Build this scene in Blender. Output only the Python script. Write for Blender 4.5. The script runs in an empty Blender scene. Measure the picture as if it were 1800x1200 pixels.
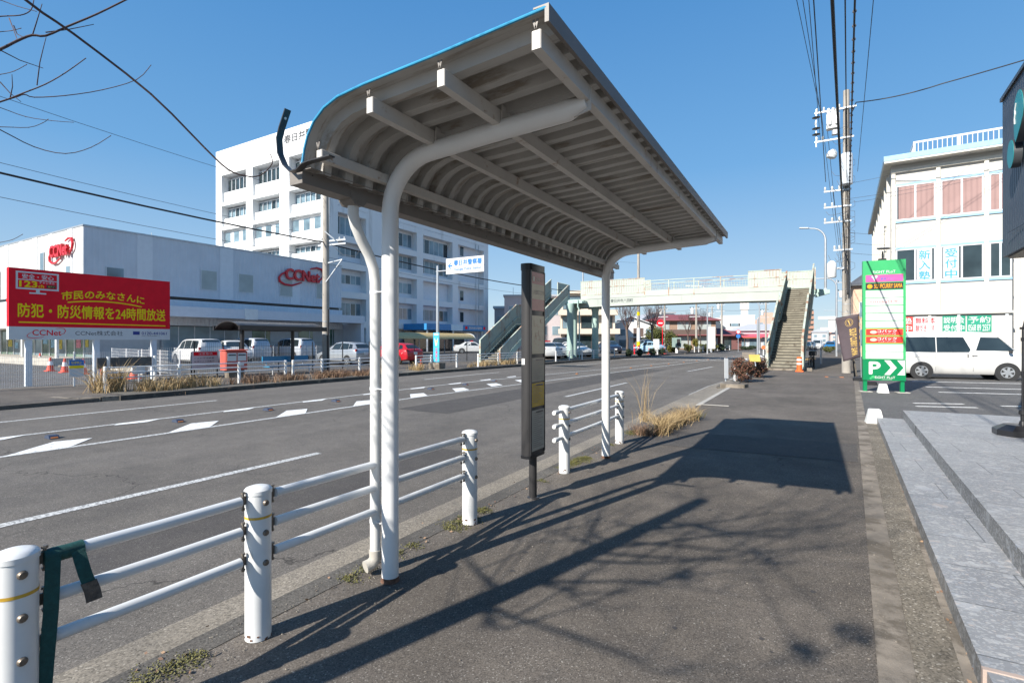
import bpy, bmesh, math, random
from mathutils import Vector, Matrix
R = math.radians
random.seed(7)
SC = bpy.context.scene
COL = SC.collection

# ------------------------------------------------------------------ camera, sky, sun, exposure
cam_d = bpy.data.cameras.new('camera'); cam = bpy.data.objects.new('camera', cam_d); COL.objects.link(cam)
cam.location = (0, 0, 1.6)
cam.rotation_euler = (R(90), 0, math.atan(527/900))
cam_d.sensor_width = 36.0; cam_d.lens = 18.0; cam_d.clip_start = 0.05; cam_d.clip_end = 6000
cam_d.shift_y = -0.001
SC.camera = cam
SUN_EL, SUN_AZ = 32.4, 196.26            # degrees, azimuth clockwise from +Y
wd = bpy.data.worlds.new('World'); SC.world = wd; wd.use_nodes = True
wn = wd.node_tree; wn.nodes.clear()
sky = wn.nodes.new('ShaderNodeTexSky'); sky.sky_type = 'NISHITA'; sky.sun_disc = False
sky.sun_elevation = R(SUN_EL); sky.sun_rotation = R(SUN_AZ); sky.air_density = 1.0; sky.dust_density = 0.0; sky.ozone_density = 1.6
bg = wn.nodes.new('ShaderNodeBackground'); bg.inputs['Strength'].default_value = 0.135
wo = wn.nodes.new('ShaderNodeOutputWorld')
gm = wn.nodes.new('ShaderNodeGamma'); gm.inputs['Gamma'].default_value = 0.62
hs = wn.nodes.new('ShaderNodeHueSaturation'); hs.inputs['Saturation'].default_value = 1.5; hs.inputs['Hue'].default_value = 0.505
wn.links.new(sky.outputs[0], gm.inputs['Color']); wn.links.new(gm.outputs[0], hs.inputs['Color'])
# the clear-air gradient of a winter day, blended with the sky model
tc = wn.nodes.new('ShaderNodeTexCoord'); sx = wn.nodes.new('ShaderNodeSeparateXYZ'); wn.links.new(tc.outputs['Generated'], sx.inputs[0])
rp = wn.nodes.new('ShaderNodeValToRGB'); wn.links.new(sx.outputs['Z'], rp.inputs['Fac'])
for k, (p, c) in enumerate(((0.0, (.62,.80,.98)), (0.10, (.44,.68,.95)), (0.30, (.175,.47,.88)), (0.55, (.085,.335,.76)), (1.0, (.045,.23,.62)))):
    e = rp.color_ramp.elements[k] if k < 2 else rp.color_ramp.elements.new(p)
    e.position = p; e.color = (c[0], c[1], c[2], 1)
vm = wn.nodes.new('ShaderNodeVectorMath'); vm.operation = 'SCALE'; vm.inputs['Scale'].default_value = 3.8; wn.links.new(rp.outputs[0], vm.inputs[0])
mx = wn.nodes.new('ShaderNodeMixRGB'); mx.inputs[0].default_value = 0.72; wn.links.new(hs.outputs[0], mx.inputs[1]); wn.links.new(vm.outputs[0], mx.inputs[2])
wn.links.new(mx.outputs[0], bg.inputs['Color']); wn.links.new(bg.outputs[0], wo.inputs['Surface'])
sun_d = bpy.data.lights.new('sun', 'SUN'); sun = bpy.data.objects.new('sun', sun_d); COL.objects.link(sun)
sun_d.energy = 4.6; sun_d.angle = R(0.55); sun_d.color = (1.0, 0.95, 0.87)
_sv = Vector((math.sin(R(SUN_AZ))*math.cos(R(SUN_EL)), math.cos(R(SUN_AZ))*math.cos(R(SUN_EL)), math.sin(R(SUN_EL))))
sun.rotation_euler = _sv.to_track_quat('Z', 'Y').to_euler(); sun.location = (-5, -20, 30)
SC.view_settings.view_transform = 'Standard'; SC.view_settings.look = 'None'
SC.view_settings.exposure = 0.85; SC.view_settings.gamma = 1.0
SC.cycles.max_bounces = 6; SC.cycles.transparent_max_bounces = 8

# ------------------------------------------------------------------ materials
def _mat(name):
    m = bpy.data.materials.new(name); m.use_nodes = True
    nt = m.node_tree; b = nt.nodes['Principled BSDF']
    return m, nt, b
def c4(c): return (c[0], c[1], c[2], 1)
def _noise(nt, vec, scale, detail=4, rough=0.6):
    n = nt.nodes.new('ShaderNodeTexNoise'); n.inputs['Scale'].default_value = scale
    n.inputs['Detail'].default_value = detail; n.inputs['Roughness'].default_value = rough
    nt.links.new(vec, n.inputs['Vector']); return n.outputs['Fac']
def _ramp(nt, fac, stops):
    r = nt.nodes.new('ShaderNodeValToRGB'); e = r.color_ramp.elements
    while len(e) < len(stops): e.new(0.5)
    for k, (p, c) in enumerate(stops):
        e[k].position = p; e[k].color = c4(c) if hasattr(c, '__len__') else (c, c, c, 1)
    nt.links.new(fac, r.inputs['Fac']); return r.outputs['Color']
def _mix(nt, fac, a, b, mode='MIX'):
    m = nt.nodes.new('ShaderNodeMixRGB'); m.blend_type = mode
    for s, v in ((m.inputs[0], fac), (m.inputs[1], a), (m.inputs[2], b)):
        if hasattr(v, 'is_linked') or hasattr(v, 'links'): nt.links.new(v, s)
        elif hasattr(v, '__len__'): s.default_value = c4(v)
        else: s.default_value = v
    return m.outputs[0]
def _coord(nt, scale=None):
    t = nt.nodes.new('ShaderNodeTexCoord'); o = t.outputs['Object']
    if scale is not None:
        mp = nt.nodes.new('ShaderNodeMapping'); mp.inputs['Scale'].default_value = scale
        nt.links.new(o, mp.inputs['Vector']); o = mp.outputs[0]
    return o
def _bump(nt, b, h, strength, dist=0.01):
    n = nt.nodes.new('ShaderNodeBump'); n.inputs['Strength'].default_value = strength; n.inputs['Distance'].default_value = dist
    nt.links.new(h, n.inputs['Height']); nt.links.new(n.outputs[0], b.inputs['Normal'])

def mat(name, col, rough=0.55, metal=0.0, var=0.12, vs=3.0, bump=0.0, bs=60.0, spec=0.5, coat=0.0, stain=None, sth=0.62, ss=6.0, stretch=None):
    """plain painted / worn material: two noises vary the colour, an optional stain (rust, dirt) shows in patches"""
    m, nt, b = _mat(name)
    co = _coord(nt); cs = _coord(nt, stretch) if stretch else co
    f = _noise(nt, co, vs, 5)
    lo = tuple(x*(1-var) for x in col); hi = tuple(min(1, x*(1+var)) for x in col)
    c = _ramp(nt, f, [(0.3, lo), (0.7, hi)])
    if stain:
        g = _noise(nt, cs, ss, 8, 0.7)
        k = _ramp(nt, g, [(sth, 0.0), (min(1, sth+0.09), 1.0)])
        c = _mix(nt, k, c, stain)
    nt.links.new(c, b.inputs['Base Color'])
    b.inputs['Roughness'].default_value = rough; b.inputs['Metallic'].default_value = metal
    b.inputs['Specular IOR Level'].default_value = spec
    if coat: b.inputs['Coat Weight'].default_value = coat; b.inputs['Coat Roughness'].default_value = 0.05
    if bump: _bump(nt, b, _noise(nt, co, bs, 3), bump)
    return m

def asphalt(name, base, fleck, patch, crack=True, fs=110.0, big=0.35, lanes=0.0):
    m, nt, b = _mat(name); co = _coord(nt)
    v = nt.nodes.new('ShaderNodeTexVoronoi'); v.inputs['Scale'].default_value = fs; nt.links.new(co, v.inputs['Vector'])
    bw = nt.nodes.new('ShaderNodeRGBToBW'); nt.links.new(v.outputs['Color'], bw.inputs[0])
    grain = _ramp(nt, bw.outputs[0], [(0.1, tuple(x*0.55 for x in base)), (0.5, base), (0.82, tuple(x*1.22 for x in base)), (0.93, fleck)])
    n1 = _noise(nt, co, big, 6, 0.62); n2 = _noise(nt, co, 3.1, 6, 0.65)
    mul = _ramp(nt, n1, [(0.3, tuple(1-patch for _ in range(3))), (0.7, tuple(1+patch for _ in range(3)))])
    mul2 = _ramp(nt, n2, [(0.3, (0.86, 0.86, 0.87)), (0.72, (1.14, 1.13, 1.1))])
    c = _mix(nt, 1.0, _mix(nt, 1.0, grain, mul, 'MULTIPLY'), mul2, 'MULTIPLY')
    if lanes:
        ln_ = _noise(nt, _coord(nt, (0.9, 0.02, 1)), 1.0, 4, 0.55)
        c = _mix(nt, 1.0, c, _ramp(nt, ln_, [(0.32, tuple(1-lanes for _ in range(3))), (0.68, tuple(1+lanes for _ in range(3)))]), 'MULTIPLY')
        oil = _ramp(nt, _noise(nt, _coord(nt, (1.6, 0.5, 1)), 1.3, 7, 0.7), [(0.64, 0.0), (0.74, 0.35)])
        c = _mix(nt, oil, c, tuple(x*0.5 for x in base))
    if crack:
        wv = nt.nodes.new('ShaderNodeTexVoronoi'); wv.feature = 'DISTANCE_TO_EDGE'; wv.inputs['Scale'].default_value = 0.33
        ds = nt.nodes.new('ShaderNodeTexNoise'); ds.inputs['Scale'].default_value = 1.7; ds.inputs['Detail'].default_value = 8
        nt.links.new(co, ds.inputs['Vector'])
        ad = nt.nodes.new('ShaderNodeVectorMath'); ad.operation = 'ADD'
        nt.links.new(co, ad.inputs[0]); nt.links.new(ds.outputs['Color'], ad.inputs[1]); nt.links.new(ad.outputs[0], wv.inputs['Vector'])
        lim = _ramp(nt, wv.outputs['Distance'], [(0.0, 1.0), (0.004, 0.0)])
        gate = _ramp(nt, _noise(nt, co, 0.21, 2), [(0.5, 0.0), (0.56, 1.0)])
        k = nt.nodes.new('ShaderNodeMath'); k.operation = 'MULTIPLY'
        nt.links.new(lim, k.inputs[0]); nt.links.new(gate, k.inputs[1])
        c = _mix(nt, k.outputs[0], c, tuple(x*0.3 for x in base))
    nt.links.new(c, b.inputs['Base Color']); b.inputs['Roughness'].default_value = 0.86; b.inputs['Specular IOR Level'].default_value = 0.3
    _bump(nt, b, bw.outputs[0], 0.45, 0.006)
    return m

def flecked(name, base, joint=None):
    """grey engineered-stone tile with long pale and bluish chips"""
    m, nt, b = _mat(name)
    co = _coord(nt, (9.0, 12.0, 12.0))
    ds = nt.nodes.new('ShaderNodeTexNoise'); ds.inputs['Scale'].default_value = 1.2; nt.links.new(co, ds.inputs['Vector'])
    ad = nt.nodes.new('ShaderNodeVectorMath'); ad.operation = 'ADD'; sc_ = nt.nodes.new('ShaderNodeVectorMath'); sc_.operation = 'SCALE'; sc_.inputs['Scale'].default_value = 0.25; nt.links.new(ds.outputs['Color'], sc_.inputs[0]); nt.links.new(co, ad.inputs[0]); nt.links.new(sc_.outputs[0], ad.inputs[1])
    c = None
    for sc, dens in ((1.0, 0.965), (2.3, 0.92), (5.0, 0.86), (11.0, 0.8)):
        v = nt.nodes.new('ShaderNodeTexVoronoi'); v.inputs['Scale'].default_value = sc; nt.links.new(ad.outputs[0], v.inputs['Vector'])
        sep = nt.nodes.new('ShaderNodeSeparateColor'); nt.links.new(v.outputs['Color'], sep.inputs[0])
        chip = _ramp(nt, sep.outputs[1], [(0.0, (0.33, 0.36, 0.41)), (0.35, (0.50, 0.49, 0.47)), (0.6, (0.40, 0.41, 0.42)), (0.8, (0.56, 0.55, 0.52)), (0.95, (0.50, 0.42, 0.37))])
        k = _ramp(nt, sep.outputs[0], [(dens, 0.0), (dens+0.01, 0.55)])
        if c is None:
            n = _noise(nt, _coord(nt), 2.2, 6)
            c = _ramp(nt, n, [(0.3, tuple(x*0.88 for x in base)), (0.7, tuple(x*1.1 for x in base))])
        c = _mix(nt, k, c, chip)
    if joint:
        br = nt.nodes.new('ShaderNodeTexBrick'); br.offset = 0.5
        br.inputs['Color1'].default_value = (1, 1, 1, 1); br.inputs['Color2'].default_value = (0.86, 0.87, 0.89, 1); br.inputs['Mortar'].default_value = (0.45, 0.45, 0.45, 1)
        br.inputs['Scale'].default_value = 1.0; br.inputs['Mortar Size'].default_value = 0.005; br.inputs['Brick Width'].default_value = joint[0]; br.inputs['Row Height'].default_value = joint[1]
        nt.links.new(_coord(nt), br.inputs['Vector']); c = _mix(nt, 1.0, c, br.outputs['Color'], 'MULTIPLY')
    nt.links.new(c, b.inputs['Base Color']); b.inputs['Roughness'].default_value = 0.5
    return m

def ribbed(name, col, axis, pitch, rough=0.5, depth=0.5, var=0.06):
    """sheet-metal cladding: ribs run as a bump across one axis"""
    m, nt, b = _mat(name)
    w = nt.nodes.new('ShaderNodeTexWave'); w.wave_type = 'BANDS'; w.bands_direction = axis; w.inputs['Scale'].default_value = 0.314/pitch
    nt.links.new(_coord(nt), w.inputs['Vector'])
    f = _noise(nt, _coord(nt), 0.8, 5)
    nt.links.new(_ramp(nt, f, [(0.3, tuple(x*(1-var) for x in col)), (0.7, tuple(min(1, x*(1+var)) for x in col))]), b.inputs['Base Color'])
    b.inputs['Roughness'].default_value = rough
    _bump(nt, b, w.outputs['Fac'], depth, 0.03)
    return m

def glass(name, col, rough=0.06, var=0.35, vs=0.6):
    m, nt, b = _mat(name)
    f = _noise(nt, _coord(nt), vs, 3)
    nt.links.new(_ramp(nt, f, [(0.35, tuple(x*(1-var) for x in col)), (0.65, tuple(x*(1+var) for x in col))]), b.inputs['Base Color'])
    b.inputs['Roughness'].default_value = rough; b.inputs['Specular IOR Level'].default_value = 0.8
    return m

def leafy(name, a, bcol, rough=0.7):
    m, nt, b = _mat(name)
    g = nt.nodes.new('ShaderNodeObjectInfo')
    f = _noise(nt, _coord(nt), 3.0, 3)
    geo = nt.nodes.new('ShaderNodeNewGeometry')
    k = _mix(nt, 0.55, f, geo.outputs['Random Per Island'])
    nt.links.new(_ramp(nt, k, [(0.25, a), (0.75, bcol)]), b.inputs['Base Color'])
    b.inputs['Roughness'].default_value = rough
    return m

M = {}
def setup_mats():
    M['asphalt_walk'] = asphalt('pavement_asphalt', (0.128, 0.110, 0.093), (0.31, 0.285, 0.25), 0.28, True, 165, 0.55, 0.07)
    M['asphalt_road'] = asphalt('road_asphalt', (0.140, 0.125, 0.109), (0.31, 0.285, 0.25), 0.14, True, 150, 0.35, 0.16)
    M['asphalt_lot'] = asphalt('lot_asphalt', (0.12, 0.115, 0.11), (0.22, 0.21, 0.20), 0.15, False, 80)
    M['earth'] = mat('ground_earth', (0.16, 0.14, 0.11), 0.95, var=0.3, vs=0.3)
    M['kerb_dirty'] = asphalt('dirty_kerb_concrete', (0.115, 0.105, 0.093), (0.2, 0.19, 0.17), 0.25, False, 130, 1.3)
    M['kerb_dark'] = mat('mossy_dark_kerb', (0.075, 0.068, 0.058), 0.95, var=0.4, vs=2.5, bump=0.3, stain=(0.17, 0.15, 0.11), sth=0.55, ss=2.0)
    M['aggregate'] = asphalt('exposed_aggregate', (0.24, 0.21, 0.17), (0.40, 0.36, 0.30), 0.18, False, 105, 0.8)
    M['gravelly'] = asphalt('worn_aggregate', (0.19, 0.165, 0.13), (0.40, 0.365, 0.31), 0.32, False, 95, 1.9)
    M['concrete'] = mat('concrete', (0.235, 0.20, 0.16), 0.9, var=0.34, vs=3.3, bump=0.4, bs=120, stain=(0.13, 0.108, 0.082), sth=0.47, ss=2.4)
    M['concrete_light'] = mat('light_concrete', (0.42, 0.39, 0.34), 0.9, var=0.16, vs=3, bump=0.2, bs=60, stain=(0.24, 0.22, 0.18), sth=0.6, ss=2)
    M['pole_concrete'] = mat('pole_concrete', (0.34, 0.31, 0.27), 0.9, var=0.14, vs=2, stain=(0.2, 0.18, 0.15), sth=0.58, ss=2.2, stretch=(2, 2, 0.3))
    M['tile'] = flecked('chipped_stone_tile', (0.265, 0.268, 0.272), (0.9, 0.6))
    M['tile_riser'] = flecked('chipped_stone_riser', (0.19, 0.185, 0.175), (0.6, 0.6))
    M['tile_end'] = mat('pink_stone_edge', (0.42, 0.33, 0.28), 0.7)
    # road paint, worn through to the asphalt
    m, nt, b = _mat('road_paint'); co = _coord(nt)
    k = _ramp(nt, _noise(nt, co, 30, 8, 0.8), [(0.43, 0.0), (0.53, 1.0)])
    nt.links.new(_mix(nt, k, (0.16, 0.155, 0.15), (0.62, 0.61, 0.58)), b.inputs['Base Color']); b.inputs['Roughness'].default_value = 0.8; M['paint'] = m
    m, nt, b = _mat('thick_road_paint'); co = _coord(nt)
    k = _ramp(nt, _noise(nt, co, 11, 9, 0.8), [(0.38, 0.0), (0.47, 1.0)])
    nt.links.new(_mix(nt, k, (0.2, 0.195, 0.19), (0.74, 0.73, 0.7)), b.inputs['Base Color']); b.inputs['Roughness'].default_value = 0.8; M['paint2'] = m
    M['white'] = mat('white_painted_steel', (0.72, 0.72, 0.705), 0.42, var=0.07, stain=(0.50, 0.46, 0.40), sth=0.62, ss=7, stretch=(1,1,.35))
    M['white_pipe'] = mat('white_painted_pipe', (0.76, 0.75, 0.73), 0.32, var=0.05, stain=(0.36, 0.22, 0.12), sth=0.69, ss=13)
    M['rail_pipe'] = mat('guard_pipe', (0.70, 0.70, 0.69), 0.38, var=0.06, stain=(0.28, 0.27, 0.18), sth=0.66, ss=7)
    M['pvc'] = mat('grey_pvc', (0.66, 0.65, 0.62), 0.4, var=0.05)
    M['roof_under'] = mat('grey_roof_sheet', (0.42, 0.405, 0.38), 0.5, var=0.10, vs=3, stain=(0.265, 0.23, 0.19), sth=0.53, ss=3.4, stretch=(0.4, 5.0, 1.2))
    M['roof_blue'] = mat('blue_roof_paint', (0.035, 0.30, 0.52), 0.45, var=0.1)
    M['purlin'] = mat('purlin_paint', (0.55, 0.52, 0.48), 0.5, var=0.08, stain=(0.30, 0.19, 0.11), sth=0.60, ss=8)
    M['gutter'] = mat('grey_gutter', (0.20, 0.178, 0.158), 0.5, var=0.12)
    M['black_metal'] = mat('black_metal', (0.018, 0.018, 0.02), 0.35, var=0.15)
    M['dark_metal'] = mat('dark_grey_metal', (0.036, 0.034, 0.034), 0.38, var=0.1)
    M['steel'] = mat('galvanised_steel', (0.46, 0.48, 0.50), 0.4, 0.6, var=0.1)
    M['bolt'] = mat('weathered_bolt', (0.20, 0.17, 0.14), 0.5, 0.7, var=0.3, vs=40)
    M['rust'] = mat('rusty_steel', (0.13, 0.065, 0.04), 0.85, var=0.5, vs=40)
    M['gold_band'] = mat('yellow_reflective_band', (0.62, 0.37, 0.04), 0.4, var=0.2, vs=30)
    M['strap'] = mat('green_webbing', (0.008, 0.065, 0.058), 0.75, var=0.25, vs=60, bump=0.4, bs=260)
    M['strap_end'] = mat('frayed_webbing', (0.11, 0.085, 0.065), 0.9, var=0.4, vs=50, bump=0.5, bs=120)
    M['bark'] = mat('bark', (0.13, 0.10, 0.08), 0.9, var=0.35, vs=12, bump=0.5, bs=30)
    M['twig'] = mat('reddish_twig', (0.085, 0.05, 0.045), 0.8, var=0.35, vs=20)
    M['dry'] = leafy('dry_grass', (0.27, 0.18, 0.085), (0.50, 0.37, 0.19))
    M['dry_brown'] = leafy('brown_dry_weeds', (0.13, 0.07, 0.045), (0.30, 0.19, 0.11))
    M['moss'] = leafy('moss', (0.05, 0.055, 0.012), (0.16, 0.145, 0.035))
    M['leaf_dark'] = leafy('dark_leaves', (0.012, 0.025, 0.012), (0.05, 0.075, 0.03))
    M['leaf_olive'] = leafy('olive_leaves', (0.035, 0.045, 0.012), (0.13, 0.13, 0.03))
    M['leaf_red'] = leafy('reddish_leaves', (0.03, 0.035, 0.015), (0.20, 0.075, 0.045))
    M['leaf_yel'] = leafy('yellow_green_leaves', (0.07, 0.075, 0.012), (0.24, 0.20, 0.03))
    M['tyre'] = mat('tyre_rubber', (0.025, 0.025, 0.025), 0.85)
    M['rim'] = mat('wheel_alloy', (0.55, 0.56, 0.57), 0.3, 0.7)
    M['trim'] = mat('black_trim', (0.02, 0.02, 0.021), 0.6)
    M['car_glass'] = glass('car_glass', (0.022, 0.032, 0.036), 0.04)
    M['lamp_clear'] = mat('headlamp', (0.55, 0.57, 0.6), 0.12, var=0.1)
    M['lamp_red'] = mat('tail_lamp', (0.35, 0.015, 0.02), 0.2)
    M['plate'] = mat('number_plate', (0.75, 0.75, 0.72), 0.5)
    M['win'] = glass('office_glass', (0.16, 0.23, 0.27), 0.12, 0.4, 0.35)
    M['win_dark'] = glass('dark_glass', (0.03, 0.045, 0.05), 0.06)
    M['win_frost'] = glass('frosted_glass', (0.35, 0.38, 0.36), 0.35, 0.15)
    M['win_green'] = glass('greenish_glass', (0.09, 0.15, 0.11), 0.08, 0.5)
    M['alu'] = mat('aluminium_frame', (0.60, 0.62, 0.64), 0.4, 0.2, var=0.05)
    M['black_wire'] = mat('black_cable', (0.015, 0.015, 0.016), 0.6)
    M['grey_wire'] = mat('grey_wire', (0.10, 0.10, 0.11), 0.6)
    M['ceramic'] = mat('white_ceramic', (0.62, 0.62, 0.6), 0.3)
    M['orange'] = mat('orange_plastic', (0.75, 0.13, 0.025), 0.5, var=0.12)
    M['red_cone'] = mat('red_cone', (0.68, 0.07, 0.03), 0.55, var=0.15)
    M['refl_white'] = mat('white_band', (0.75, 0.75, 0.75), 0.5)
    M['sign_white'] = mat('sign_white', (0.64, 0.635, 0.62), 0.4, var=0.03)
    M['sign_blue'] = mat('sign_blue', (0.03, 0.17, 0.50), 0.4, var=0.05)
    M['sign_red'] = mat('sign_red', (0.80, 0.014, 0.028), 0.65, var=0.06, spec=0.15)
    M['sign_yellow'] = mat('sign_yellow', (0.92, 0.68, 0.012), 0.6, var=0.05, spec=0.15)
    M['sign_black'] = mat('sign_black', (0.03, 0.03, 0.033), 0.5)
    M['mint'] = mat('mint_bridge_paint', (0.385, 0.412, 0.37), 0.55, var=0.08, vs=0.6, stain=(0.30, 0.17, 0.10), sth=0.66, ss=1.6)
    M['mint_rail'] = mat('mint_rail_paint', (0.42, 0.47, 0.39), 0.55, var=0.08, stain=(0.33, 0.17, 0.10), sth=0.50, ss=1.1)
    M['mint_shade'] = mat('blue_green_paint', (0.34, 0.46, 0.41), 0.55, var=0.1, vs=0.7, stain=(0.28, 0.17, 0.1), sth=0.68, ss=1.3)
    M['nosing_shade'] = mat('nosing_painted_shade', (0.055, 0.05, 0.04), 0.9, var=0.3)  # nosing strip coloured dark as the shadow line under each step edge
    M['stone_step'] = mat('stained_step', (0.23, 0.21, 0.165), 0.92, var=0.25, vs=2, stain=(0.12, 0.10, 0.075), sth=0.56, ss=2.2)
setup_mats()
def paint(name, col, rough=0.25, coat=0.6, metal=0.0):
    return mat(name, col, rough, metal, var=0.03, coat=coat)

# ------------------------------------------------------------------ mesh and object helpers
ORG = {}
def V(*a): return Vector(a)
class MB:
    def __init__(s): s.v = []; s.f = []; s.m = []; s.cur = 0
    def add(s, vs, fs):
        o = len(s.v); s.v += [tuple(p) for p in vs]
        for f in fs: s.f.append([o+i for i in f]); s.m.append(s.cur)
        return s
    def mi(s, k): s.cur = k; return s
    def box(s, x0, x1, y0, y1, z0, z1):
        return s.add([(x0,y0,z0),(x1,y0,z0),(x1,y1,z0),(x0,y1,z0),(x0,y0,z1),(x1,y0,z1),(x1,y1,z1),(x0,y1,z1)],
                     [(3,2,1,0),(4,5,6,7),(0,1,5,4),(1,2,6,5),(2,3,7,6),(3,0,4,7)])
    def obox(s, c, u, v, w, a, b, d):
        c, u, v, w = Vector(c), Vector(u).normalized()*a/2, Vector(v).normalized()*b/2, Vector(w).normalized()*d/2
        return s.add([c-u-v-w, c+u-v-w, c+u+v-w, c-u+v-w, c-u-v+w, c+u-v+w, c+u+v+w, c-u+v+w],
                     [(3,2,1,0),(4,5,6,7),(0,1,5,4),(1,2,6,5),(2,3,7,6),(3,0,4,7)])
    def beam(s, p, q, a, b, up=(0,0,1)):
        p, q = Vector(p), Vector(q); d = q-p; u = Vector(up)
        if abs(d.normalized().dot(u)) > 0.98: u = Vector((1,0,0))
        sd = d.cross(u).normalized(); w = sd.cross(d).normalized()
        return s.obox((p+q)/2, d, sd, w, d.length, a, b)
    def cbox(s, x0, x1, y0, y1, z0, z1, c=0.01):
        """box with chamfered vertical and top edges"""
        def ring(k, z): return [(x0+k+c,y0+k,z),(x1-k-c,y0+k,z),(x1-k,y0+k+c,z),(x1-k,y1-k-c,z),(x1-k-c,y1-k,z),(x0+k+c,y1-k,z),(x0+k,y1-k-c,z),(x0+k,y0+k+c,z)]
        vs = ring(0, z0)+ring(0, z1-c)+ring(c, z1); fs = [tuple(reversed(range(8))), tuple(range(16, 24))]
        for r in (0, 8):
            for i in range(8): fs.append((r+i, r+(i+1)%8, r+8+(i+1)%8, r+8+i))
        return s.add(vs, fs)
    def tube(s, pts, r, n=8, cap=True):
        pts = [Vector(p) for p in pts]; k = len(pts)
        rr = r if hasattr(r, '__len__') else [r]*k
        vs = []; fs = []; prev = None
        for i, p in enumerate(pts):
            d = (pts[min(i+1, k-1)]-pts[max(i-1, 0)])
            d = d.normalized() if d.length > 1e-9 else Vector((0,0,1))
            if prev is None:
                a = d.cross(Vector((0,0,1)))
                if a.length < 1e-3: a = d.cross(Vector((1,0,0)))
            else: a = prev - d*prev.dot(d)
            a.normalize(); prev = a; bb = d.cross(a)
            for j in range(n):
                t = 2*math.pi*j/n; vs.append(p+(a*math.cos(t)+bb*math.sin(t))*rr[i])
        for i in range(k-1):
            for j in range(n): fs.append((i*n+j, i*n+(j+1)%n, (i+1)*n+(j+1)%n, (i+1)*n+j))
        if cap: fs.append(tuple(reversed(range(n)))); fs.append(tuple(range((k-1)*n, k*n)))
        return s.add(vs, fs)
    def cyl(s, p, q, r0, r1=None, n=16): return s.tube([p, q], [r0, r0 if r1 is None else r1], n)
    def lathe(s, c, prof, n=20, axis=(0,0,1)):
        w = Vector(axis).normalized(); u = w.cross(Vector((0,1,0)) if abs(w.y) < 0.9 else Vector((1,0,0))).normalized(); v = w.cross(u); c = Vector(c)
        vs = []; fs = []; k = len(prof)
        for (r, h) in prof:
            for j in range(n):
                t = 2*math.pi*j/n; vs.append(c+w*h+(u*math.cos(t)+v*math.sin(t))*r)
        for i in range(k-1):
            for j in range(n): fs.append((i*n+j, i*n+(j+1)%n, (i+1)*n+(j+1)%n, (i+1)*n+j))
        fs.append(tuple(reversed(range(n)))); fs.append(tuple(range((k-1)*n, k*n)))
        return s.add(vs, fs)
    def prism(s, poly, o, u, v, w):
        """2-D outline in frame (o,u,v) extruded along vector w"""
        o, u, v, w = Vector(o), Vector(u), Vector(v), Vector(w); n = len(poly)
        a = [o+u*x+v*y for x, y in poly]; b = [p+w for p in a]
        return s.add(a+b, [tuple(reversed(range(n))), tuple(range(n, 2*n))]+[(i, (i+1)%n, n+(i+1)%n, n+i) for i in range(n)])
    def quad(s, a, b, c, d): return s.add([a, b, c, d], [(0,1,2,3)])
    def build(s, name, mats, parent=None, smooth=30, bevel=0):
        me = bpy.data.meshes.new(name)
        off = ORG.get(parent.name, Vector()) if parent else Vector()
        me.from_pydata([tuple(Vector(p)-off) for p in s.v] if off.length else s.v, [], s.f)
        for m in (mats if isinstance(mats, (list, tuple)) else [mats]): me.materials.append(M[m] if isinstance(m, str) else m)
        me.polygons.foreach_set('material_index', s.m)
        bm = bmesh.new(); bm.from_mesh(me); bmesh.ops.recalc_face_normals(bm, faces=bm.faces); bm.to_mesh(me); bm.free()
        if smooth:
            me.shade_smooth(); me.set_sharp_from_angle(angle=R(smooth))
        ob = bpy.data.objects.new(name, me); COL.objects.link(ob)
        if parent: ob.parent = parent; ORG[ob.name] = off
        if bevel:
            bv = ob.modifiers.new('bevel', 'BEVEL'); bv.width = bevel; bv.segments = 2; bv.limit_method = 'ANGLE'; bv.angle_limit = R(40)
        return ob
def _pieces(s, name, mats, parent=None, smooth=30):
    """each loose piece of the builder becomes an object of its own"""
    par = list(range(len(s.v)))
    def fd(i):
        while par[i] != i: par[i] = par[par[i]]; i = par[i]
        return i
    for f in s.f:
        a = fd(f[0])
        for i in f[1:]: par[fd(i)] = a
    gr = {}
    for f, m in zip(s.f, s.m): gr.setdefault(fd(f[0]), []).append((f, m))
    out = []
    for fl in gr.values():
        mb = MB(); ids = {}
        for f, m in fl:
            for i in f:
                if i not in ids: ids[i] = len(mb.v); mb.v.append(s.v[i])
            mb.f.append([ids[i] for i in f]); mb.m.append(m)
        out.append(mb.build(name, mats, parent, smooth))
    return out
MB.pieces = _pieces
def tag(o, label, cat=None, group=None, kind=None):
    if label: o['label'] = label
    if cat: o['category'] = cat
    if group: o['group'] = group
    if kind: o['kind'] = kind
    return o
def thing(name, label, cat, loc=(0,0,0), rz=0.0, group=None, world=False):
    o = bpy.data.objects.new(name, None); COL.objects.link(o); o.empty_display_size = 0.2
    o.location = loc; o.rotation_euler = (0, 0, rz); tag(o, label, cat, group)
    if world: ORG[o.name] = Vector(loc)
    return o
def dup(root, loc, rz=None, label=None, group=None, scale=None):
    def rec(o, par):
        c = o.copy(); COL.objects.link(c)
        if par is not None: c.parent = par
        for ch in o.children: rec(ch, c)
        return c
    c = rec(root, None); c.location = loc
    if rz is not None: c.rotation_euler = (0, 0, rz)
    if scale: c.scale = (scale,)*3
    if label: c['label'] = label
    if group: c['group'] = group
    return c
def struct(mb, name, mats, smooth=0): return tag(mb.build(name, mats, None, smooth), None, None, None, 'structure')

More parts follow.
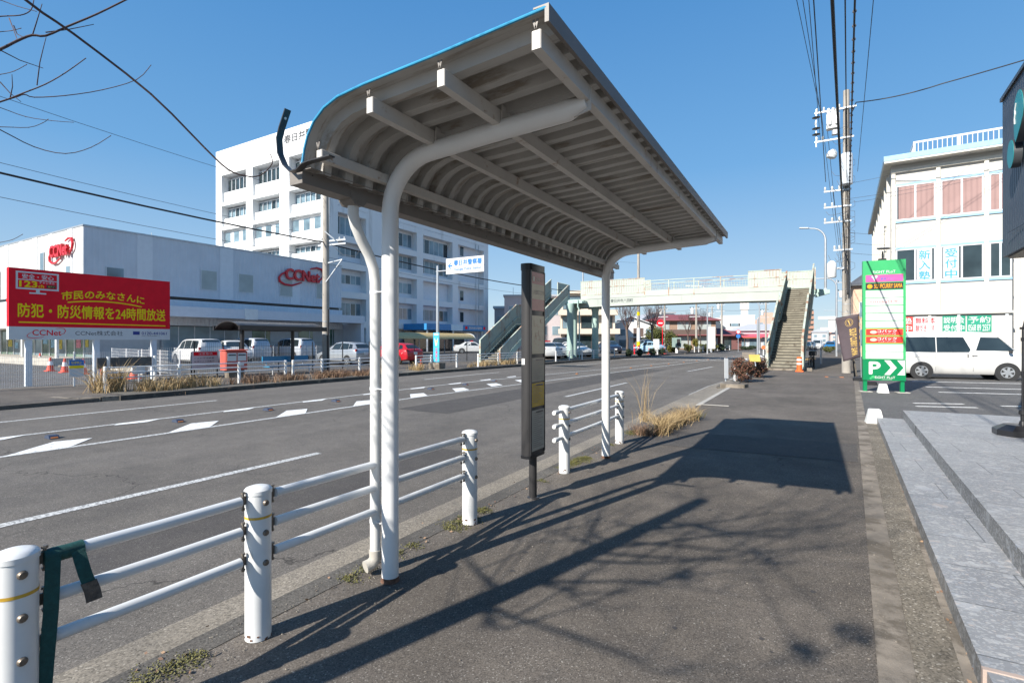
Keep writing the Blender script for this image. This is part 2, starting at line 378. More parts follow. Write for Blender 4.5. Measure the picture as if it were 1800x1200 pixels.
_tc = {}
def text_mesh(body, bold=0.0, ext=0.0):
    if (body, bold, ext) in _tc: return _tc[(body, bold, ext)]
    cu = bpy.data.curves.new('lettering', 'FONT'); cu.body = body; cu.size = 1.0; cu.resolution_u = 3; cu.align_x = 'CENTER'
    if ext: cu.extrude = ext; cu.offset = bold
    ob = bpy.data.objects.new('lettering', cu); COL.objects.link(ob)
    dg = bpy.context.evaluated_depsgraph_get(); ev = ob.evaluated_get(dg); me = ev.to_mesh()
    vs = [v.co.copy() for v in me.vertices]; fs = [tuple(p.vertices) for p in me.polygons]
    ev.to_mesh_clear(); bpy.data.objects.remove(ob); bpy.data.curves.remove(cu)
    if bold and not ext:
        n = len(vs); v0, f0 = vs, fs; vs, fs = [], []
        for k, (dx, dy) in enumerate(((0,0),(bold,0),(-bold,0),(0,bold),(0,-bold),(bold*.7,bold*.7),(-bold*.7,-bold*.7))):
            vs += [Vector((p.x+dx, p.y+dy, k*0.0003)) for p in v0]; fs += [tuple(i+k*n for i in f) for f in f0]
    _tc[(body, bold, ext)] = (vs, fs); return vs, fs
def text(mb, body, o, u, v, w=None, h=None, bold=0.0, arc=None):
    """lay lettering on a surface: o centre, u right, v up (unit vectors), fitted to width w and/or height h"""
    vs, fs = text_mesh(body, bold)
    if not vs: return mb
    x0 = min(p.x for p in vs); x1 = max(p.x for p in vs); y0 = min(p.y for p in vs); y1 = max(p.y for p in vs)
    sx = w/(x1-x0) if w else None; sy = h/(y1-y0) if h else None
    sx = sx or sy; sy = sy or sx
    o, u, v = Vector(o), Vector(u).normalized(), Vector(v).normalized(); nn = u.cross(v)
    out = []
    for p in vs:
        x = (p.x-(x0+x1)/2)*sx; y = (p.y-(y0+y1)/2)*sy
        if arc: y -= arc*(x/((x1-x0)*sx/2))**2
        out.append(o+u*x+v*y+nn*p.z)
    return mb.add(out, fs)
def lettering(parent, body, o, u, v, w=None, h=None, m='sign_black', bold=0.0, name='lettering', arc=None):
    return text(MB(), body, o, u, v, w, h, bold, arc).build(name, m, parent, 0)
def panel(parent, name, m, c, u, v, w, h, t=0.004):
    """thin plate centred on c, its back on the surface it is fixed to"""
    u, v = Vector(u).normalized(), Vector(v).normalized(); n = u.cross(v)
    return MB().obox(Vector(c)+n*t/2, u, v, n, w, h, t).build(name, m, parent, 0)

def leaves(mb, c, rad, n, size, rnd, shape='ball', flat=0.0):
    """leaf-sized faces spread through a volume made of several clumps"""
    c = Vector(c); clumps = []
    for _ in range(max(6, n//90)):
        while True:
            p = Vector((rnd.uniform(-1,1), rnd.uniform(-1,1), rnd.uniform(-1,1)))
            if 0.35 < p.length < 1: break
        clumps.append((Vector((p.x*rad[0]*0.75, p.y*rad[1]*0.75, p.z*rad[2]*0.75)), rnd.uniform(0.22, 0.45)))
    for _ in range(n):
        q, k = rnd.choice(clumps)
        d = Vector((rnd.gauss(0,1), rnd.gauss(0,1), rnd.gauss(0,1))).normalized()*(rnd.random()**0.4)*k
        p = c+q+Vector((d.x*rad[0], d.y*rad[1], d.z*rad[2]))
        a = Vector((rnd.gauss(0,1), rnd.gauss(0,1), rnd.gauss(0,1))).normalized(); b = a.orthogonal().normalized()
        s = size*rnd.uniform(0.6, 1.3)
        mb.add([p-a*s, p+b*s*0.5, p+a*s, p-b*s*0.5], [(0,1,2,3)])
    return mb
def blades(mb, c, spread, n, h, rnd, lean=0.35, w=0.004):
    c = Vector(c)
    for _ in range(n):
        a = rnd.uniform(0, 6.283); r = abs(rnd.gauss(0, 0.5))
        p = c+Vector((math.cos(a)*r*spread[0], math.sin(a)*r*spread[1], 0))
        hh = h*rnd.uniform(0.45, 1.1); l = Vector((rnd.gauss(0, lean), rnd.gauss(0, lean), 0))*hh
        sd = Vector((rnd.gauss(0,1), rnd.gauss(0,1), 0)).normalized()*w
        q = p+l*0.35+Vector((0,0,hh*0.6)); t = p+l*1.1+Vector((0,0,hh))
        mb.add([p-sd, p+sd, q+sd*0.8, q-sd*0.8, t], [(0,1,2,3), (3,2,4)])
    return mb
def bare_crown(mb, base, d, length, r, depth, rnd, up=0.25, n=5, split=3, spread=0.55):
    """limbs that fork into twigs"""
    d = Vector(d).normalized(); pts = [Vector(base)]; k = 4; dd = d.copy()
    for i in range(k):
        dd = (dd+Vector((rnd.gauss(0,.10), rnd.gauss(0,.10), rnd.gauss(0,.06)+up*0.12))).normalized(); pts.append(pts[-1]+dd*length/k)
    mb.tube(pts, [r*(1-0.45*i/k) for i in range(k+1)], n, False)
    if depth > 0:
        for j in range(split):
            p = pts[rnd.choice([2, 3, 4, 4]) if j else 4]
            nd = (dd+Vector((rnd.gauss(0,spread), rnd.gauss(0,spread), rnd.gauss(0,spread*0.6)+up))).normalized()
            bare_crown(mb, p, nd, length*rnd.uniform(0.55, 0.85), r*0.5, depth-1, rnd, up, max(3, n-1), split, spread)
    return mb
# ------------------------------------------------------------------ the setting
def bend(Y):
    if Y < 20: return 0.0
    if Y < 45: return 0.06*(Y-20)
    return 1.5+0.085*(Y-45)
YS = [-60,-30,-15,-8,-4,0,3,6,9,12,15,18,20,22,25,28,32,36,40,45,50,60,75,90,110,140,180,240,320,450]
def strip(xa, xb, z, ys=YS, y0=None, y1=None, drop=0.0):
    """a sheet between two lines that follow the road, with optional skirts"""
    ys = [y for y in ys if (y0 is None or y > y0) and (y1 is None or y < y1)]
    if y0 is not None: ys = [y0]+ys
    if y1 is not None: ys = ys+[y1]
    fa = xa if callable(xa) else (lambda Y: xa+bend(Y)); fb = xb if callable(xb) else (lambda Y: xb+bend(Y))
    mb = MB(); vs = []; fs = []
    for y in ys: vs += [(fa(y), y, z), (fb(y), y, z)]
    n = len(ys)
    for i in range(n-1): fs.append((2*i, 2*i+1, 2*i+3, 2*i+2))
    if drop:
        vs += [(x, y, z-drop) for x, y, _ in vs]; o = 2*n
        for i in range(n-1): fs += [(2*i+2, o+2*i+2, o+2*i, 2*i), (2*i+1, o+2*i+1, o+2*i+3, 2*i+3)]
        fs += [(0, o, o+1, 1), (2*n-2, 2*n-1, o+2*n-1, o+2*n-2)]
    mb.add(vs, fs); return mb
def edge(Y): return 0.27+0.055*(Y-2.93)            # back edge of the near pavement
ZR = -0.10
struct(MB().add([(-2500,-600,-0.30),(2500,-600,-0.30),(2500,3500,-0.30),(-2500,3500,-0.30)], [(0,1,2,3)]), 'ground', 'earth')
struct(strip(-17.05, -3.10, ZR, y0=-60), 'road', 'asphalt_road')
struct(strip(-3.29, -2.86, ZR+0.012, drop=0.1, y1=240), 'gutter', 'aggregate')
mb = strip(-2.87, -2.69, 0.0, drop=0.25, y1=12.6); mb.add(*(lambda q: (q.v, q.f))(strip(-2.87, -2.69, 0.0, drop=0.25, y0=19.0, y1=240)))
struct(mb, 'kerb', 'kerb_dirty')
# pavement, with the dropped crossing between Y 12.6 and 19
struct(strip(-2.70, edge, -0.004, drop=0.25, y1=12.6), 'pavement', 'asphalt_walk')
mb = MB(); mb.add(*(lambda q: (q.v, q.f))(strip(-2.45, lambda Y: edge(Y), -0.004, drop=0.05, y0=12.6, y1=19.0)))
mb.add(*(lambda q: (q.v, q.f))(strip(-2.70, lambda Y: min(edge(Y), 1.6+bend(Y)), -0.004, drop=0.25, y0=19.0, y1=300)))
struct(mb, 'pavement.001', 'asphalt_walk')
struct(MB().add([(-2.87,12.6,ZR+0.02),(-2.45,12.6,-0.006),(-2.45,19.0,-0.006),(-2.87,19.0,ZR+0.02),(-2.87,12.6,-.2),(-2.87,19,-.2)], [(0,1,2,3),(0,3,5,4)]), 'driveway_apron', 'aggregate')
struct(strip(-2.49, -2.37, 0.003, drop=0.1, y0=13.3, y1=18.9), 'edging', 'concrete_light')
struct(MB().box(-2.36, -1.75, 13.44, 13.52, -.05, 0.004), 'edging.001', 'concrete_light')
mb = MB(); mb.prism([(-2.74,18.95),(-2.5,18.72),(-1.95,18.78),(-1.86,19.1),(-2.2,19.25),(-2.2,19.9),(-2.74,19.9)], (0,0,-.05), (1,0,0), (0,1,0), (0,0,0.17))
struct(mb, 'kerb.001', 'concrete')
# concrete strips along the back of the pavement
struct(strip(lambda Y: edge(Y), lambda Y: edge(Y)+0.15, 0.002, y0=-8, y1=26, drop=.1), 'kerb.002', 'concrete')
struct(strip(lambda Y: edge(Y)+0.15, lambda Y: edge(Y)+0.34, -0.003, y0=-8, y1=12.2, drop=.1), 'gutter.001', 'gravelly')
struct(strip(lambda Y: edge(Y)+0.34, lambda Y: edge(Y)+1.2, 0.000, y0=-8, y1=12.2, drop=.1), 'forecourt_edge', 'concrete')
struct(strip(lambda Y: edge(Y)+0.151, lambda Y: 60, -0.006, ys=[12.2, 16, 20, 26, 40, 80, 160], y0=12.2, y1=160), 'forecourt', 'asphalt_lot')
struct(strip(lambda Y: edge(Y)+0.9, lambda Y: 60, -0.02, ys=[-40, 0], y0=-40, y1=12.2), 'forecourt.001', 'asphalt_lot')
# far side
struct(strip(-17.08, -16.86, 0.04, y0=6.9, y1=60, drop=.3), 'kerb.003', 'kerb_dark')
struct(strip(-17.08, -16.86, 0.04, y0=66, y1=90, drop=.3), 'kerb.004', 'kerb_dark')
mb = MB(); pts = [(-17.0, 7.0), (-17.12, 6.55), (-17.4, 6.2), (-17.9, 6.02), (-18.6, 5.98)]
for i in range(4):
    (a, b), (c, d) = pts[i], pts[i+1]; mb.beam((a, b, -.04), (c, d, -.04), 0.18, 0.15-0.02*i)
struct(mb, 'kerb.005', 'concrete')
struct(strip(-23.4, -17.07, 0.0, drop=.3, y0=-60, y1=90), 'pavement.002', 'asphalt_walk')
struct(strip(lambda Y: -140, lambda Y: -23.39+bend(Y), -0.012, drop=.3, y0=-60, y1=140), 'parking_lot', 'asphalt_lot')
struct(strip(lambda Y: -140, lambda Y: -17.08+bend(Y), -0.03, y0=90, y1=450), 'verge', 'earth')
# planted bed along the far kerb: bare soil
struct(strip(-18.75, -17.08, 0.012, y0=7.2, y1=24), 'planting_bed', 'earth')

# ---- painted markings (sheets 4 mm over the road)
ZP = ZR+0.004
mb = MB()
def ln(x, y0, y1, w=0.15):
    ys = [y0]+[y for y in YS if y0 < y < y1]+[y1]
    f = x if callable(x) else (lambda Y: x+bend(Y))
    for a, b in zip(ys, ys[1:]): mb.add([(f(a)-w/2, a, ZP), (f(a)+w/2, a, ZP), (f(b)+w/2, b, ZP), (f(b)-w/2, b, ZP)], [(0,1,2,3)])
for k in range(-1, 12): ln(-6.42, -0.75+k*14.9, 5.2+k*14.9, 0.13)          # broken lane line, near side
for y0, y1 in ((16.6, 22.6), (24.0, 40)): ln(-3.27 if y0 < 20 else -3.3, y0, y1, 0.13)
for k in range(-1, 12): ln(-14.55, 2.4+k*14.9, 8.3+k*14.9, 0.13)
struct(mb, 'road_marking', 'paint')
mb = MB()
def cl(Y): return -12.2 if Y < 16 else -12.2+(Y-16)*0.12 if Y < 48 else -8.36+0.085*(Y-48)
def cr(Y): return -10.2 if Y < 12 else -10.2+(Y-12)*0.078 if Y < 48 else -7.39+0.085*(Y-48)
YS2 = YS; ln(cl, -20, 130, 0.12); ln(cr, -20, 130, 0.13)
struct(mb, 'road_marking.001', 'paint')
mb = MB()
for k in range(-6, 8):
    y = 2.66+2.2*k
    mb.add([(-10.15, y, ZP+.004), (-10.15, y+0.78, ZP+.004), (-10.80, y+1.34, ZP+.004), (-10.95, y+0.86, ZP+.004)], [(0,1,2,3)])
    y = 4.95+2.2*k
    mb.add([(-12.22, y, ZP+.004), (-12.02, y-0.15, ZP+.004), (-11.92, y+0.4, ZP+.004), (-12.22, y+0.85, ZP+.004)], [(0,1,2,3)])
struct(mb, 'road_marking.002', 'paint2')
mb = MB(); mb.box(-17+1.2, -3.2, 46.0, 46.4, ZP, ZP+.003)      # stop line seen beyond the bridge
mb.box(-16.2, -9.4, 55.0, 55.4, ZP, ZP+.003)
struct(mb, 'road_marking.003', 'paint')
AMB = mat('amber_reflector', (.36,.13,.03), .4)
# raised lane studs down the middle
for k in range(-1, 8):
    y = 3.64+2.05*k; x = -11.4
    s = thing('road_stud', ['blue raised road stud with orange reflector, nearest the left edge of the picture', 'blue raised road stud between the two white chevrons nearest the camera'][k] if 0 <= k < 2 else 'blue raised road stud in the hatched middle strip of the road', 'road stud', (x, y, ZP), 0, 'raised studs along the hatched strip')
    MB().prism([(-.12,0),(.12,0),(.07,.055),(-.07,.055)], (0,-.07,0), (1,0,0), (0,0,1), (0,.14,0)).build('base', mat('stud_blue', (0.045,0.06,0.10), 0.6) if k == -1 else bpy.data.materials['stud_blue'], s, 0)
    MB().prism([(.035,.046),(.055,.046),(.125,.006),(.105,.006)], (0,-.05,0.006), (1,0,0), (0,0,1), (0,.1,0)).build('reflector', AMB, s, 0)
for k in range(12):
    y = 24+3.4*k; x = (cl(y)+cr(y))/2
    o = MB().lathe((0,0,0), [(0.075,0),(0.075,.015),(.05,.035),(.02,.04)], 10).build('reflector_disc', AMB); o.location = (x, y, ZP)
    tag(o, 'small orange dome stud between the converging centre lines', 'road stud', 'orange studs between the centre lines')
# painted bays of the forecourt on the right
mb = MB()
for a, b, c, d, w in ((3.4,25.25,11,26.8,.14),(3.4,22.45,11,23.9,.13),(3.4,20.4,11,21.9,.13),(2.25,16.5,3.3,16.9,.11),(2.2,15.75,3.4,16.15,.11),(4.0,16.85,7,17.9,.11)):
    mb.beam((a,b,-0.0006),(c,d,-0.0006),w,0.003)
struct(mb, 'bay_marking', 'paint2')
# paint spots of a utility cover on the pavement
mb = MB(); mb.box(0.5, 0.62, 26.3, 26.7, -.003, .003); mb.box(1.05, 1.2, 26.3, 26.7, -.003, .003)
struct(mb, 'survey_marking', mat('orange_spray', (0.6,0.2,0.06), 0.8))
o = MB().box(.66,1.02,26.3,26.55,-.02,.003).build('drain_cover', 'dark_metal'); tag(o, 'small dark iron drain cover between two orange paint marks on the pavement', 'drain cover')

# repaired trenches: slightly different asphalt laid over the old surface
PT = asphalt('patch_asphalt', (0.088,0.079,0.072), (0.22,0.21,0.19), 0.12, False, 190)
struct(MB().add([(-8.9,9.5,ZP-.001),(-7.3,9.5,ZP-.001),(-7.3,30,ZP-.001),(-8.9,30,ZP-.001)], [(0,1,2,3)]), 'asphalt_patch', PT)
struct(MB().add([(-5.2,-4,ZP-.001),(-4.3,-4,ZP-.001),(-4.3,6.4,ZP-.001),(-5.2,6.4,ZP-.001)], [(0,1,2,3)]), 'asphalt_patch.001', PT)
struct(MB().add([(-2.4,7.9,0.0),(edge(7.9)-.02,8.1,0.0),(edge(9.3)-.02,9.5,0.0),(-2.4,9.2,0.0)], [(0,1,2,3)]), 'asphalt_patch.002', PT)
# chewing-gum spots and oil marks, thin flat blots
mb = MB(); rnd = random.Random(13)
for _ in range(70):
    y = rnd.uniform(1.2,14); x = rnd.uniform(-2.4,edge(y)-.1); r = rnd.uniform(.008,.028)
    mb.add([(x+r*rnd.uniform(.7,1.2)*math.cos(a),y+r*rnd.uniform(.7,1.2)*math.sin(a),-.0025) for a in [2*math.pi*k/9 for k in range(9)]], [tuple(range(9))])
struct(mb, 'pavement_spots', mat('dark_spot', (.055,.05,.047), .8))
# grit, chips and leaf litter
rnd = random.Random(77); mb = MB()
for _ in range(2600):
    if rnd.random() < .6: x = -2.8+abs(rnd.gauss(0,.25)); y = rnd.uniform(.3,13)
    elif rnd.random() < .5: y = rnd.uniform(1,12); x = edge(y)+rnd.gauss(.2,.2)
    else: y = rnd.uniform(1,14); x = rnd.uniform(-2.6,edge(y))
    s = rnd.uniform(.002,.007); p = Vector((x,y,.003)); u = Vector((rnd.gauss(0,1),rnd.gauss(0,1),0)).normalized()*s; w = Vector((-u.y,u.x,0))*.7
    mb.add([p-u,p-w,p+u,p+w,p+Vector((0,0,s*.8))], [(0,1,4),(1,2,4),(2,3,4),(3,0,4)])
tag(mb.build('grit', mat('grit', (.24,.21,.17), .9, var=.5, vs=9), None, 0), 'loose grit and small stone chips scattered over the near pavement', 'grit', None, 'stuff')
mb = MB()
for _ in range(260):
    y = rnd.uniform(1,12); x = (edge(y)+.35+abs(rnd.gauss(0,.08))) if rnd.random() < .6 else -2.7+rnd.gauss(0,.1)
    p = Vector((x,y,.006)); a = Vector((rnd.gauss(0,1),rnd.gauss(0,1),rnd.gauss(0,.3))).normalized()*rnd.uniform(.008,.018); b = a.orthogonal().normalized()*.008
    mb.add([p-a,p-b,p+a,p+b],[(0,1,2,3)])
tag(mb.build('leaf_litter', 'dry_brown', None, 0), 'dry leaf litter along the foot of the stone steps and the near kerb', 'leaf litter', None, 'stuff')
# moss and dry leaves in the kerb joint
rnd = random.Random(3); mb = MB()
for _ in range(30000):
    y = rnd.uniform(0.4, 9.0); g = math.sin(y*2.3)+math.sin(y*5.1+1)+0.7*math.sin(y*11)+.4*math.sin(y*27)
    if g < 0.35+0.7*rnd.random(): continue
    wv = 0.028+0.022*max(0, g); x = -2.67+rnd.gauss(0, wv)+0.02*math.sin(y*4); hx = max(0, 1-abs(x+2.67)/(2*wv))
    s = rnd.uniform(.0025,.006); p = Vector((x,y,0.001+rnd.random()*0.022*hx)); a = Vector((rnd.gauss(0,1),rnd.gauss(0,1),rnd.gauss(0,.7))).normalized()*s; b = a.orthogonal().normalized()*s
    mb.add([p-a,p-b,p+a,p+b],[(0,1,2,3)])
tag(mb.build('moss', 'moss', None, 0), 'olive green moss growing in the joint behind the near kerb', 'moss', None, 'stuff')
# ------------------------------------------------------------------ the bus shelter
def build_shelter():
    t = thing('bus_shelter', 'white pipe bus shelter with a curved corrugated roof on the near pavement', 'bus shelter', (-2.43, 4.6, 0), world=True)
    Y0, Y1 = 1.95, 7.25
    prof = [(-2.545,2.588),(-2.54,2.63),(-2.525,2.70),(-2.495,2.775),(-2.44,2.845),(-2.36,2.90),(-2.25,2.935),(-2.05,2.953),(-1.56,2.972),(-0.97,3.005)]
    nor = []
    for i in range(len(prof)):
        a = Vector(prof[max(0,i-1)]); b = Vector(prof[min(len(prof)-1,i+1)]); d = (b-a).normalized(); nor.append((d.y, -d.x))   # inward
    ys = []; y = Y0; lev = []
    while y < Y1-0.01:
        for dy, l in ((0,0),(.078,0),(.092,1),(.154,1)):
            if y+dy <= Y1: ys.append(y+dy); lev.append(l)
        y += 0.168
    ys.append(Y1); lev.append(0)
    mb = MB(); n = len(prof)
    for sgn, mi in ((0.0, 0), (0.004, 1)):
        vs = []; fs = []
        for j, yy in enumerate(ys):
            for i in range(n):
                a = 0.055*lev[j]-0+(-sgn if mi else 0)
                vs.append((prof[i][0]+nor[i][0]*a, yy, prof[i][1]+nor[i][1]*a))
        for j in range(len(ys)-1):
            for i in range(n-1): fs.append((j*n+i, j*n+i+1, (j+1)*n+i+1, (j+1)*n+i))
        lo = [f for k_, f in enumerate(fs) if k_ % (n-1) < 2]; hi = [f for k_, f in enumerate(fs) if k_ % (n-1) >= 2]
        mb.mi(mi).add(vs, hi); mb.mi(0).add(vs, lo)
    me = mb.build('roof_sheet', ['roof_under', 'roof_blue'], t, 25)
    MB().tube([(x+nx*-.004, Y0-.006, z+nz*-.004) for (x,z),(nx,nz) in zip(prof, nor)], 0.0075, 8).build('edge_trim', 'roof_blue', t)
    mb = MB().box(-.975,-.955, Y0-.012, Y1+.012, 2.945, 3.022); mb.box(-1.03,-.975, Y0-.012, Y1+.012, 3.014, 3.022)
    mb.build('fascia', 'gutter', t, 0)
    # purlins with hooked clips
    for x, zt in ((-1.035,2.952),(-1.56,2.921),(-2.04,2.90),(-2.44,2.695)):
        MB().cbox(x-.0235, x+.0235, Y0+.025, Y1-.03, zt-(.085 if zt > 2.8 else .06), zt, .004).build('purlin', 'purlin', t, 0)
        mb = MB()
        for yy in (Y0+.02, Y1-.05):
            for s in (-1, 1): mb.beam((x, yy, zt+.002), (x+s*.011, yy, zt+.04), .010, .003, (0,1,0))
        yy = Y0+.30
        while yy < Y1-.1:
            mb.box(x-.014, x+.014, yy-.01, yy+.012, zt+.0005, zt+.006); yy += .36
        mb.pieces('clip', 'gutter', t, 0)
    # posts bent over into arms
    for yp in (2.54, 6.69):
        pts = [(-2.43,yp,0),(-2.43,yp,1.2),(-2.43,yp,2.45)]
        for k in range(1, 10):
            a = R(180-9.6*k); pts.append((-2.08+.35*math.cos(a), yp, 2.45+.345*math.sin(a)))
        pts += [(-1.6,yp,2.822),(-1.13,yp,2.840),(-1.03,yp,2.858)]
        MB().tube(pts, [0.056]*(len(pts)-1)+[.03], 28).build('post', 'white_pipe', t, 40)
        mb = MB(); mb.prism([(-.04,-.05),(.055,-.03),(.055,.08),(.04,.115),(-.005,.115),(-.005,.03)], (-1.06,yp-.004,2.845), (1,0,0), (0,0,1), (0,.008,0))
        for x, z in ((-1.56,2.822),(-2.04,2.797)): mb.box(x+.027, x+.034, yp-.045, yp+.045, z+.04, z+.125); mb.box(x-.034, x-.027, yp-.02, yp+.02, z+.04, z+.10)
        mb.pieces('bracket', 'purlin', t, 0)
        MB().lathe((-2.43,yp,0), [(.064,0),(.062,.004),(.0575,.008),(.0568,.03)], 24).build('base_collar', 'rust', t)
    # gutter along the low edge
    mb = MB(); g0, g1 = Y0-.0, Y1+.12
    mb.box(-2.665,-2.66,g0,g1,2.515,2.60); mb.box(-2.558,-2.553,g0,g1,2.515,2.597); mb.box(-2.66,-2.558,g0,g1,2.515,2.519)
    mb.box(-2.66,-2.558,g0,g0+.004,2.519,2.60); mb.box(-2.66,-2.558,g1-.004,g1,2.519,2.60)
    mb.build('gutter', 'gutter', t, 0)
    MB().box(-2.5535,-2.549,g0,g1,2.5975,2.645).box(-2.5488,-2.487,g0+.008,Y1-.008,2.591,2.595).build('closure_strip', 'gutter', t, 0)
    mb = MB()
    for k in range(9): mb.lathe((-2.553, 2.02+.02*(k%2)+.62*k, 2.575-.03*(k%2)), [(.004,0),(.004,.004)], 8, (1,0,0))
    mb.pieces('rivet', 'dark_metal', t)
    mb = MB(); mb.prism([(-.075,0),(.075,0),(.06,-.06),(.035,-.085),(-.035,-.085),(-.06,-.06)], (-2.67,2.38,2.565), (0,1,0), (0,0,1), (.122,0,0))
    mb.build('outlet', 'gutter', t, 0)
    pts = [(-2.605,2.38,2.485),(-2.605,2.38,2.43),(-2.605,2.40,2.36),(-2.603,2.45,2.27),(-2.60,2.515,2.18),(-2.598,2.555,2.09),(-2.597,2.568,2.0),(-2.597,2.57,1.5),(-2.597,2.57,.13)]
    MB().tube(pts, .036, 20).build('downpipe', 'pvc', t, 40)
    mb = MB().tube([(-2.597,2.57,.16),(-2.597,2.57,.10),(-2.605,2.545,.07),(-2.62,2.50,.06)], .042, 18)
    mb.build('elbow', 'concrete_light', t, 40)
    for z in (1.93, 1.27, .36):
        mb = MB().lathe((-2.597,2.57,z-.012), [(.0385,0),(.0385,.024)], 20); mb.beam((-2.565,2.555,z), (-2.47,2.545,z), .02, .006)
        mb.build('pipe_clip', 'white', t)
    # loose hooked flat bar at the near end
    pl = [(-2.26,2.605),(-2.44,2.605),(-2.49,2.60),(-2.54,2.575),(-2.60,2.575),(-2.66,2.625),(-2.705,2.70),(-2.715,2.79),(-2.69,2.85),(-2.635,2.945)]
    pt = []
    vs = []; fs = []
    for i, (x, z) in enumerate(pl):
        a = Vector(pl[max(0,i-1)]); b = Vector(pl[min(len(pl)-1,i+1)]); d = (b-a).normalized(); nx, nz = -d.y*.0035, d.x*.0035
        for yy in (1.895, 1.935): vs += [(x-nx, yy, z-nz), (x+nx, yy, z+nz)]
    k = len(pl)
    for i in range(k-1):
        o = 4*i; p = 4*(i+1)
        fs += [(o,o+1,p+1,p),(o+2,p+2,p+3,o+3),(o,p,p+2,o+2),(o+1,o+3,p+3,p+1)]
    fs += [(0,2,3,1),(4*k-4,4*k-3,4*k-1,4*k-2)]
    MB().add(vs, fs).build('hook_bar', 'dark_metal', t, 50)
    mb = MB()
    for x, z in ((-2.662,2.90),(-2.704,2.83)): mb.lathe((x,1.915,z), [(.008,-.006),(.008,.006)], 10, (-.8,0,.45))
    mb.pieces('bar_hole', 'sign_white', t)
build_shelter()

# ------------------------------------------------------------------ near guard rails
def guard_post(mb_post, x, y, h=.81, r=.066, seg=28, z0=0.0):
    mb_post.lathe((x,y,z0), [(r,0),(r,h-.035),(r+.004,h-.034),(r+.004,h-.014),(r-.004,h-.004),(r*.6,h+.004),(.004,h+.006)], seg)
def guard_near(name, label, ys, x, stub=None):
    t = thing(name, label, 'guard rail', (x, ys[0], 0), world=True, group='white guard rails along the near kerb')
    ZRL = (.752, .592, .432)
    for y in ys:
        p = MB(); guard_post(p, x, y); po = p.build('post', 'white', t, 35)
        mb = MB()
        for z in ZRL: mb.lathe((x+.062,y,z-.02), [(.0165,0),(.0165,.008),(.012,.016),(.004,.017)], 12, (1,0,0))
        mb.pieces('bolt', 'bolt', po, 40)
        b = MB(); vs = []; fs = []
        for k in range(25):
            a = R(-150+12*k); vs += [(x+.0672*math.cos(a), y+.0672*math.sin(a), .648), (x+.0672*math.cos(a), y+.0672*math.sin(a), .661)]
        for k in range(24): fs.append((2*k,2*k+2,2*k+3,2*k+1))
        b.add(vs, fs).build('reflective_band', 'gold_band', po, 40)
        sc = MB(); rr = random.Random(int(y*100))
        for k in range(16):
            a = rr.uniform(0,6.28); s = rr.uniform(.004,.014)
            sc.obox((x+.0665*math.cos(a), y+.0665*math.sin(a), rr.uniform(.004,.05)), (-math.sin(a),math.cos(a),0), (0,0,1), (math.cos(a),math.sin(a),0), s*1.6, s, .002)
        sc.build('rust_chip', 'rust', po, 0)
    for z in ZRL:
        for a, b in zip(ys, ys[1:]):
            MB().tube([(x,a+.10,z),(x,(a+b)/2,z-.003),(x,b-.10,z)], .0255, 18).build('rail', 'rail_pipe', t, 40)
            br = MB()
            for yy, s in ((a,1),(b,-1)):
                y = yy; br.box(x-.012, x-.002, min(yy+s*.06, yy+s*.2), max(yy+s*.06, yy+s*.2), z-.022, z+.022)
                for q in ((.088,.125) if y in (3.69,7.74) else (.085,)): br.lathe((x, yy+s*q, z-.05), [(.008,0),(.011,.012),(.006,.012),(.006,.088),(.012,.088),(.011,.098)], 8)
            br.pieces('bracket', 'bolt', t, 40)
        if stub:
            y = stub; MB().lathe((x, y-.30, z), [(.004,0),(.024,.008),(.030,.03),(.030,.08),(.026,.1),(.020,.24)], 14, (0,1,0)).build('end_cap', 'white', t, 40)
    return t
guard_near('guard_rail', 'white three-pipe guard rail nearest the camera, with a green strap tied on it', [0.72,1.70,3.69], -2.59)
guard_near('guard_rail.001', 'short white three-pipe guard rail standing behind the bus stop sign', [5.68,7.74], -2.59, 5.68)
def ribbon(mb, pts, n, w, th=.003):
    n = Vector(n).normalized()
    pts = [Vector(p) for p in pts]; vs = []; fs = []
    for i, p in enumerate(pts):
        d = (pts[min(i+1,len(pts)-1)]-pts[max(i-1,0)]).normalized(); f = d.cross(n).normalized()*th/2
        for a in (-1,1): vs += [p+n*a*w/2-f, p+n*a*w/2+f]
    k = len(pts)
    for i in range(k-1):
        o, q = 4*i, 4*i+4; fs += [(o,o+1,q+1,q),(o+2,q+2,q+3,o+3),(o,q,q+2,o+2),(o+1,o+3,q+3,q+1)]
    fs += [(0,2,3,1),(4*k-4,4*k-3,4*k-1,4*k-2)]
    return mb.add(vs, fs)
def build_strap():
    t = thing('tie_strap', 'dark green webbing strap hanging from the top pipe of the nearest guard rail', 'strap', (-2.59,.86,.75), world=True)
    mb = MB().tube([(-2.59,.80,.752),(-2.59,.835,.752),(-2.59,.87,.752),(-2.59,.925,.752)], [.029,.031,.029,.030], 14)
    ribbon(mb, [(-2.562,.822,.752),(-2.555,.818,.70),(-2.552,.812,.55),(-2.558,.80,.35),(-2.55,.785,.17),(-2.56,.775,.02)], (.25,1,.02), .047)
    mb.build('webbing', 'strap', t, 40)
    e = MB(); ribbon(e, [(-2.560,.90,.755),(-2.545,.905,.71),(-2.535,.915,.655),(-2.532,.925,.62)], (.2,1,.15), .044)
    e.build('loose_end', 'strap', t, 40)
    f = MB(); ribbon(f, [(-2.532,.925,.622),(-2.527,.935,.585),(-2.52,.94,.545)], (.25,1,.15), .052, .012)
    f.build('frayed_end', 'strap_end', t, 40)
build_strap()

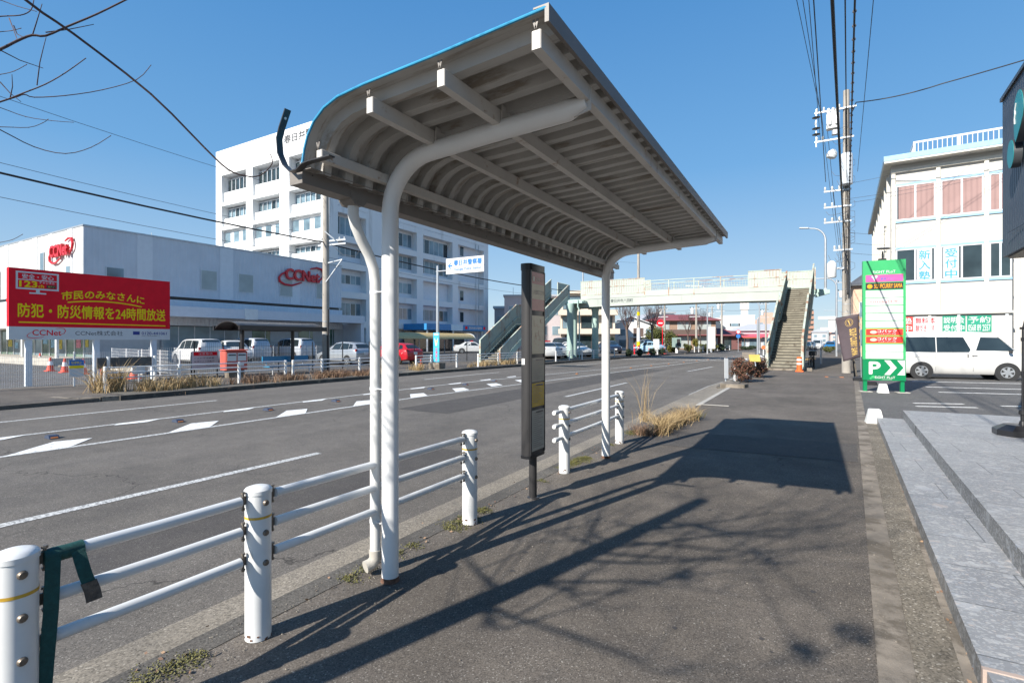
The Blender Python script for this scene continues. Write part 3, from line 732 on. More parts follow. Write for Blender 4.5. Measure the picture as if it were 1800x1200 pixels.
# ------------------------------------------------------------------ bus stop sign
def build_pylon():
    t = thing('bus_stop_sign', 'tall slim black bus stop sign with timetable panels facing the pavement', 'bus stop sign', (-2.455,4.615,0), world=True)
    MB().cyl((-2.455,4.615,0), (-2.455,4.615,.50), .040, n=24).build('pole', 'dark_metal', t, 40)
    MB().lathe((-2.455,4.615,0), [(.06,0),(.058,.006),(.045,.012)], 20).build('base_flange', 'dark_metal', t)
    # body: rounded on its two narrow sides
    def ring(g=0.0):
        pts = []
        for k in range(9): a = R(180+22.5*k); pts.append((-2.455+(.055+g)*math.cos(a), 4.475+(.03+g)*math.sin(a)))
        for k in range(9): a = R(22.5*k); pts.append((-2.455+(.055+g)*math.cos(a), 4.755+(.03+g)*math.sin(a)))
        return pts
    MB().prism(ring(), (0,0,.44), (1,0,0), (0,1,0), (0,0,1.88)).build('case', 'dark_metal', t, 40)
    for z, h in ((2.30,.065),(.425,.03)): MB().prism(ring(.006), (0,0,z), (1,0,0), (0,1,0), (0,0,h)).build('end_cap', 'black_metal', t, 40)
    fx = -2.4
    mb = MB()
    for a, b in ((4.462,4.482),(4.752,4.772)): mb.box(fx-.004, fx+.006, a, b, .46, 2.30)
    mb.pieces('frame', 'black_metal', t, 0)
    MB().box(fx-.003,fx-.0005,4.47,4.767,.45,2.30).build('backing', 'black_metal', t, 0)
    P = {'pink': mat('faded_pink', (0.42,0.12,0.125), .25), 'cream': mat('yellowed_paper', (0.45,0.40,0.28), .25, var=.1), 'grey': mat('greyed_paper', (0.31,0.29,0.23), .25, var=.12),
         'yel': mat('yellow_poster', (0.56,0.35,0.02), .25, var=.15), 'pale': mat('pale_paper', (0.46,0.43,0.36), .25, var=.08), 'ink': mat('faint_ink', (0.12,0.10,0.09), .3), 'inkr': mat('faint_red_ink', (0.35,0.10,0.06), .3)}
    c = (4.482+4.752)/2; w = .27; U = (0,1,0); N = (0,0,1)
    for nm, mm, z0, z1 in (('name_panel','pink',1.90,2.285),('timetable','cream',1.465,1.85),('timetable','grey',1.185,1.425),('notice','yel',.935,1.172),('notice','pale',.495,.90)):
        p = panel(t, nm, P[mm], (fx, c, (z0+z1)/2), U, N, w, z1-z0)
        mb = MB(); rr = random.Random(int(z0*50)); x = fx+.0045
        if nm == 'name_panel':
            panel(p, 'name_strip', P['cream'], (x, c, 2.09), U, N, w, .15, .001)
            lettering(p, '八田町二丁目', (x+.0025, c+.01, 2.085), U, N, .23, .042, P['ink'])
            lettering(p, '名鉄バス', (x+.0015, c+.035, 2.215), U, N, .16, .042, P['pale'])
            panel(p, 'logo', P['pale'], (x, c-.095, 2.215), U, N, .045, .045, .0012)
            mb.box(x, x+.0008, c-.12, c+.12, 2.03, 2.034)
        elif mm == 'cream':
            for k in range(26):
                yy = c+rr.uniform(-.11,.08); zz = z0+rr.uniform(.06,.36)
                if rr.random() < .5: mb.box(x, x+.0008, yy, yy+rr.uniform(.02,.06), zz, zz+.003)
                else: mb.box(x, x+.0008, yy, yy+.003, zz-rr.uniform(.02,.07), zz)
        else:
            for k in range(int((z1-z0)/.02)-2):
                zz = z1-.03-k*.02; mb.box(x, x+.0008, c-.11, c-.11+rr.uniform(.1,.22), zz, zz+.004)
            mb.box(x, x+.0008, c-.05, c+.11, z1-.03, z1-.014)
        mb.build('print', P['inkr'] if mm == 'cream' else P['ink'], p, 0)
    MB().box(-2.49,-2.455,4.442,4.4445,1.36,1.42).build('sticker', 'sign_white', t, 0)
build_pylon()

# ------------------------------------------------------------------ dry grass by the near kerb
rnd = random.Random(11)
g = MB(); blades(g, (-2.86,10.1,-.02), (.09,.14), 42, 1.1, rnd, .26, .0024); blades(g, (-2.86,10.1,-.02), (.16,.25), 80, .32, rnd, .6, .003)
tag(g.build('grass_tuft', 'dry', None, 0), 'tall dry grass tuft growing in the gutter beyond the second guard rail', 'dry grass', 'dry grass along the near kerb')
g = MB()
for k in range(9): blades(g, (-2.3+rnd.gauss(0,.06)+.02*k, 8.75+.24*k, 0), (.16,.16), 190, .30+.05*math.sin(k), rnd, .75, .0035)
tag(g.build('grass_tuft.001', 'dry', None, 0), 'low sprawling straw-coloured grass at the edge of the near pavement', 'dry grass', 'dry grass along the near kerb')
g = MB(); blades(g, (-2.45,8.6,0), (.3,.2), 260, .22, rnd, .9, .003)
tag(g.build('grass_tuft.002', 'dry_brown', None, 0), 'brown withered weeds in front of the straw-coloured grass', 'dry grass', 'dry grass along the near kerb')
g = MB(); blades(g, (-2.05,11.0,0), (.12,.25), 120, .16, rnd, .8, .003)
tag(g.build('grass_tuft.003', 'leaf_yel', None, 0), 'small green grass patch behind the straw-coloured grass', 'grass', 'dry grass along the near kerb')

# ------------------------------------------------------------------ bare tree beside the camera (its branches reach into the sky, its shadow lies on the pavement)
def px(x, y, Z):
    a = (x-900)*Z/900; c, s = math.cos(math.atan(527/900)), math.sin(math.atan(527/900))
    return Vector((c*a-s*Z, s*a+c*Z, 1.6+(598-y)*Z/900))
def build_tree():
    t = thing('bare_tree', 'leafless street tree at the left whose twigs hang into the sky', 'tree', (-2.86,-1.12,0), world=True)
    rr = random.Random(5)
    top = [(-2.86,-1.12,0),(-2.85,-1.13,.8),(-2.87,-1.11,1.7),(-2.84,-1.14,2.6),(-2.83,-1.12,3.4),(-2.85,-1.1,4.3)]
    MB().tube(top, [.125,.105,.098,.095,.088,.07], 14).build('trunk', 'bark', t, 60)
    mb = MB()
    for k in range(17):
        a = rr.uniform(-2.9, .45); z = rr.uniform(2.3, 4.3)
        bare_crown(mb, (-2.85,-1.12,z), (math.cos(a),math.sin(a)*.8-.15,.55), rr.uniform(.6,1.0), .019, 4, rr, .2, 5, 3, .55)
    # limbs that reach forward over the kerb, each ending in shoots that turn up at the tip
    def limb(z, pts, r0, r1):
        p0_ = Vector((-2.86,-1.12,z)); p1_ = px(*pts[0]); q = [p0_]+[p0_.lerp(p1_, f)+Vector((0,0,.12*math.sin(3.14*f))) for f in (.25,.5,.75,.9)]+[px(*p) for p in pts]; n = len(q)
        # smooth by inserting points
        s = []
        for i in range(n-1):
            p0, p1, p2, p3 = q[max(0,i-1)], q[i], q[i+1], q[min(n-1,i+2)]
            for u in (0,.34,.67):
                s.append(.5*((2*p1)+(-p0+p2)*u+(2*p0-5*p1+4*p2-p3)*u*u+(-p0+3*p1-3*p2+p3)*u**3))
        s.append(q[-1]); m = len(s)
        mb.tube(s, [r0+(r1-r0)*(i/(m-1))**.6*1.0 for i in range(m)], 7)
        for i in range(6, m, 3): mb.lathe(s[i], [(.001,-.004),(r0+(r1-r0)*(i/(m-1))**.6+.0008,0),(.001,.005)], 6, (s[i]-s[i-1]))
    limb(3.9, [(45,0,1.75),(130,60,1.82),(265,165,1.92),(360,260,2.03),(400,297,2.07),(430,309,2.1),(458,308,2.13),(478,288,2.15),(476,272,2.15)], .0085, .0018)
    limb(3.0, [(-60,110,2.2),(0,87,2.3),(30,72,2.35),(56,62,2.38),(80,63,2.4),(120,46,2.45),(170,25,2.5),(225,-2,2.55)], .0105, .0038)
    limb(2.75, [(-80,200,2.4),(0,179,2.55),(40,164,2.6),(80,148,2.64),(115,128,2.66),(150,103,2.68)], .0075, .0022)
    limb(2.7, [(-60,190,2.6),(20,173,2.7),(42,166,2.72),(60,171,2.75),(115,168,2.8),(180,158,2.9),(240,140,2.95),(265,115,3.0)], .006, .0018)
    limb(2.5, [(-80,190,2.5),(0,228,2.6),(60,258,2.7),(115,270,2.75),(160,259,2.8),(194,239,2.85)], .0055, .0017)
    limb(2.45, [(-60,224,2.7),(0,223,2.8),(50,224,2.85),(75,216,2.87),(84,210,2.87)], .0045, .0014)
    limb(2.4, [(-60,170,2.7),(0,189,2.8),(45,205,2.85),(90,212,2.87),(128,215,2.9)], .0045, .0014)
    limb(2.3, [(-50,436,3.0),(0,426,3.0),(22,421,3.0),(39,412,3.0)], .004, .0014)
    limb(3.1, [(-60,36,2.4),(0,29,2.5),(35,27,2.52),(52,20,2.54),(58,8,2.55),(60,-8,2.56)], .005, .002)
    limb(3.0, [(-60,-20,2.4),(0,0,2.5),(30,11,2.5),(63,20,2.5)], .004, .0014)
    limb(2.8, [(-60,140,2.5),(0,131,2.55),(25,125,2.55),(46,114,2.55)], .004, .0014)
    limb(2.9, [(-60,60,2.4),(0,56,2.5),(20,54,2.5),(36,50,2.5)], .004, .0014)
    for seq in ([(65,150,2.63),(70,110,2.63),(76,85,2.63),(81,66,2.63)], [(57,62,2.38),(64,40,2.38),(70,20,2.38),(74,7,2.38)], [(0,88,2.35),(35,106,2.4),(76,120,2.45)], [(16,32,2.5),(23,50,2.45),(31,72,2.35)],
                [(24,45,2.4),(30,60,2.4),(42,66,2.38)], [(18,172,2.6),(22,152,2.6),(21,131,2.6)], [(0,144,2.6),(18,164,2.6),(37,179,2.6)], [(80,57,2.4),(120,52,2.45),(165,43,2.5)]):
        s = [px(*p) for p in seq]; mb.tube(s, [.0027-.0013*i/(len(s)-1) for i in range(len(s))], 6)
    mb.build('crown', 'twig', t, 60)
    cl = MB()  # unseen clumps, added up the sun's path to cast blob shadows on the pavement
    for (gx, gy, d) in ((0.2,3.37,5.4),(-.28,4.2,5.2),(-.05,3.05,5.6),(-.75,3.6,5.0)):
        q = Vector((gx-.28*d, gy-.96*d, .6346*d))
        for _ in range(70):
            p = q+Vector((rr.gauss(0,.05),rr.gauss(0,.05),rr.gauss(0,.022))); a = Vector((rr.gauss(0,1),rr.gauss(0,1),rr.gauss(0,1))).normalized()*.02; b = a.orthogonal().normalized()*.012
            cl.add([p-a,p-b,p+a,p+b],[(0,1,2,3)])
        cl.tube([q+Vector((0,0,-.02)), (q+Vector((-2.85,-1.12,q.z+.5)))/2+Vector((0,0,.15)), (-2.85,-1.12,min(4.2,q.z+.5))], .005, 5)
    cl.build('shadow_clumps', 'dry_brown', t, 0)
build_tree()

# ------------------------------------------------------------------ stone steps, shop front and stand on the right
def s1(Y): return .668+.0457*(Y-3.09)
def build_steps():
    t = thing('stone_steps', 'grey flecked stone steps in front of the dark shop at the right', 'steps', (2.0,8.0,0), world=True)
    def slab(name, x0, x1, y0, y1, z0, z1):
        mb = MB()
        a = [(s1(y0)+x0, y0), (s1(y0)+x1, y0), (s1(y1)+x1, y1), (s1(y1)+x0, y1)]
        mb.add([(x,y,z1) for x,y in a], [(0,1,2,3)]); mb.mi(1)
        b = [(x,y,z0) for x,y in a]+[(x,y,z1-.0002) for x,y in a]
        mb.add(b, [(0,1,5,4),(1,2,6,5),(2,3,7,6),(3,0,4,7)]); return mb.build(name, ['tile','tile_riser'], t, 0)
    slab('lower_step', 0, .43, 3.09, 12.06, -.02, .12)
    slab('upper_step', .412, 5.0, 3.2, 12.2, -.02, .27)
    mb = MB(); mb.box(s1(3.09)-.004, 5, 3.060, 3.088, -.02, .123); mb.build('edge_strip', 'tile_end', t, 0)
    MB().box(s1(3.09)+.01, 5, 2.2, 3.06, -.02, .117).build('landing', 'tile', t, 0)
build_steps()
def build_shop():
    t = thing('shop_building', 'dark grey metal-clad shop with two teal discs on its overhanging box', 'shop', (3,8,0), world=True)
    k = .0457; X0 = 2.83
    wx = lambda Y: X0+k*(Y-11.86)
    cl_m = ribbed('dark_cladding', (0.062,0.072,0.092), 'Y', .11, .45, .6)
    mb = MB(); y0, y1 = 1.0, 11.86; a = [(wx(y0),y0),(wx(y0)+7,y0),(wx(y1)+7,y1-.3),(wx(y1),y1)]
    mb.prism(a, (0,0,3.02), (1,0,0), (0,1,0), (0,0,2.68)); mb.build('overhang', cl_m, t, 0)
    mb = MB(); a2 = [(wx(y0)-.03,y0-.03),(wx(y0)+7,y0-.03),(wx(y1)+7,y1-.27),(wx(y1)-.03,y1+.03)]
    mb.prism(a2, (0,0,5.70), (1,0,0), (0,1,0), (0,0,.06)); mb.build('parapet', 'dark_metal', t, 0)
    MB().prism([(x+(.06 if i in (0,3) else -.06), y+(.06 if i < 2 else -.06)) for i,(x,y) in enumerate(a)], (0,0,2.99), (1,0,0), (0,1,0), (0,0,.026)).build('soffit', mat('beige_soffit', (.55,.48,.38), .7), t, 0)
    MB().box(4.4, 10, 1.4, 10.6, 0.271, 2.99).build('shop_front', 'win_dark', t, 0)
    MB().box(wx(10.2)-.012, wx(10.2)-.002, 9.4, 11.25, 3.345, 3.352).build('cladding_gap', 'black_metal', t, 0)
    # disc sign: a big drop shape above a smaller disc
    n = Vector((-1, k, 0)).normalized(); u = Vector((k,1,0)).normalized()*-1     # u points towards the camera
    teal = mat('teal_sign', (0.006,0.27,0.27), .35); side = mat('sign_return', (.045,.05,.055), .4)
    def disc(name, pts, yc, zc):
        o = Vector((wx(yc), yc, zc)); mb = MB()
        mb.mi(1).prism(pts, o+n*.03, u, (0,0,1), n*.10); mb.mi(0).prism([(x*.985,z*.985) for x,z in pts], o+n*.13, u, (0,0,1), n*.004)
        return mb.build(name, [teal, side], t, 30)
    big = [(.25*math.cos(R(a)), .30*math.sin(R(a))) for a in range(-10, 191, 10)]+[(-.235,-.22),(-.20,-.36),(-.15,-.42),(-.05,-.36),(.12,-.24),(.22,-.14)]
    b = disc('logo_disc', big, 10.27, 4.98)
    disc('logo_disc', [(.185*math.cos(R(a)), .215*math.sin(R(a))) for a in range(0,360,12)], 10.70, 4.47)
    mb = MB(); mb.tube([Vector((wx(10.27),10.27,4.98))+n*.137+u*x+Vector((0,0,z)) for x,z in ((-.10,.15),(-.16,.06),(-.15,0),(-.18,-.06),(-.17,-.14))], .009, 6)
    mb.build('emblem', 'sign_white', b, 30)
build_shop()
def build_stand():
    t = thing('banner_stand', 'black weighted base with a thin pole standing on the stone steps', 'banner stand', (2.55,9.8,.27))
    o = [(-.30,-.12),(-.17,-.26),(.17,-.26),(.30,-.12),(.30,.12),(.17,.26),(-.17,.26),(-.30,.12)]
    mb = MB(); n = 8; vs = []
    for g, z in ((1,0),(1,.075),(.97,.085),(.62,.15),(.3,.155)): vs += [(x*g,y*g,z) for x,y in o]
    fs = [tuple(reversed(range(8)))]+[tuple(range(32,40))]
    for r in range(4): fs += [(r*8+i, r*8+(i+1)%8, r*8+8+(i+1)%8, r*8+8+i) for i in range(8)]
    mb.add(vs, fs).build('base', 'black_metal', t, 0)
    MB().lathe((0,0,.15), [(.045,0),(.035,.05),(.026,.055),(.026,.14),(.045,.145),(.045,.2),(.03,.22)], 16).build('socket', 'black_metal', t)
    MB().cyl((0,0,.3),(0,0,1.52),.016,.013,12).build('pole', 'black_metal', t)
    mb = MB().lathe((0,0,.82), [(.02,0),(.02,.05)], 10); mb.lathe((0,0,1.32), [(.022,0),(.022,.05)], 10); mb.beam((-.03,0,1.5),(.14,.02,1.5),.03,.03); mb.tube([(0,0,1.5),(.05,.01,1.75),(.12,.02,2.3)], .011, 8)
    mb.build('clamp', 'black_metal', t)
build_stand()
for i, (x, y, rz, lab) in enumerate(((1.05,12.15,.06,'white concrete block at the far end of the stone steps'),(1.88,19.3,.05,'white concrete block between the legs of the green parking sign'))):
    mb = MB(); vs = []
    for z, a, b in ((0,.145,.12),(.255,.095,.07),(.27,.08,.055)): vs += [(-a,-b,z),(a,-b,z),(a,b,z),(-a,b,z)]
    mb.add(vs, [(3,2,1,0),(8,9,10,11)]+[(r*4+j, r*4+(j+1)%4, r*4+4+(j+1)%4, r*4+4+j) for r in (0,1) for j in range(4)])
    o = mb.build('concrete_block', mat('white_block', (.72,.72,.68), .8, var=.12, stain=(.35,.36,.2), sth=.63, ss=5) if i == 0 else bpy.data.materials['white_block'], None, 0)
    o.location = (x,y,0); o.rotation_euler = (0,0,rz); tag(o, lab, 'concrete block', 'white concrete blocks')
# ------------------------------------------------------------------ vehicles
ST = {  # t from nose to tail: bottom, belt, top (fractions of H), lower and upper half width (fractions of W/2)
 'hatch': [(0,.24,.40,.44,.72,.62),(.015,.17,.44,.47,.86,.74),(.06,.14,.48,.54,.97,.80),(.2,.13,.58,.64,1,.84),(.275,.13,.62,.675,1,.82),(.44,.13,.635,.965,1,.68),(.55,.13,.645,1,1,.67),(.78,.13,.66,.975,1,.65),(.87,.14,.67,.93,.99,.63),(.965,.17,.66,.70,.96,.80),(.99,.2,.60,.64,.93,.80),(1,.28,.45,.5,.86,.74)],
 'suv': [(0,.26,.46,.50,.74,.66),(.015,.2,.50,.54,.88,.76),(.06,.17,.54,.60,.97,.82),(.2,.16,.60,.66,1,.86),(.27,.16,.63,.69,1,.84),(.42,.16,.645,.96,1,.70),(.54,.16,.65,1,1,.69),(.80,.16,.67,.975,1,.67),(.90,.17,.68,.90,.99,.64),(.97,.19,.66,.70,.96,.82),(.99,.22,.6,.64,.94,.8),(1,.3,.46,.5,.88,.76)],
 'sedan': [(0,.24,.42,.46,.72,.62),(.012,.18,.46,.50,.88,.74),(.05,.14,.5,.56,.97,.80),(.2,.13,.58,.64,1,.84),(.27,.13,.62,.67,1,.82),(.42,.13,.635,.965,1,.66),(.52,.13,.645,1,1,.65),(.70,.13,.66,.97,1,.64),(.85,.14,.66,.72,.99,.78),(.96,.16,.65,.71,.96,.80),(.99,.2,.58,.66,.93,.78),(1,.28,.45,.55,.86,.72)],
 'minivan': [(0,.20,.38,.42,.74,.66),(.012,.14,.42,.46,.9,.78),(.05,.11,.47,.52,.98,.84),(.13,.1,.53,.575,1,.86),(.18,.1,.55,.60,1,.86),(.33,.1,.56,.955,1,.76),(.42,.1,.565,.99,1,.76),(.8,.1,.58,1,1,.76),(.93,.11,.585,.975,1,.74),(.975,.13,.58,.86,.97,.76),(.99,.15,.55,.60,.95,.84),(1,.22,.42,.47,.9,.8)],
 'van': [(0,.20,.36,.42,.76,.70),(.008,.15,.42,.47,.90,.80),(.03,.12,.47,.525,.98,.86),(.055,.11,.50,.56,1,.87),(.08,.11,.515,.59,1,.87),(.235,.11,.55,.955,1,.80),(.30,.11,.555,.985,1,.80),(.5,.11,.555,1,1,.80),(.9,.11,.555,1,1,.80),(.965,.12,.555,.985,1,.79),(.985,.13,.55,.955,.985,.79),(1,.16,.53,.70,.96,.84)],
}
SW = {  # side windows as (t, z/H) outlines; windscreen and rear screen as (t, t)
 'hatch': ([[(.335,.67),(.455,.905),(.60,.935),(.60,.665)],[(.615,.668),(.615,.935),(.77,.915),(.80,.68)],[(.81,.69),(.785,.91),(.85,.875),(.885,.71)]], (.29,.425), (.885,.95)),
 'suv': ([[(.33,.68),(.44,.9),(.58,.935),(.58,.675)],[(.595,.678),(.595,.935),(.77,.91),(.80,.69)],[(.81,.70),(.785,.905),(.86,.85),(.885,.72)]], (.285,.405), (.91,.96)),
 'sedan': ([[(.33,.66),(.43,.89),(.545,.93),(.545,.665)],[(.558,.668),(.558,.93),(.67,.90),(.765,.70),(.74,.675)]], (.285,.405), (.715,.835)),
 'minivan': ([[(.24,.59),(.345,.87),(.45,.93),(.45,.59)],[(.465,.59),(.465,.93),(.68,.935),(.68,.6)],[(.695,.6),(.695,.935),(.90,.92),(.925,.62)]], (.195,.32), (.936,.972)),
 'van': ([[(.105,.60),(.155,.73),(.205,.865),(.325,.875),(.36,.60)],[(.405,.565),(.395,.62),(.44,.875),(.625,.88),(.625,.56)],[(.632,.56),(.632,.88),(.90,.88),(.925,.86),(.925,.57)]], (.09,.225), (.968,.983)),
}
WH = {'hatch': (.19,.79,.30), 'suv': (.19,.80,.335), 'sedan': (.19,.79,.31), 'minivan': (.175,.80,.31), 'van': (.158,.735,.325)}
def car(name, label, cat, loc, rz, L, W, H, style, m, group='parked cars', dark_rear=False, plate_front=True, detail=True):
    t = thing(name, label, cat, loc, rz, group); st = ST[style]; X = lambda q: L*(.5-q)
    mb = MB(); vs = []; fs = []
    for (q,zb,zl,zt,wl,wt) in st:
        w = W/2; r = [(0,zb),(wl*.86,zb),(wl*.985,zb+.06),(wl,(zb+zl)*.5),(wl*.985,zl-.05),(wl*.95,zl),(wt,max(zl+.004,zt-.05)),(wt*.88,zt-.012),(wt*.5,zt),(0,zt)]
        ring = [(X(q), y*w, z*H) for y, z in r]; ring += [(a,-b,c) for a,b,c in reversed(ring[1:-1])]
        vs += ring
    k = 18; n = len(st)
    for i in range(n-1):
        for j in range(k): fs.append((i*k+j, i*k+(j+1)%k, (i+1)*k+(j+1)%k, (i+1)*k+j))
    fs += [tuple(range(k)), tuple(reversed(range((n-1)*k, n*k)))]
    body = mb.add(vs, fs).build('body', m, t, 42)
    def at(q):
        for a, b in zip(st, st[1:]):
            if a[0] <= q <= b[0]:
                f = (q-a[0])/(b[0]-a[0]); return [x+(y-x)*f for x, y in zip(a, b)]
        return list(st[-1])
    def side(q, z, off):
        s = at(q); zl, zt, wl, wt = s[2], max(s[2]+.004, s[3]-.05), s[4], s[5]
        if z <= zl: y = wl*(.985+(.95-.985)*max(0,min(1,(z-zl+.05)/.05)))
        else: y = wl*.95+(wt-wl*.95)*min(1,(z-zl)/max(.02,zt-zl))
        return y*W/2+off
    wins, (w0,w1), (r0,r1) = SW[style]
    for poly in wins:
        for s in (-1, 1):
            ts = sorted(set([q for q, _ in poly]+[poly[0][0]+(max(q for q,_ in poly)-min(q for q,_ in poly))*0]+[min(q for q,_ in poly)+(max(q for q,_ in poly)-min(q for q,_ in poly))*k/10 for k in range(11)]))
            vs_ = []; fs_ = []; R_ = 4
            for q in ts:
                zs = []
                for (qa,za),(qb,zb_) in zip(poly, poly[1:]+poly[:1]):
                    if abs(qb-qa) < 1e-9:
                        if abs(q-qa) < 1e-9: zs += [za, zb_]
                    elif min(qa,qb)-1e-9 <= q <= max(qa,qb)+1e-9: zs.append(za+(zb_-za)*(q-qa)/(qb-qa))
                lo, hi = min(zs), max(zs)
                for k in range(R_+1):
                    z = lo+(hi-lo)*k/R_; vs_.append((X(q), s*side(q,z,.007), z*H))
            for i in range(len(ts)-1):
                for k in range(R_): o_ = i*(R_+1)+k; fs_.append((o_,o_+1,o_+R_+2,o_+R_+1))
            MB().add(vs_, fs_).build('side_window', 'car_glass', t, 40)
    for nm, a, b in (('windscreen',w0,w1),('rear_window',r0,r1)):
        sa, sb = at(a), at(b); g = .010
        pts = []
        for q, s in ((a,sa),(b,sb)):
            for f in (-.86,-.5,.5,.86): pts.append((X(q)+(g if nm=='windscreen' else -g), f*s[5]*W/2, (s[3]-(.012 if abs(f) > .6 else 0))*H+g*.6))
        MB().add(pts, [(0,1,5,4),(1,2,6,5),(2,3,7,6)]).build(nm, 'car_glass', t, 30)
    fw, rw, wr = WH[style]
    for q in (fw, rw):
        for s in (-1, 1):
            y = s*(W/2-.11)
            MB().lathe((X(q), s*(W/2-.16), wr), [(wr+.065,0),(wr+.065,.1615)], 28, (0,s,0)).build('wheel_arch', 'trim', t, 40)
            w = MB().lathe((X(q), s*(W/2-.19), wr), [(wr*.62,0),(wr*.96,0),(wr,.03),(wr,.165),(wr*.955,.20),(wr*.66,.203)], 30, (0,s,0)).build('wheel', 'tyre', t, 40)
            rm = MB(); o = Vector((X(q), s*(W/2+.011), wr)); nv = Vector((0,s,0))
            rm.mi(1).lathe(o-nv*.03, [(wr*.66,0),(wr*.64,.024)], 24, nv)
            rm.mi(0); N = 6 if style == 'van' else 5
            for j in range(N):
                a = 2*math.pi*j/N+.3; d = Vector((math.cos(a),0,math.sin(a))); e = nv.cross(d)
                rm.obox(o+d*wr*.36+nv*.002, d, e, nv, wr*.60, wr*(.26 if style=='van' else .2), .016)
            rm.lathe(o-nv*.006, [(wr*.17,0),(wr*.16,.02)], 14, nv)
            vs2 = []; fs2 = []
            for j in range(25):
                a = 2*math.pi*j/24; 
                for rr_ in (.60,.67): vs2.append(o+Vector((math.cos(a)*rr_*wr,0,math.sin(a)*rr_*wr))+nv*.003)
            for j in range(24): fs2.append((2*j,2*j+1,2*j+3,2*j+2))
            rm.add(vs2, fs2); rm.build('rim', ['rim','trim'], w, 30)
    s = at(.02)
    for sg in (-1, 1):
        zz = (s[2]-.03)*H
        MB().obox((X(.035), sg*W*.36, zz), (1,sg*-.55,0), (.55*sg,1,0), (0,0,1), .10, W*.17, H*.075).build('headlight', 'lamp_clear', t, 0)
        e = at(.975); hi = style in ('minivan','van','hatch','suv')
        MB().obox((X(.978), sg*W*.43, (e[2]-(.02 if not hi else .0))*H), (1,0,0), (0,1,0), (0,0,1), .09, W*.075, H*(.10 if style in ('hatch','suv','sedan') else .16)).build('tail_light', 'lamp_red', t, 0)
        q = w0+.03; mz = (at(q)[2]+.055)*H
        MB().obox((X(q+.025), sg*(W/2+.10), mz), (1,0,0), (0,1,0), (0,0,1), .09, .17, .12).build('mirror', m if style != 'van' else 'trim', t, 0, .02)
    MB().box(X(0)-.05, X(0)+.012, -W*.32, W*.32, H*.22, H*.29).build('front_grille', 'trim', t, 0)
    if detail:
        MB().box(X(0), X(0)+.02, -.165, .165, H*.30, H*.30+.165).build('number_plate', 'plate', t, 0)
        MB().box(X(1)-.012, X(1)+.03, -.165, .165, H*.45, H*.45+.165).build('number_plate', 'plate', t, 0)
        for sg in (-1, 1):
            for q in ((.46,.62) if style not in ('van',) else (.37,)):
                yy = side(q, at(q)[2]-.06, 0); MB().obox((X(q), sg*(yy+.006), (at(q)[2]-.065)*H), (1,0,0), (0,1,0), (0,0,1), .17, .03, .028).build('door_handle', 'trim' if style == 'van' else m, t, 0)
            if style == 'van':
                MB().obox((X(.415), sg*(W/2*.985+.006), .49*H), (1,0,0), (0,1,0), (0,0,1), .03, .03, .15).build('door_handle', 'trim', t, 0)
                sm = MB()
                for q in (.38,.635):
                    sm.box(X(q)-.004, X(q)+.004, sg*side(q,.3,.0035)-.003, sg*side(q,.3,.0035)+.003, .17*H, .53*H)
                sm.box(X(.94), X(.66), sg*side(.7,.42,.002)-.003, sg*side(.7,.42,.002)+.003, .455*H, .459*H)
                sm.pieces('door_seam', 'trim', t, 0)
                MB().box(X(.10), X(.005), sg*(W/2*.97)-.04, sg*(W/2*.97)+.012, .13*H, .20*H).build('bumper_strip', 'trim', t, 0)
    return t

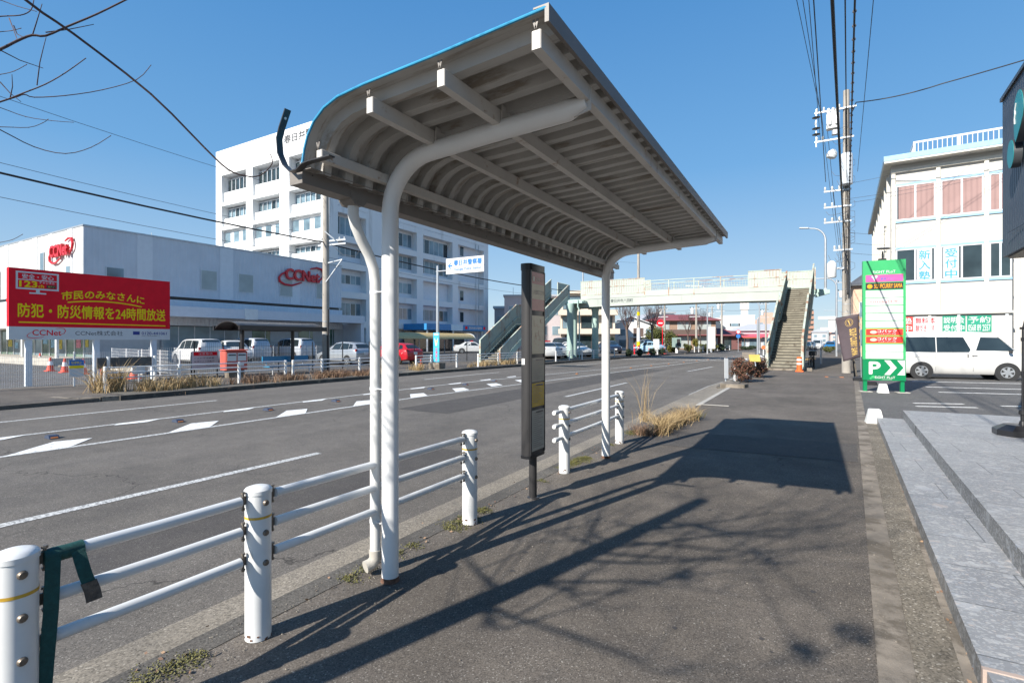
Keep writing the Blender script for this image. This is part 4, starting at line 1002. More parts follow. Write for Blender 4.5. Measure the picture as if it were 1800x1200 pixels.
# ------------------------------------------------------------------ the white van and the white building on the right
van = car('parked_van', 'white high-roofed van with dark side windows parked in front of the white building', 'van', (5.02,28.2,0), .085, 4.75, 1.70, 1.98, 'van', paint('van_white', (.60,.59,.565), .3))
def build_right_building():
    t = thing('office_building', 'white three-storey building with pink curtains and blue window lettering on the right', 'building', (3.69,34,0), -.0457)
    WALL = mat('cream_wall', (.55,.525,.485), .8, var=.05, vs=.8, stain=(.55,.52,.45), sth=.66, ss=1.2, stretch=(1,1,.25)); TRIM = mat('cream_trim', (.62,.59,.52), .7, var=.1)
    BLUE = mat('pale_blue_trim', (.27,.44,.58), .5); CURT = ribbed('pink_curtain', (.33,.215,.20), 'X', .22, .9, .8, .1)
    W_, D = 4.75, 21.0
    MB().box(0, W_, .12, D, 0, 10.95).build('wall', WALL, t, 0)
    mb = MB().box(-.35, W_+.05, -.65, D, 10.95, 11.05); mb.mi(1).box(-.37, W_+.05, -.67, D, 11.052, 11.32)
    mb.build('cornice', [TRIM, BLUE], t, 0)
    rl = MB().box(1.0, W_+1.5, .85, .92, 12.22, 12.32); rl.box(1.0, 1.07, .92, 12, 12.22, 12.32)
    for k in range(24): rl.box(1.0+.2*k, 1.03+.2*k, .87, .90, 11.32, 12.22)
    for k in range(40): rl.box(1.02, 1.05, 1.1+.25*k, 1.13+.25*k, 11.32, 12.22)
    for k in (0,1.85,3.75): rl.box(1.0+k, 1.09+k, .845, .925, 11.32, 12.22)
    rl.build('roof_railing', 'sign_white', t, 0)
    for x in (0, 1.86, 3.72):
        MB().box(x, x+.17, 0, .125, 3.05, 10.7).build('pilaster', TRIM, t, 0)
    MB().box(-.02, W_+.02, -.05, .125, 10.55, 10.72).build('ledge', TRIM, t, 0)
    MB().box(-.02, W_+.02, -.06, .125, 2.95, 3.06).build('ledge', TRIM, t, 0)
    bays = [(.19,1.84),(2.05,3.70),(3.91,W_-.02)]
    for bi, (a, b) in enumerate(bays):
        for (z0, z1, fl) in ((7.98,9.85,3),(4.70,6.45,2)):
            for z in (z0-.11, z1+.003): MB().box(a-.02, b+.02, .05, .125, z, z+.10).build('window_trim', BLUE, t, 0)
            w = MB(); m_ = (a+b)/2
            for x in (a, m_-.04, b-.06): w.box(x, x+.08 if x == m_-.04 else x+.06, .06, .118, z0, z1)
            w.box(a+.06, b-.06, .065, .118, z1-.06, z1); w.box(a+.06, b-.06, .065, .118, z0, z0+.08)
            f = w.build('window', 'alu', t, 0)
            for q, (p0, p1) in enumerate(((a+.06, m_-.04), (m_+.04, b-.06))):
                MB().box(p0, p1, .10, .119, z0+.08, z1-.06).build('pane', 'win_dark', f, 0)
                if fl == 3: MB().box(p0+(.06 if (bi, q) == (0, 0) else 0), p1, .085, .098, z0+.08, z1-.07).build('curtain', CURT, f, 0)
            if fl == 2 and bi < 2:
                x0 = m_+.07 if bi == 0 else a+.10
                pl = MB().box(x0, x0+.62, .075, .084, z0+.10, z1-.07).build('window_poster', mat('poster_grey', (.50,.52,.53), .6) if bi == 0 else bpy.data.materials['poster_grey'], f, 0)
                for j, ch in enumerate('新入塾' if bi == 0 else '受付中'):
                    lettering(pl, ch, (x0+.31, .072, z1-.37-.54*j), (1,0,0), (0,0,1), .48, .47, BLUEL, .012)
    # ground floor shop windows with posters
    MB().box(.05, W_-.05, .122, .2, 1.0, 2.95).build('shop_window', 'win_dark', t, 0)
    for x in (.3, 1.60, 2.75, 4.55): MB().box(x-.06, x+.06, .02, .121, .1, 2.94).build('mullion', TRIM if x in (1.6,) else 'alu', t, 0)
    GR = mat('poster_green', (.01,.26,.16), .5); RD = mat('poster_red', (.52,.05,.04), .5); PK = mat('poster_pale', (.55,.56,.56), .5)
    for x0, x1, m_, ls, tm, in ((.02,.92,RD,('入塾','集中'),'sign_white'),(.98,1.86,PK,('無料体','験できます'),'sign_red'),(2.12,3.02,GR,('説明会','受付中'),'sign_white'),(3.08,4.0,GR,('予約','0568 89 2557'),'sign_white')):
        p = MB().box(x0, x1, .09, .118, 2.03, 2.86).build('window_poster', m_, t, 0)
        for j, s in enumerate(ls): lettering(p, s, ((x0+x1)/2, .088, 2.64-.40*j), (1,0,0), (0,0,1), (x1-x0)*.9, .33, tm, .01)
    # the street side: fins and pipes
    for k in range(9): MB().box(-.16, 0, .9+2.2*k, 1.15+2.2*k, 3.1, 10.6).build('side_fin', TRIM, t, 0)
    for k in range(8):
        for z0 in (4.7, 8.0): MB().box(-.012, .0, 1.5+2.2*k, 2.8+2.2*k, z0, z0+1.6).build('side_window', 'win_dark', t, 0)
    MB().box(W_, W_+9, 1.4, 14, 0, 7.3).build('rear_wing', WALL, t, 0)
    MB().cyl((W_+.5,1.35,0),(W_+.5,1.35,7.2),.05,n=10).build('drain_pipe', TRIM, t)
BLUEL = mat('blue_letter', (.03,.30,.55), .5)
build_right_building()

# ------------------------------------------------------------------ green parking sign
def build_green_sign():
    t = thing('parking_sign', 'tall green car park sign board listing tenants with a big white P', 'sign', (1.40,19.50,0), .12)
    GREEN = mat('sign_green', (.05,.40,.14), .4, var=.05); DG = mat('sign_dark_green', (.0,.20,.07), .4, var=.05); PINK = mat('sign_pink', (.72,.11,.33), .4); OR = mat('sign_orange', (.75,.36,.02), .4); RED = mat('sign_bright_red', (.72,.045,.04), .4)
    K = mat('faint_letter', (.62,.62,.62), .5)
    W_ = 1.06; z = lambda q: (1142-q)*.003839; U = (1,0,0); N = (0,0,1)
    for x in (0, W_-.10): MB().cbox(x, x+.10, -.02, .10, 0, z(1040), .006).build('leg', DG, t, 0); 
    for x in (.05, W_-.05): MB().box(x-.16, x+.16, -.16, .2, -.004, .012).build('footing', 'concrete_light', t, 0)
    b = MB().box(-.02, W_+.02, -.06, .10, z(878), z(78)).build('board', GREEN, t, 0)
    b2 = MB().box(-.02, W_+.02, -.063, .103, z(1048), z(880)).build('parking_panel', DG, t, 0)
    cx = W_/2; y = -.062
    lettering(b, 'EiGHT PLoT', (cx, y, z(172)), U, N, .58, .085, 'sign_white', .012)
    lettering(b, 'KACHIGAWA', (cx, y, z(190)), U, N, .2, .02, 'sign_white')
    def row(q0, q1, m, body=None, tm=None, w=.7, h=None, x=None, bold=0.0):
        p = panel(b, 'tenant_panel', m, (cx, -.06, z((q0+q1)/2)), U, N, W_-.10, (q1-q0)*.003839, .008)
        if body: lettering(p, body, (cx if x is None else x, -.0695, z((q0+q1)/2)), U, N, w, h or (q1-q0)*.0021, tm, bold)
        return p
    p = row(195,252, PINK)
    ht = [(0,-.075)]+[(.085*math.copysign(abs(math.sin(R(a)))**1.0, math.sin(R(a))), .045+.045*math.cos(R(a))+(.02 if abs(a) < 170 else 0)-(.035 if abs(a) < 20 else 0)) for a in (140,100,60,30,0,-30,-60,-100,-140)]
    MB().prism(ht, (.28,-.0685,z(226)), U, N, (0,-.003,0)).build('heart_emblem', 'sign_white', p, 0)
    lettering(p, '銀座カラー', (.62,-.0695,z(228)), U, N, .36, .09, 'sign_blue', .012)
    p = row(260,313, 'sign_black', 'SOUPCURRY SAMA', OR, .72, .14, .63, .015)
    MB().lathe((.155,-.0685,z(287)), [(.07,0),(.07,.003)], 20, (0,-1,0)).build('round_emblem', OR, p)
    row(321,378,'sign_white','private salon luxury',K,.62,.05); row(383,440,'sign_white','nattoku住宅',RED,.74,.085)
    row(446,502,'sign_white'); row(508,563,'sign_white'); row(569,623,'sign_white','Bell',K,.28,.11)
    for q in ((631,685),(692,747)):
        p = row(q[0], q[1], OR); r = panel(p, 'red_field', RED, (cx,-.0685,z(sum(q)/2)), U, N, W_-.12, (q[1]-q[0]-7)*.003839, .002)
        lettering(r, 'コバック', (.60,-.072,z(sum(q)/2-8)), U, N, .50, .10, 'sign_white', .025); lettering(r, 'インターパーク店', (.60,-.072,z(sum(q)/2+15)), U, N, .46, .05, 'sign_white')
        MB().prism([(.09*math.cos(R(a)),.05*math.sin(R(a))) for a in range(0,360,24)], (.25,-.0715,z(sum(q)/2)), U, N, (0,-.003,0)).build('emblem', mat('peach', (.75,.55,.4), .5), r, 0)
    row(756,812,'sign_white','riis. hair salon',K,.72,.09); row(817,872,'sign_white','riis. hair salon',K,.72,.09)
    lettering(b2, 'P', (.285,-.066,z(948)), U, N, .31, .40, 'sign_white', .03)
    for x in (.53, .86):
        pts = [(0,0),(.15,0),(.32,.225),(.15,.45),(0,.45),(.17,.225)]
        if x > .8: pts = [(0,0),(.19,0),(.19,.45),(0,.45),(.17,.225)] if False else [(0,0),(.20,0),(.20,.45),(0,.45),(.16,.225)]
        MB().prism(pts, (x,-.064,z(1002)), U, N, (0,-.003,0)).build('arrow', 'sign_white', b2, 0)
    lettering(b2, 'EiGHT PLoT', (.55,-.066,z(1023)), U, N, .52, .075, 'sign_white', .012)
    lettering(b2, 'KACHIGAWA', (.6,-.066,z(1039)), U, N, .26, .02, 'sign_white')
    for x, zz, r in ((.24,1020,.045),(.18,1032,.03)): MB().lathe((x,-.0635,z(zz)), [(r,0),(r,.003)], 14, (0,-1,0)).build('leaf_emblem', GREEN, b2)
    # lamp on top of the board
    mb = MB().box(.40,.60,.0,.08,z(78),z(62)); mb.beam((.5,.04,z(60)),(.5,-.02,z(5)),.03,.03); mb.obox((.5,-.1,z(-14)), (1,0,0), (0,1,.25), (0,-.25,1), .30, .24, .045)
    mb.build('flood_lamp', 'dark_metal', t, 0)
build_green_sign()
def build_banners():
    for i, (x, y, lab, ca, cb) in enumerate(((1.08,24.6,'dark brown advertising flag with a round emblem and yellow lettering beside the utility pole', (.075,.055,.062), (.55,.36,.10)),(2.12,26.0,'colourful pink and blue flag half hidden behind the green sign', (.50,.06,.25), (.12,.35,.65)))):
        t = thing('advertising_flag', lab, 'flag', (x,y,0), 0, 'advertising flags by the car park')
        cloth = mat('flag_cloth_%s' % ('dark' if i == 0 else 'bright'), ca, .8); ink = mat('flag_print_%s' % ('gold' if i == 0 else 'blue'), cb, .7)
        px0 = .62
        MB().cyl((px0,0,.12),(px0-.06,0,2.72),.013,n=8).build('pole', 'steel', t)
        MB().cyl((px0-.06,.0,2.70),(px0-.86,-.02,2.54),.008,n=6).build('top_rod', 'steel', t)
        mb = MB().cbox(px0-.28,px0+.28,-.2,.2,0,.14,.03); mb.build('base', 'black_metal', t, 0)
        nx, nz = 8, 16; vs = []; fs = []
        for j in range(nz+1):
            f = j/nz
            for k in range(nx+1):
                g = k/nx; wdt = .80-.22*f
                vs.append((px0-.075+.05*f-(1-g)*wdt, .05*math.sin(g*5+f*3)+.06*math.sin(f*4), 2.66-(1-g)*.15-f*1.72-(1-g)*.04*f))
        for j in range(nz):
            for k in range(nx): fs.append((j*(nx+1)+k, j*(nx+1)+k+1, (j+1)*(nx+1)+k+1, (j+1)*(nx+1)+k))
        c = MB().add(vs, fs).build('cloth', cloth, t, 60)
        sd = c.modifiers.new('thickness', 'SOLIDIFY'); sd.thickness = .004
        def on(g, f, d=.012):
            wdt = .80-.22*f
            return Vector((px0-.075+.05*f-(1-g)*wdt, .05*math.sin(g*5+f*3)+.06*math.sin(f*4)-d, 2.66-(1-g)*.15-f*1.72-(1-g)*.04*f))
        pr = MB()
        if i == 0:
            vv, ff = text_mesh('MARUICHI KITCHEN', .03); x0 = min(p.x for p in vv); x1 = max(p.x for p in vv); y0 = min(p.y for p in vv); y1 = max(p.y for p in vv)
            for lo, hi, body in ((.52,.86,'SOUP CURRY SAMA'),):
                vv, ff = text_mesh(body, .03); x0 = min(p.x for p in vv); x1 = max(p.x for p in vv); y0 = min(p.y for p in vv); y1 = max(p.y for p in vv)
                pr.add([on(lo-.14*(1-1)+(p.y-y0)/(y1-y0)*(hi-lo)*1.0, .31+(p.x-x0)/(x1-x0)*.62) for p in vv], ff)
            for a in range(0, 360, 15):
                for r0, r1 in ((.16,.175),(.11,.12)):
                    q = [on(.55+r*math.cos(R(b)), .16+r*.50*math.sin(R(b))) for r, b in ((r0,a),(r1,a),(r1,a+15),(r0,a+15))]
                    pr.add(q, [(0,1,2,3)])
            pr.add([on(.5,.11),on(.56,.11),on(.60,.22),on(.57,.22)], [(0,1,2,3)])
            pr.build('print', ink, c, 0)
            hem = MB()
            for k in range(6): hem.add([on(.985,.05+.15*k),on(1.0,.05+.15*k),on(1.0,.14+.15*k),on(.985,.14+.15*k)], [(0,1,2,3)])
            hem.build('hem_tab', OR_, c, 0)
        else:
            for k in range(5): pr.add([on(.1,.05+.19*k),on(.9,.05+.19*k),on(.9,.13+.19*k),on(.1,.13+.19*k)], [(0,1,2,3)])
            pr.build('print', ink, c, 0)
OR_ = mat('orange_yellow', (.75,.40,.02), .5)
build_banners()
o = MB().cbox(1.62,2.02,22.4,22.9,0,.13,.03).build('weighted_base', 'black_metal', None, 0); tag(o, 'low black weighted base on the forecourt behind the leg of the green sign', 'flag base')

# ------------------------------------------------------------------ utility poles
def pole_body(t, h, r0, r1, m='pole_concrete', steps=True):
    MB().lathe((0,0,0), [(r0,0),(r0+(r1-r0)*.5,h*.5),(r1,h),(r1*.6,h+.02)], 20).build('shaft', m, t, 40)
    if steps:
        z = 2.2; k = 0; mb = MB()
        while z < h-.6:
            s = 1 if k % 2 else -1; r = r0+(r1-r0)*z/h; mb.tube([(0,s*r*.7,z),(0,s*(r+.14),z),(0,s*(r+.14),z+.03)], .008, 5); z += .45; k += 1
        mb.pieces('step_bolt', 'steel', t, 0)
def insulator(mb, p, s=1.0):
    mb.lathe(p, [(.02*s,0),(.05*s,.02*s),(.03*s,.05*s),(.055*s,.07*s),(.03*s,.10*s),(.05*s,.12*s),(.02*s,.17*s)], 10)
def build_upole():
    t = thing('utility_pole', 'tall concrete utility pole with transformers beside the near pavement', 'utility pole', (1.47,30.1,0))
    pole_body(t, 13.9, .20, .135)
    def arm(z, x0, x1, y=-.16): MB().beam((x0,y,z),(x1,y,z),.075,.075).build('crossarm', 'steel', t, 0)
    for z, x0, x1 in ((13.0,-1.35,.4),(11.55,-1.35,.3),(9.0,-.95,.2),(8.2,-.95,.2),(7.45,-.95,.2),(6.05,-.55,.25)): arm(z, x0, x1)
    ins = MB()
    for z, xs in ((13.04,(-1.25,-.95,-.3)),(12.4,(-1.3,)),(11.6,(-1.25,-1.0)),(9.04,(-.9,-.6,-.3)),(8.24,(-.9,-.6)),(7.49,(-.9,-.6,-.3)),(6.09,(-.5,-.3))):
        for x in xs: insulator(ins, (x,-.16,z), 1.15)
    ins.pieces('insulator', 'ceramic', t)
    MB().beam((-1.28,-.16,13.2),(-1.28,-.16,11.3),.05,.05).build('arm_brace', 'steel', t, 0)
    for z in (12.75,12.2,11.9): MB().lathe((-1.28,-.18,z), [(.05,0),(.19,.03),(.06,.09)], 12).build('insulator_shed', 'dark_metal', t)
    # switch gear, transformers and a can
    mb = MB().cbox(-.85,-.28,-.42,-.02,12.05,12.85,.08); 
    for x in (-.75,-.56,-.38): mb.lathe((x,-.2,12.85), [(.075,0),(.095,.05),(.06,.12),(.085,.18),(.05,.26)], 12)
    for x in (-.7,-.42): mb.lathe((x,-.44,12.3), [(.07,-.1),(.09,.1),(.06,.3)], 12)
    mb.build('switch_gear', 'ceramic', t, 30)
    MB().cbox(-.62,-.35,-.36,-.1,11.75,12.0,.05).build('arrester', 'steel', t, 0)
    mb = MB().lathe((-.62,-.25,10.75), [(.06,-.18),(.2,-.12),(.24,.0),(.2,.16),(.08,.28)], 16, (.3,0,1)); mb.build('surge_can', 'ceramic', t)
    MB().lathe((-.02,-.36,9.15), [(.2,0),(.27,.04),(.27,1.45),(.24,1.52),(.1,1.58)], 22).build('transformer', mat('transformer_grey', (.50,.53,.56), .45), t, 40)
    MB().lathe((-.62,-.25,4.70), [(.17,0),(.2,.04),(.2,.70),(.12,.80),(.05,.84)], 20).build('transformer', mat('transformer_white', (.68,.68,.66), .45), t, 40)
    MB().box(-.55,-.1,-.22,-.14,5.1,5.2).build('hanger', 'steel', t, 0)
    mb = MB()
    rr = random.Random(8)
    for k in range(15):
        z = rr.uniform(5.2,12.6); x = rr.uniform(-.95,-.2); a = .25+rr.random()*.3
        mb.tube([(x,-.2,z),(x+.12,-.28,z-a*.6),(x+.3,-.26,z-a*.7),(rr.uniform(-.1,.1),-.18,z-a*.2)], .009, 5)
    for k in range(10):
        z = rr.uniform(5.4,11.5); mb.tube([(.05,-.15,z),(.33,-.2,z-.1),(.34,-.2,z-.35),(.08,-.16,z-.5)], .008, 5)
    mb.pieces('jumper_wire', 'grey_wire', t)
    for dx in (-.06,.0,.07,.11): MB().tube([(dx,-.19,13.0),(dx+.03,-.18,9.0),(dx-.02,-.19,6.0),(dx,-.21,3.6+dx)], .016, 6).build('riser_cable', 'black_wire', t)
    MB().tube([(-.03,-.21,6.0),(-.05,-.23,5.2),(.06,-.24,4.6),(.04,-.23,3.9)], .05, 8).build('cable_sleeve', 'dark_metal', t)
    rr2 = MB()
    for k in range(26): z = 3+.37*k; r = .20-.065*z/13.9+.003; rr2.lathe((0,0,z), [(r,0),(r,.02)], 20)
    rr2.pieces('steel_band', 'steel', t)
build_upole()

# ------------------------------------------------------------------ overhead cables
def cable(name, label, pts, r, m='black_wire', sag=0.0, group=None, coil=False):
    pts = [Vector(p) for p in pts]; q = []
    for a, b in zip(pts, pts[1:]):
        for i in range(14):
            u = i/14; p = a.lerp(b, u); p.z -= sag*4*u*(1-u); q.append(p)
    q.append(pts[-1]); mb = MB().tube(q, r, 6)
    o = mb.build(name, m, None, 60); tag(o, label, 'cable', group)
    if coil:
        c = MB(); 
        for a, b in zip(q, q[1:]):
            L = (b-a).length
            for i in range(max(1, int(L/.45))):
                p = a.lerp(b, i/max(1, int(L/.45)))
                c.lathe(p-(b-a).normalized()*.02, [(r+.004,0),(r+.018,.015),(r+.018,.03),(r+.004,.045)], 7, b-a)
        c.build('binding', 'grey_wire', o, 0)
    return o
G1 = 'cables over the near pavement'
def street(name, lab, X30, z30, Xb, zb, Yb, r, sag, **k): return cable(name, lab, [(X30,29.95,z30),(Xb,Yb,zb)], r, sag=sag, group=G1, **k)
street('power_cable', 'thin high-voltage wire furthest left of those over the near pavement', .32, 13.3, -2.93, 13.5, -12, .011, .15)
street('power_cable.001', 'second thin wire from the left above the near pavement', .44, 12.5, -2.12, 12.6, -12, .011, .15)
street('power_cable.002', 'third thin wire from the left above the near pavement', .37, 11.65, -1.12, 11.8, -12, .011, .12)
street('power_cable.003', 'medium grey wire just left of the thick black cable over the near pavement', .60, 9.5, -.87, 10.1, -12, .014, .2)
street('telephone_cable', 'thickest black bundled cable running down to the side of the near utility pole', 1.40, 5.85, -.82, 6.6, -12, .023, .25, coil=False)
street('telephone_cable.001', 'thin black cable close beside the looped bundle over the near pavement', 1.50, 7.7, -.67, 7.85, -12, .012, .15)
street('telephone_cable.002', 'black cable bundle with many small wire loops reaching the near utility pole', 1.55, 7.5, -.42, 7.75, -12, .017, .15, coil=True)
street('power_cable.004', 'lone thin wire at the right of the bundles over the near pavement', 1.92, 9.8, .11, 9.9, -12, .009, .1)
cable('service_cable', 'black cable curving from the top of the near utility pole off to the right', [(1.6,30,12.7),(1.85,29.9,13.15),(5,29.3,13.0),(14,28.5,14.1)], .024, sag=.12, group='wires to the white building')
for k, (z0, x1, y1, z1) in enumerate(((9.3,6.8,33.4,10.9),(8.55,8,33.4,9.9),(8.35,8,33.4,9.75),(6.9,5.6,40,8.3),(6.4,5.6,40,7.6),(5.9,5.6,40,7.0))):
    cable('service_wire', 'thin wire from the near utility pole %s' % ('ending under the roof edge of the white building','to the white building, upper curtain-level one','to the white building, lower curtain-level one','to the white building side, highest of three','to the white building side, middle of three','to the white building side, lowest of three')[k], [(1.55,30.05,z0),(x1,y1,z1)], .008, 'grey_wire', .12, 'wires to the white building')
for k in range(5):
    cable('power_cable', 'thin wire running on beyond the near utility pole, ' + ('topmost','second from the top','third from the top','fourth from the top','lowest')[k], [(.4+.25*k,30.1,(13.2,12.4,9.1,7.4,6.0)[k]),(3.0+.2*k,72,(9.2,8.6,7.6,6.7,6.0)[k]),(7.5,130,6.5)], .012, 'grey_wire', .35, 'wires running on along the street')

# ------------------------------------------------------------------ the footbridge
def build_bridge():
    t = thing('footbridge', 'pale green steel footbridge with stairs on both pavements crossing the road', 'footbridge', (-9,43.5,0), world=True)
    RZ = -.05; ZD = 5.30
    def stair(ox, oy, rz, w, n, hl, hr, name_steps, flip=False, pitch=.305):
        c, s = math.cos(rz), math.sin(rz)
        T = lambda x, y, z: Vector((ox+c*x-s*y, oy+s*x+c*y, z))
        def bx(mb, x0,x1,y0,y1,z0,z1):
            return mb.add([T(a,b,d) for d in (z0,z1) for a,b in ((x0,y0),(x1,y0),(x1,y1),(x0,y1))], [(3,2,1,0),(4,5,6,7),(0,1,5,4),(1,2,6,5),(2,3,7,6),(3,0,4,7)])
        rise = ZD/n; y = 0; z = 0; st = MB(); nodes = [(0,0)]; mid = n//2
        for k in range(n):
            bx(st, -w/2, w/2, y, y+pitch+.02 if k != mid else y+1.15, z, z+rise) if k == 0 else bx(st, -w/2, w/2, y, (y+pitch+.02 if k != mid else y+1.15), z-.06, z+rise)
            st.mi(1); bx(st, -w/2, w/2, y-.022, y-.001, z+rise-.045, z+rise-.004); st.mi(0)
            z += rise
            if k == mid: nodes += [(y,z),(y+1.1,z)]; y += 1.13
            else: y += pitch
        nodes.append((y,z)); st.build(name_steps, ['stone_step','nosing_shade'], t, 0)
        for sx, h in ((-1,hl),(1,hr)):
            x0 = sx*(w/2+.005); x1 = sx*(w/2+.045); sgm = MB(); pan = MB(); tr = MB(); post = MB()
            for (ya,za),(yb,zb) in zip(nodes, nodes[1:]):
                q = [(ya,za-.28),(yb,zb-.28),(yb,zb+.12),(ya,za+.12)]
                if (ya,za) == (0,0): q[0] = (ya+.02,za+.0); q.insert(1, (.55,.0))
                sgm.add([T(x,a,b) for x in (sx*(w/2+.002),sx*(w/2+.075)) for a,b in q], [tuple(range(len(q))), tuple(range(len(q),2*len(q)))]+[(i,(i+1)%len(q),len(q)+(i+1)%len(q),len(q)+i) for i in range(len(q))])
                q = [(ya,za+.16),(yb,zb+.16),(yb,zb+h-.05),(ya,za+h-.05)]
                pan.add([T(x,a,b) for x in (sx*(w/2+.03),sx*(w/2+.042)) for a,b in q], [(0,1,2,3),(4,5,6,7),(0,1,5,4),(1,2,6,5),(2,3,7,6),(3,0,4,7)])
                m = max(1, int((yb-ya)/.19))
                for i in range(m+1):
                    a = ya+(yb-ya)*i/m; b = za+(zb-za)*i/m; big = i % 6 == 0
                    bx(post, sx*(w/2+.0), sx*(w/2+(.075 if big else .062)), a-(.03 if big else .012), a+(.03 if big else .012), b+.0 if big else b+.14, b+h-.02)
                tr.beam(T(sx*(w/2+.035),ya-.03,za+h), T(sx*(w/2+.035),yb+.03,zb+h), .10, .06)
                tr.beam(T(sx*(w/2-.04),ya,za+.62), T(sx*(w/2-.04),yb,zb+.62), .045, .045)
                tr.beam(T(sx*(w/2-.04),ya,za+.17), T(sx*(w/2-.04),yb,zb+.17), .035, .03)
            bx(post, sx*(w/2-.03), sx*(w/2+.09), -.06, .05, 0, h+.01)
            sgm.build('stringer', 'mint_shade', t, 0); pan.build('side_panel', 'mint', t, 0); tr.pieces('hand_rail', 'mint_rail', t, 0); post.build('side_posts', 'mint_rail', t, 0)
        bx_ = MB(); bx(bx_, -w/2-.16, w/2+.16, -.22, .12, 0, .09); bx_.build('stair_footing', 'concrete', t, 0)
        return y
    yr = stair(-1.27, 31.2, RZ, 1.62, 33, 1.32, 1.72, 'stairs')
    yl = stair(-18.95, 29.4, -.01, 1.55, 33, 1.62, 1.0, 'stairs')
    yd0, yd1 = 43.05, 44.95       # the deck
    xa, xb = -19.95, .25
    def cam_(x): return .10*math.sin(math.pi*max(0,min(1,(x-xa)/(xb-xa))))
    xs = [xa+(xb-xa)*i/16 for i in range(17)]
    mb = MB()
    for a, b in zip(xs, xs[1:]):
        mb.add([(x,y,z+cam_(x)) for x in (a,b) for y,z in ((yd0+.06,5.14),(yd1-.06,5.14),(yd1-.06,5.29),(yd0+.06,5.29))], [(0,1,5,4),(1,2,6,5),(2,3,7,6),(3,0,4,7)])
    mb.build('deck', 'mint_shade', t, 0)
    for y in (yd0, yd1-.12):
        mb = MB()
        for a, b in zip(xs, xs[1:]):
            a_, b_ = max(a,-19.2), min(b,-.3)
            mb.add([(x,yy,z+cam_(x)) for x in (a_,b_) for yy,z in ((y,4.58),(y+.12,4.58),(y+.12,5.22),(y,5.22))], [(0,1,5,4),(1,2,6,5),(2,3,7,6),(3,0,4,7),(3,2,1,0),(4,5,6,7)])
            mb.add([(x,yy,z+cam_(x)) for x in (a_,b_) for yy,z in ((y-.06,4.54),(y+.18,4.54),(y+.18,4.579),(y-.06,4.579))], [(0,1,5,4),(1,2,6,5),(2,3,7,6),(3,0,4,7)])
        for x in (-16.4,-9.2,-8.4,-2.2): mb.box(x,x+.03,y-.015,y-.0005,4.59+cam_(x),5.2+cam_(x))
        mb.build('beam', 'mint', t, 0)
    # kick plate, railings and the tall screens at both ends
    for y in (yd0-.02, yd1-.02):
        xs0 = -17.6 if y > yd0 else -17.4; k = MB()
        for a, b in zip(xs, xs[1:]):
            a, b = max(a, -18.0), min(b, -1.95 if y < yd1-1 else .2)
            if b > a: k.add([(x,yy,z+cam_(x)) for x in (a,b) for yy,z in ((y,5.24),(y+.02,5.24),(y+.02,5.72),(y,5.72))], [(0,1,5,4),(1,2,6,5),(2,3,7,6),(3,0,4,7),(3,2,1,0),(4,5,6,7)])
        k.build('kick_plate', 'mint', t, 0)
        rail = MB(); po = MB(); bal = MB()
        x0, x1 = -12.2, -4.2
        for z in (6.52, 6.20, 5.82):
            for a, b in zip(xs, xs[1:]):
                a, b = max(a,x0), min(b,x1)
                if b > a: rail.beam((a,y+.02,z+cam_(a)),(b,y+.02,z+cam_(b)), .055 if z > 6.3 else .035, .05 if z > 6.3 else .03)
        x = x0
        while x <= x1+.01: po.box(x-.035,x+.035,y-.012,y+.05,5.3,6.5+cam_(x)); x += 2.0
        x = x0+.2
        while x < x1: bal.box(x-.008,x+.008,y+.012,y+.028,5.83+cam_(x),6.19+cam_(x)); x += .2
        rail.pieces('deck_rail', 'mint_rail', t, 0); po.pieces('rail_post', 'mint_rail', t, 0); bal.build('balusters', 'mint', t, 0)
        for a0, a1 in ((-18.0,x0),(x1,-1.95 if y < yd1-1 else .22)):
            sc = MB().box(a0,a1,y+.012,y+.022,5.66,6.86); rb = MB()
            x = a0
            while x <= a1+.01: rb.box(x-.015,x+.015,y-.006,y+.04,5.66,6.86); x += .21
            for z in (6.86,6.30,5.64): rb.box(a0-.02,a1+.02,y-.016,y+.05,z,z+.05)
            sc.build('screen_panel', 'mint', t, 0); rb.build('screen_frame', 'mint_rail', t, 0)
    # end screens, landing on the far side
    for x, ya, yb in ((.22,43.0,45.0),(-19.95,42.3,45.0)):
        MB().box(x-.02,x,ya,yb,5.25,6.88).build('screen_panel', 'mint', t, 0)
        rb = MB(); yy = ya
        while yy <= yb+.01: rb.box(x-.045,x+.02,yy-.015,yy+.015,5.25,6.9); yy += .21
        rb.build('screen_frame', 'mint_rail', t, 0)
    MB().box(-19.9,-17.4,42.2,yd1-.02,4.9,5.13).build('landing', 'mint_shade', t, 0)
    MB().box(-2.1,.2,42.7,yd1-.02,4.9,5.13).build('landing', 'mint_shade', t, 0)
    for x, y in ((-18.75,42.4),(-17.15,44.4),(-19.3,44.5),(-.9,44.5)):
        if x < -15 or True: MB().lathe((x,y,0), [(.30,0),(.30,4.2),(.38,4.55),(.38,4.9)], 24).build('pillar', 'mint_shade', t, 40)
    MB().tube([(-17.9,42.15,5.2),(-17.9,42.1,4.6),(-17.75,42.1,4.3),(-17.75,42.1,0)], .06, 8).build('drain_pipe', 'mint_shade', t)
    MB().prism([(0,0),(.9,.25),(.9,.5),(0,.6)], (.22,43.3,4.75), (1,0,0), (0,0,1), (0,.5,0)).build('lamp_bracket', 'mint_shade', t, 0)
    b = lettering(t, '春日井市八田町', (-14.2,yd0-.012,4.98+.08), (1,0,0), (0,0,1), 2.0, .30, mat('bridge_ink', (.12,.14,.13), .6), .03, 'bridge_name')
    lettering(t, 'Hatta Town Kasugai City', (-14.2,yd0-.012,4.75+.08), (1,0,0), (0,0,1), 2.0, .12, mat('bridge_ink_faint', (.42,.46,.42), .6), 0, 'bridge_name')
build_bridge()
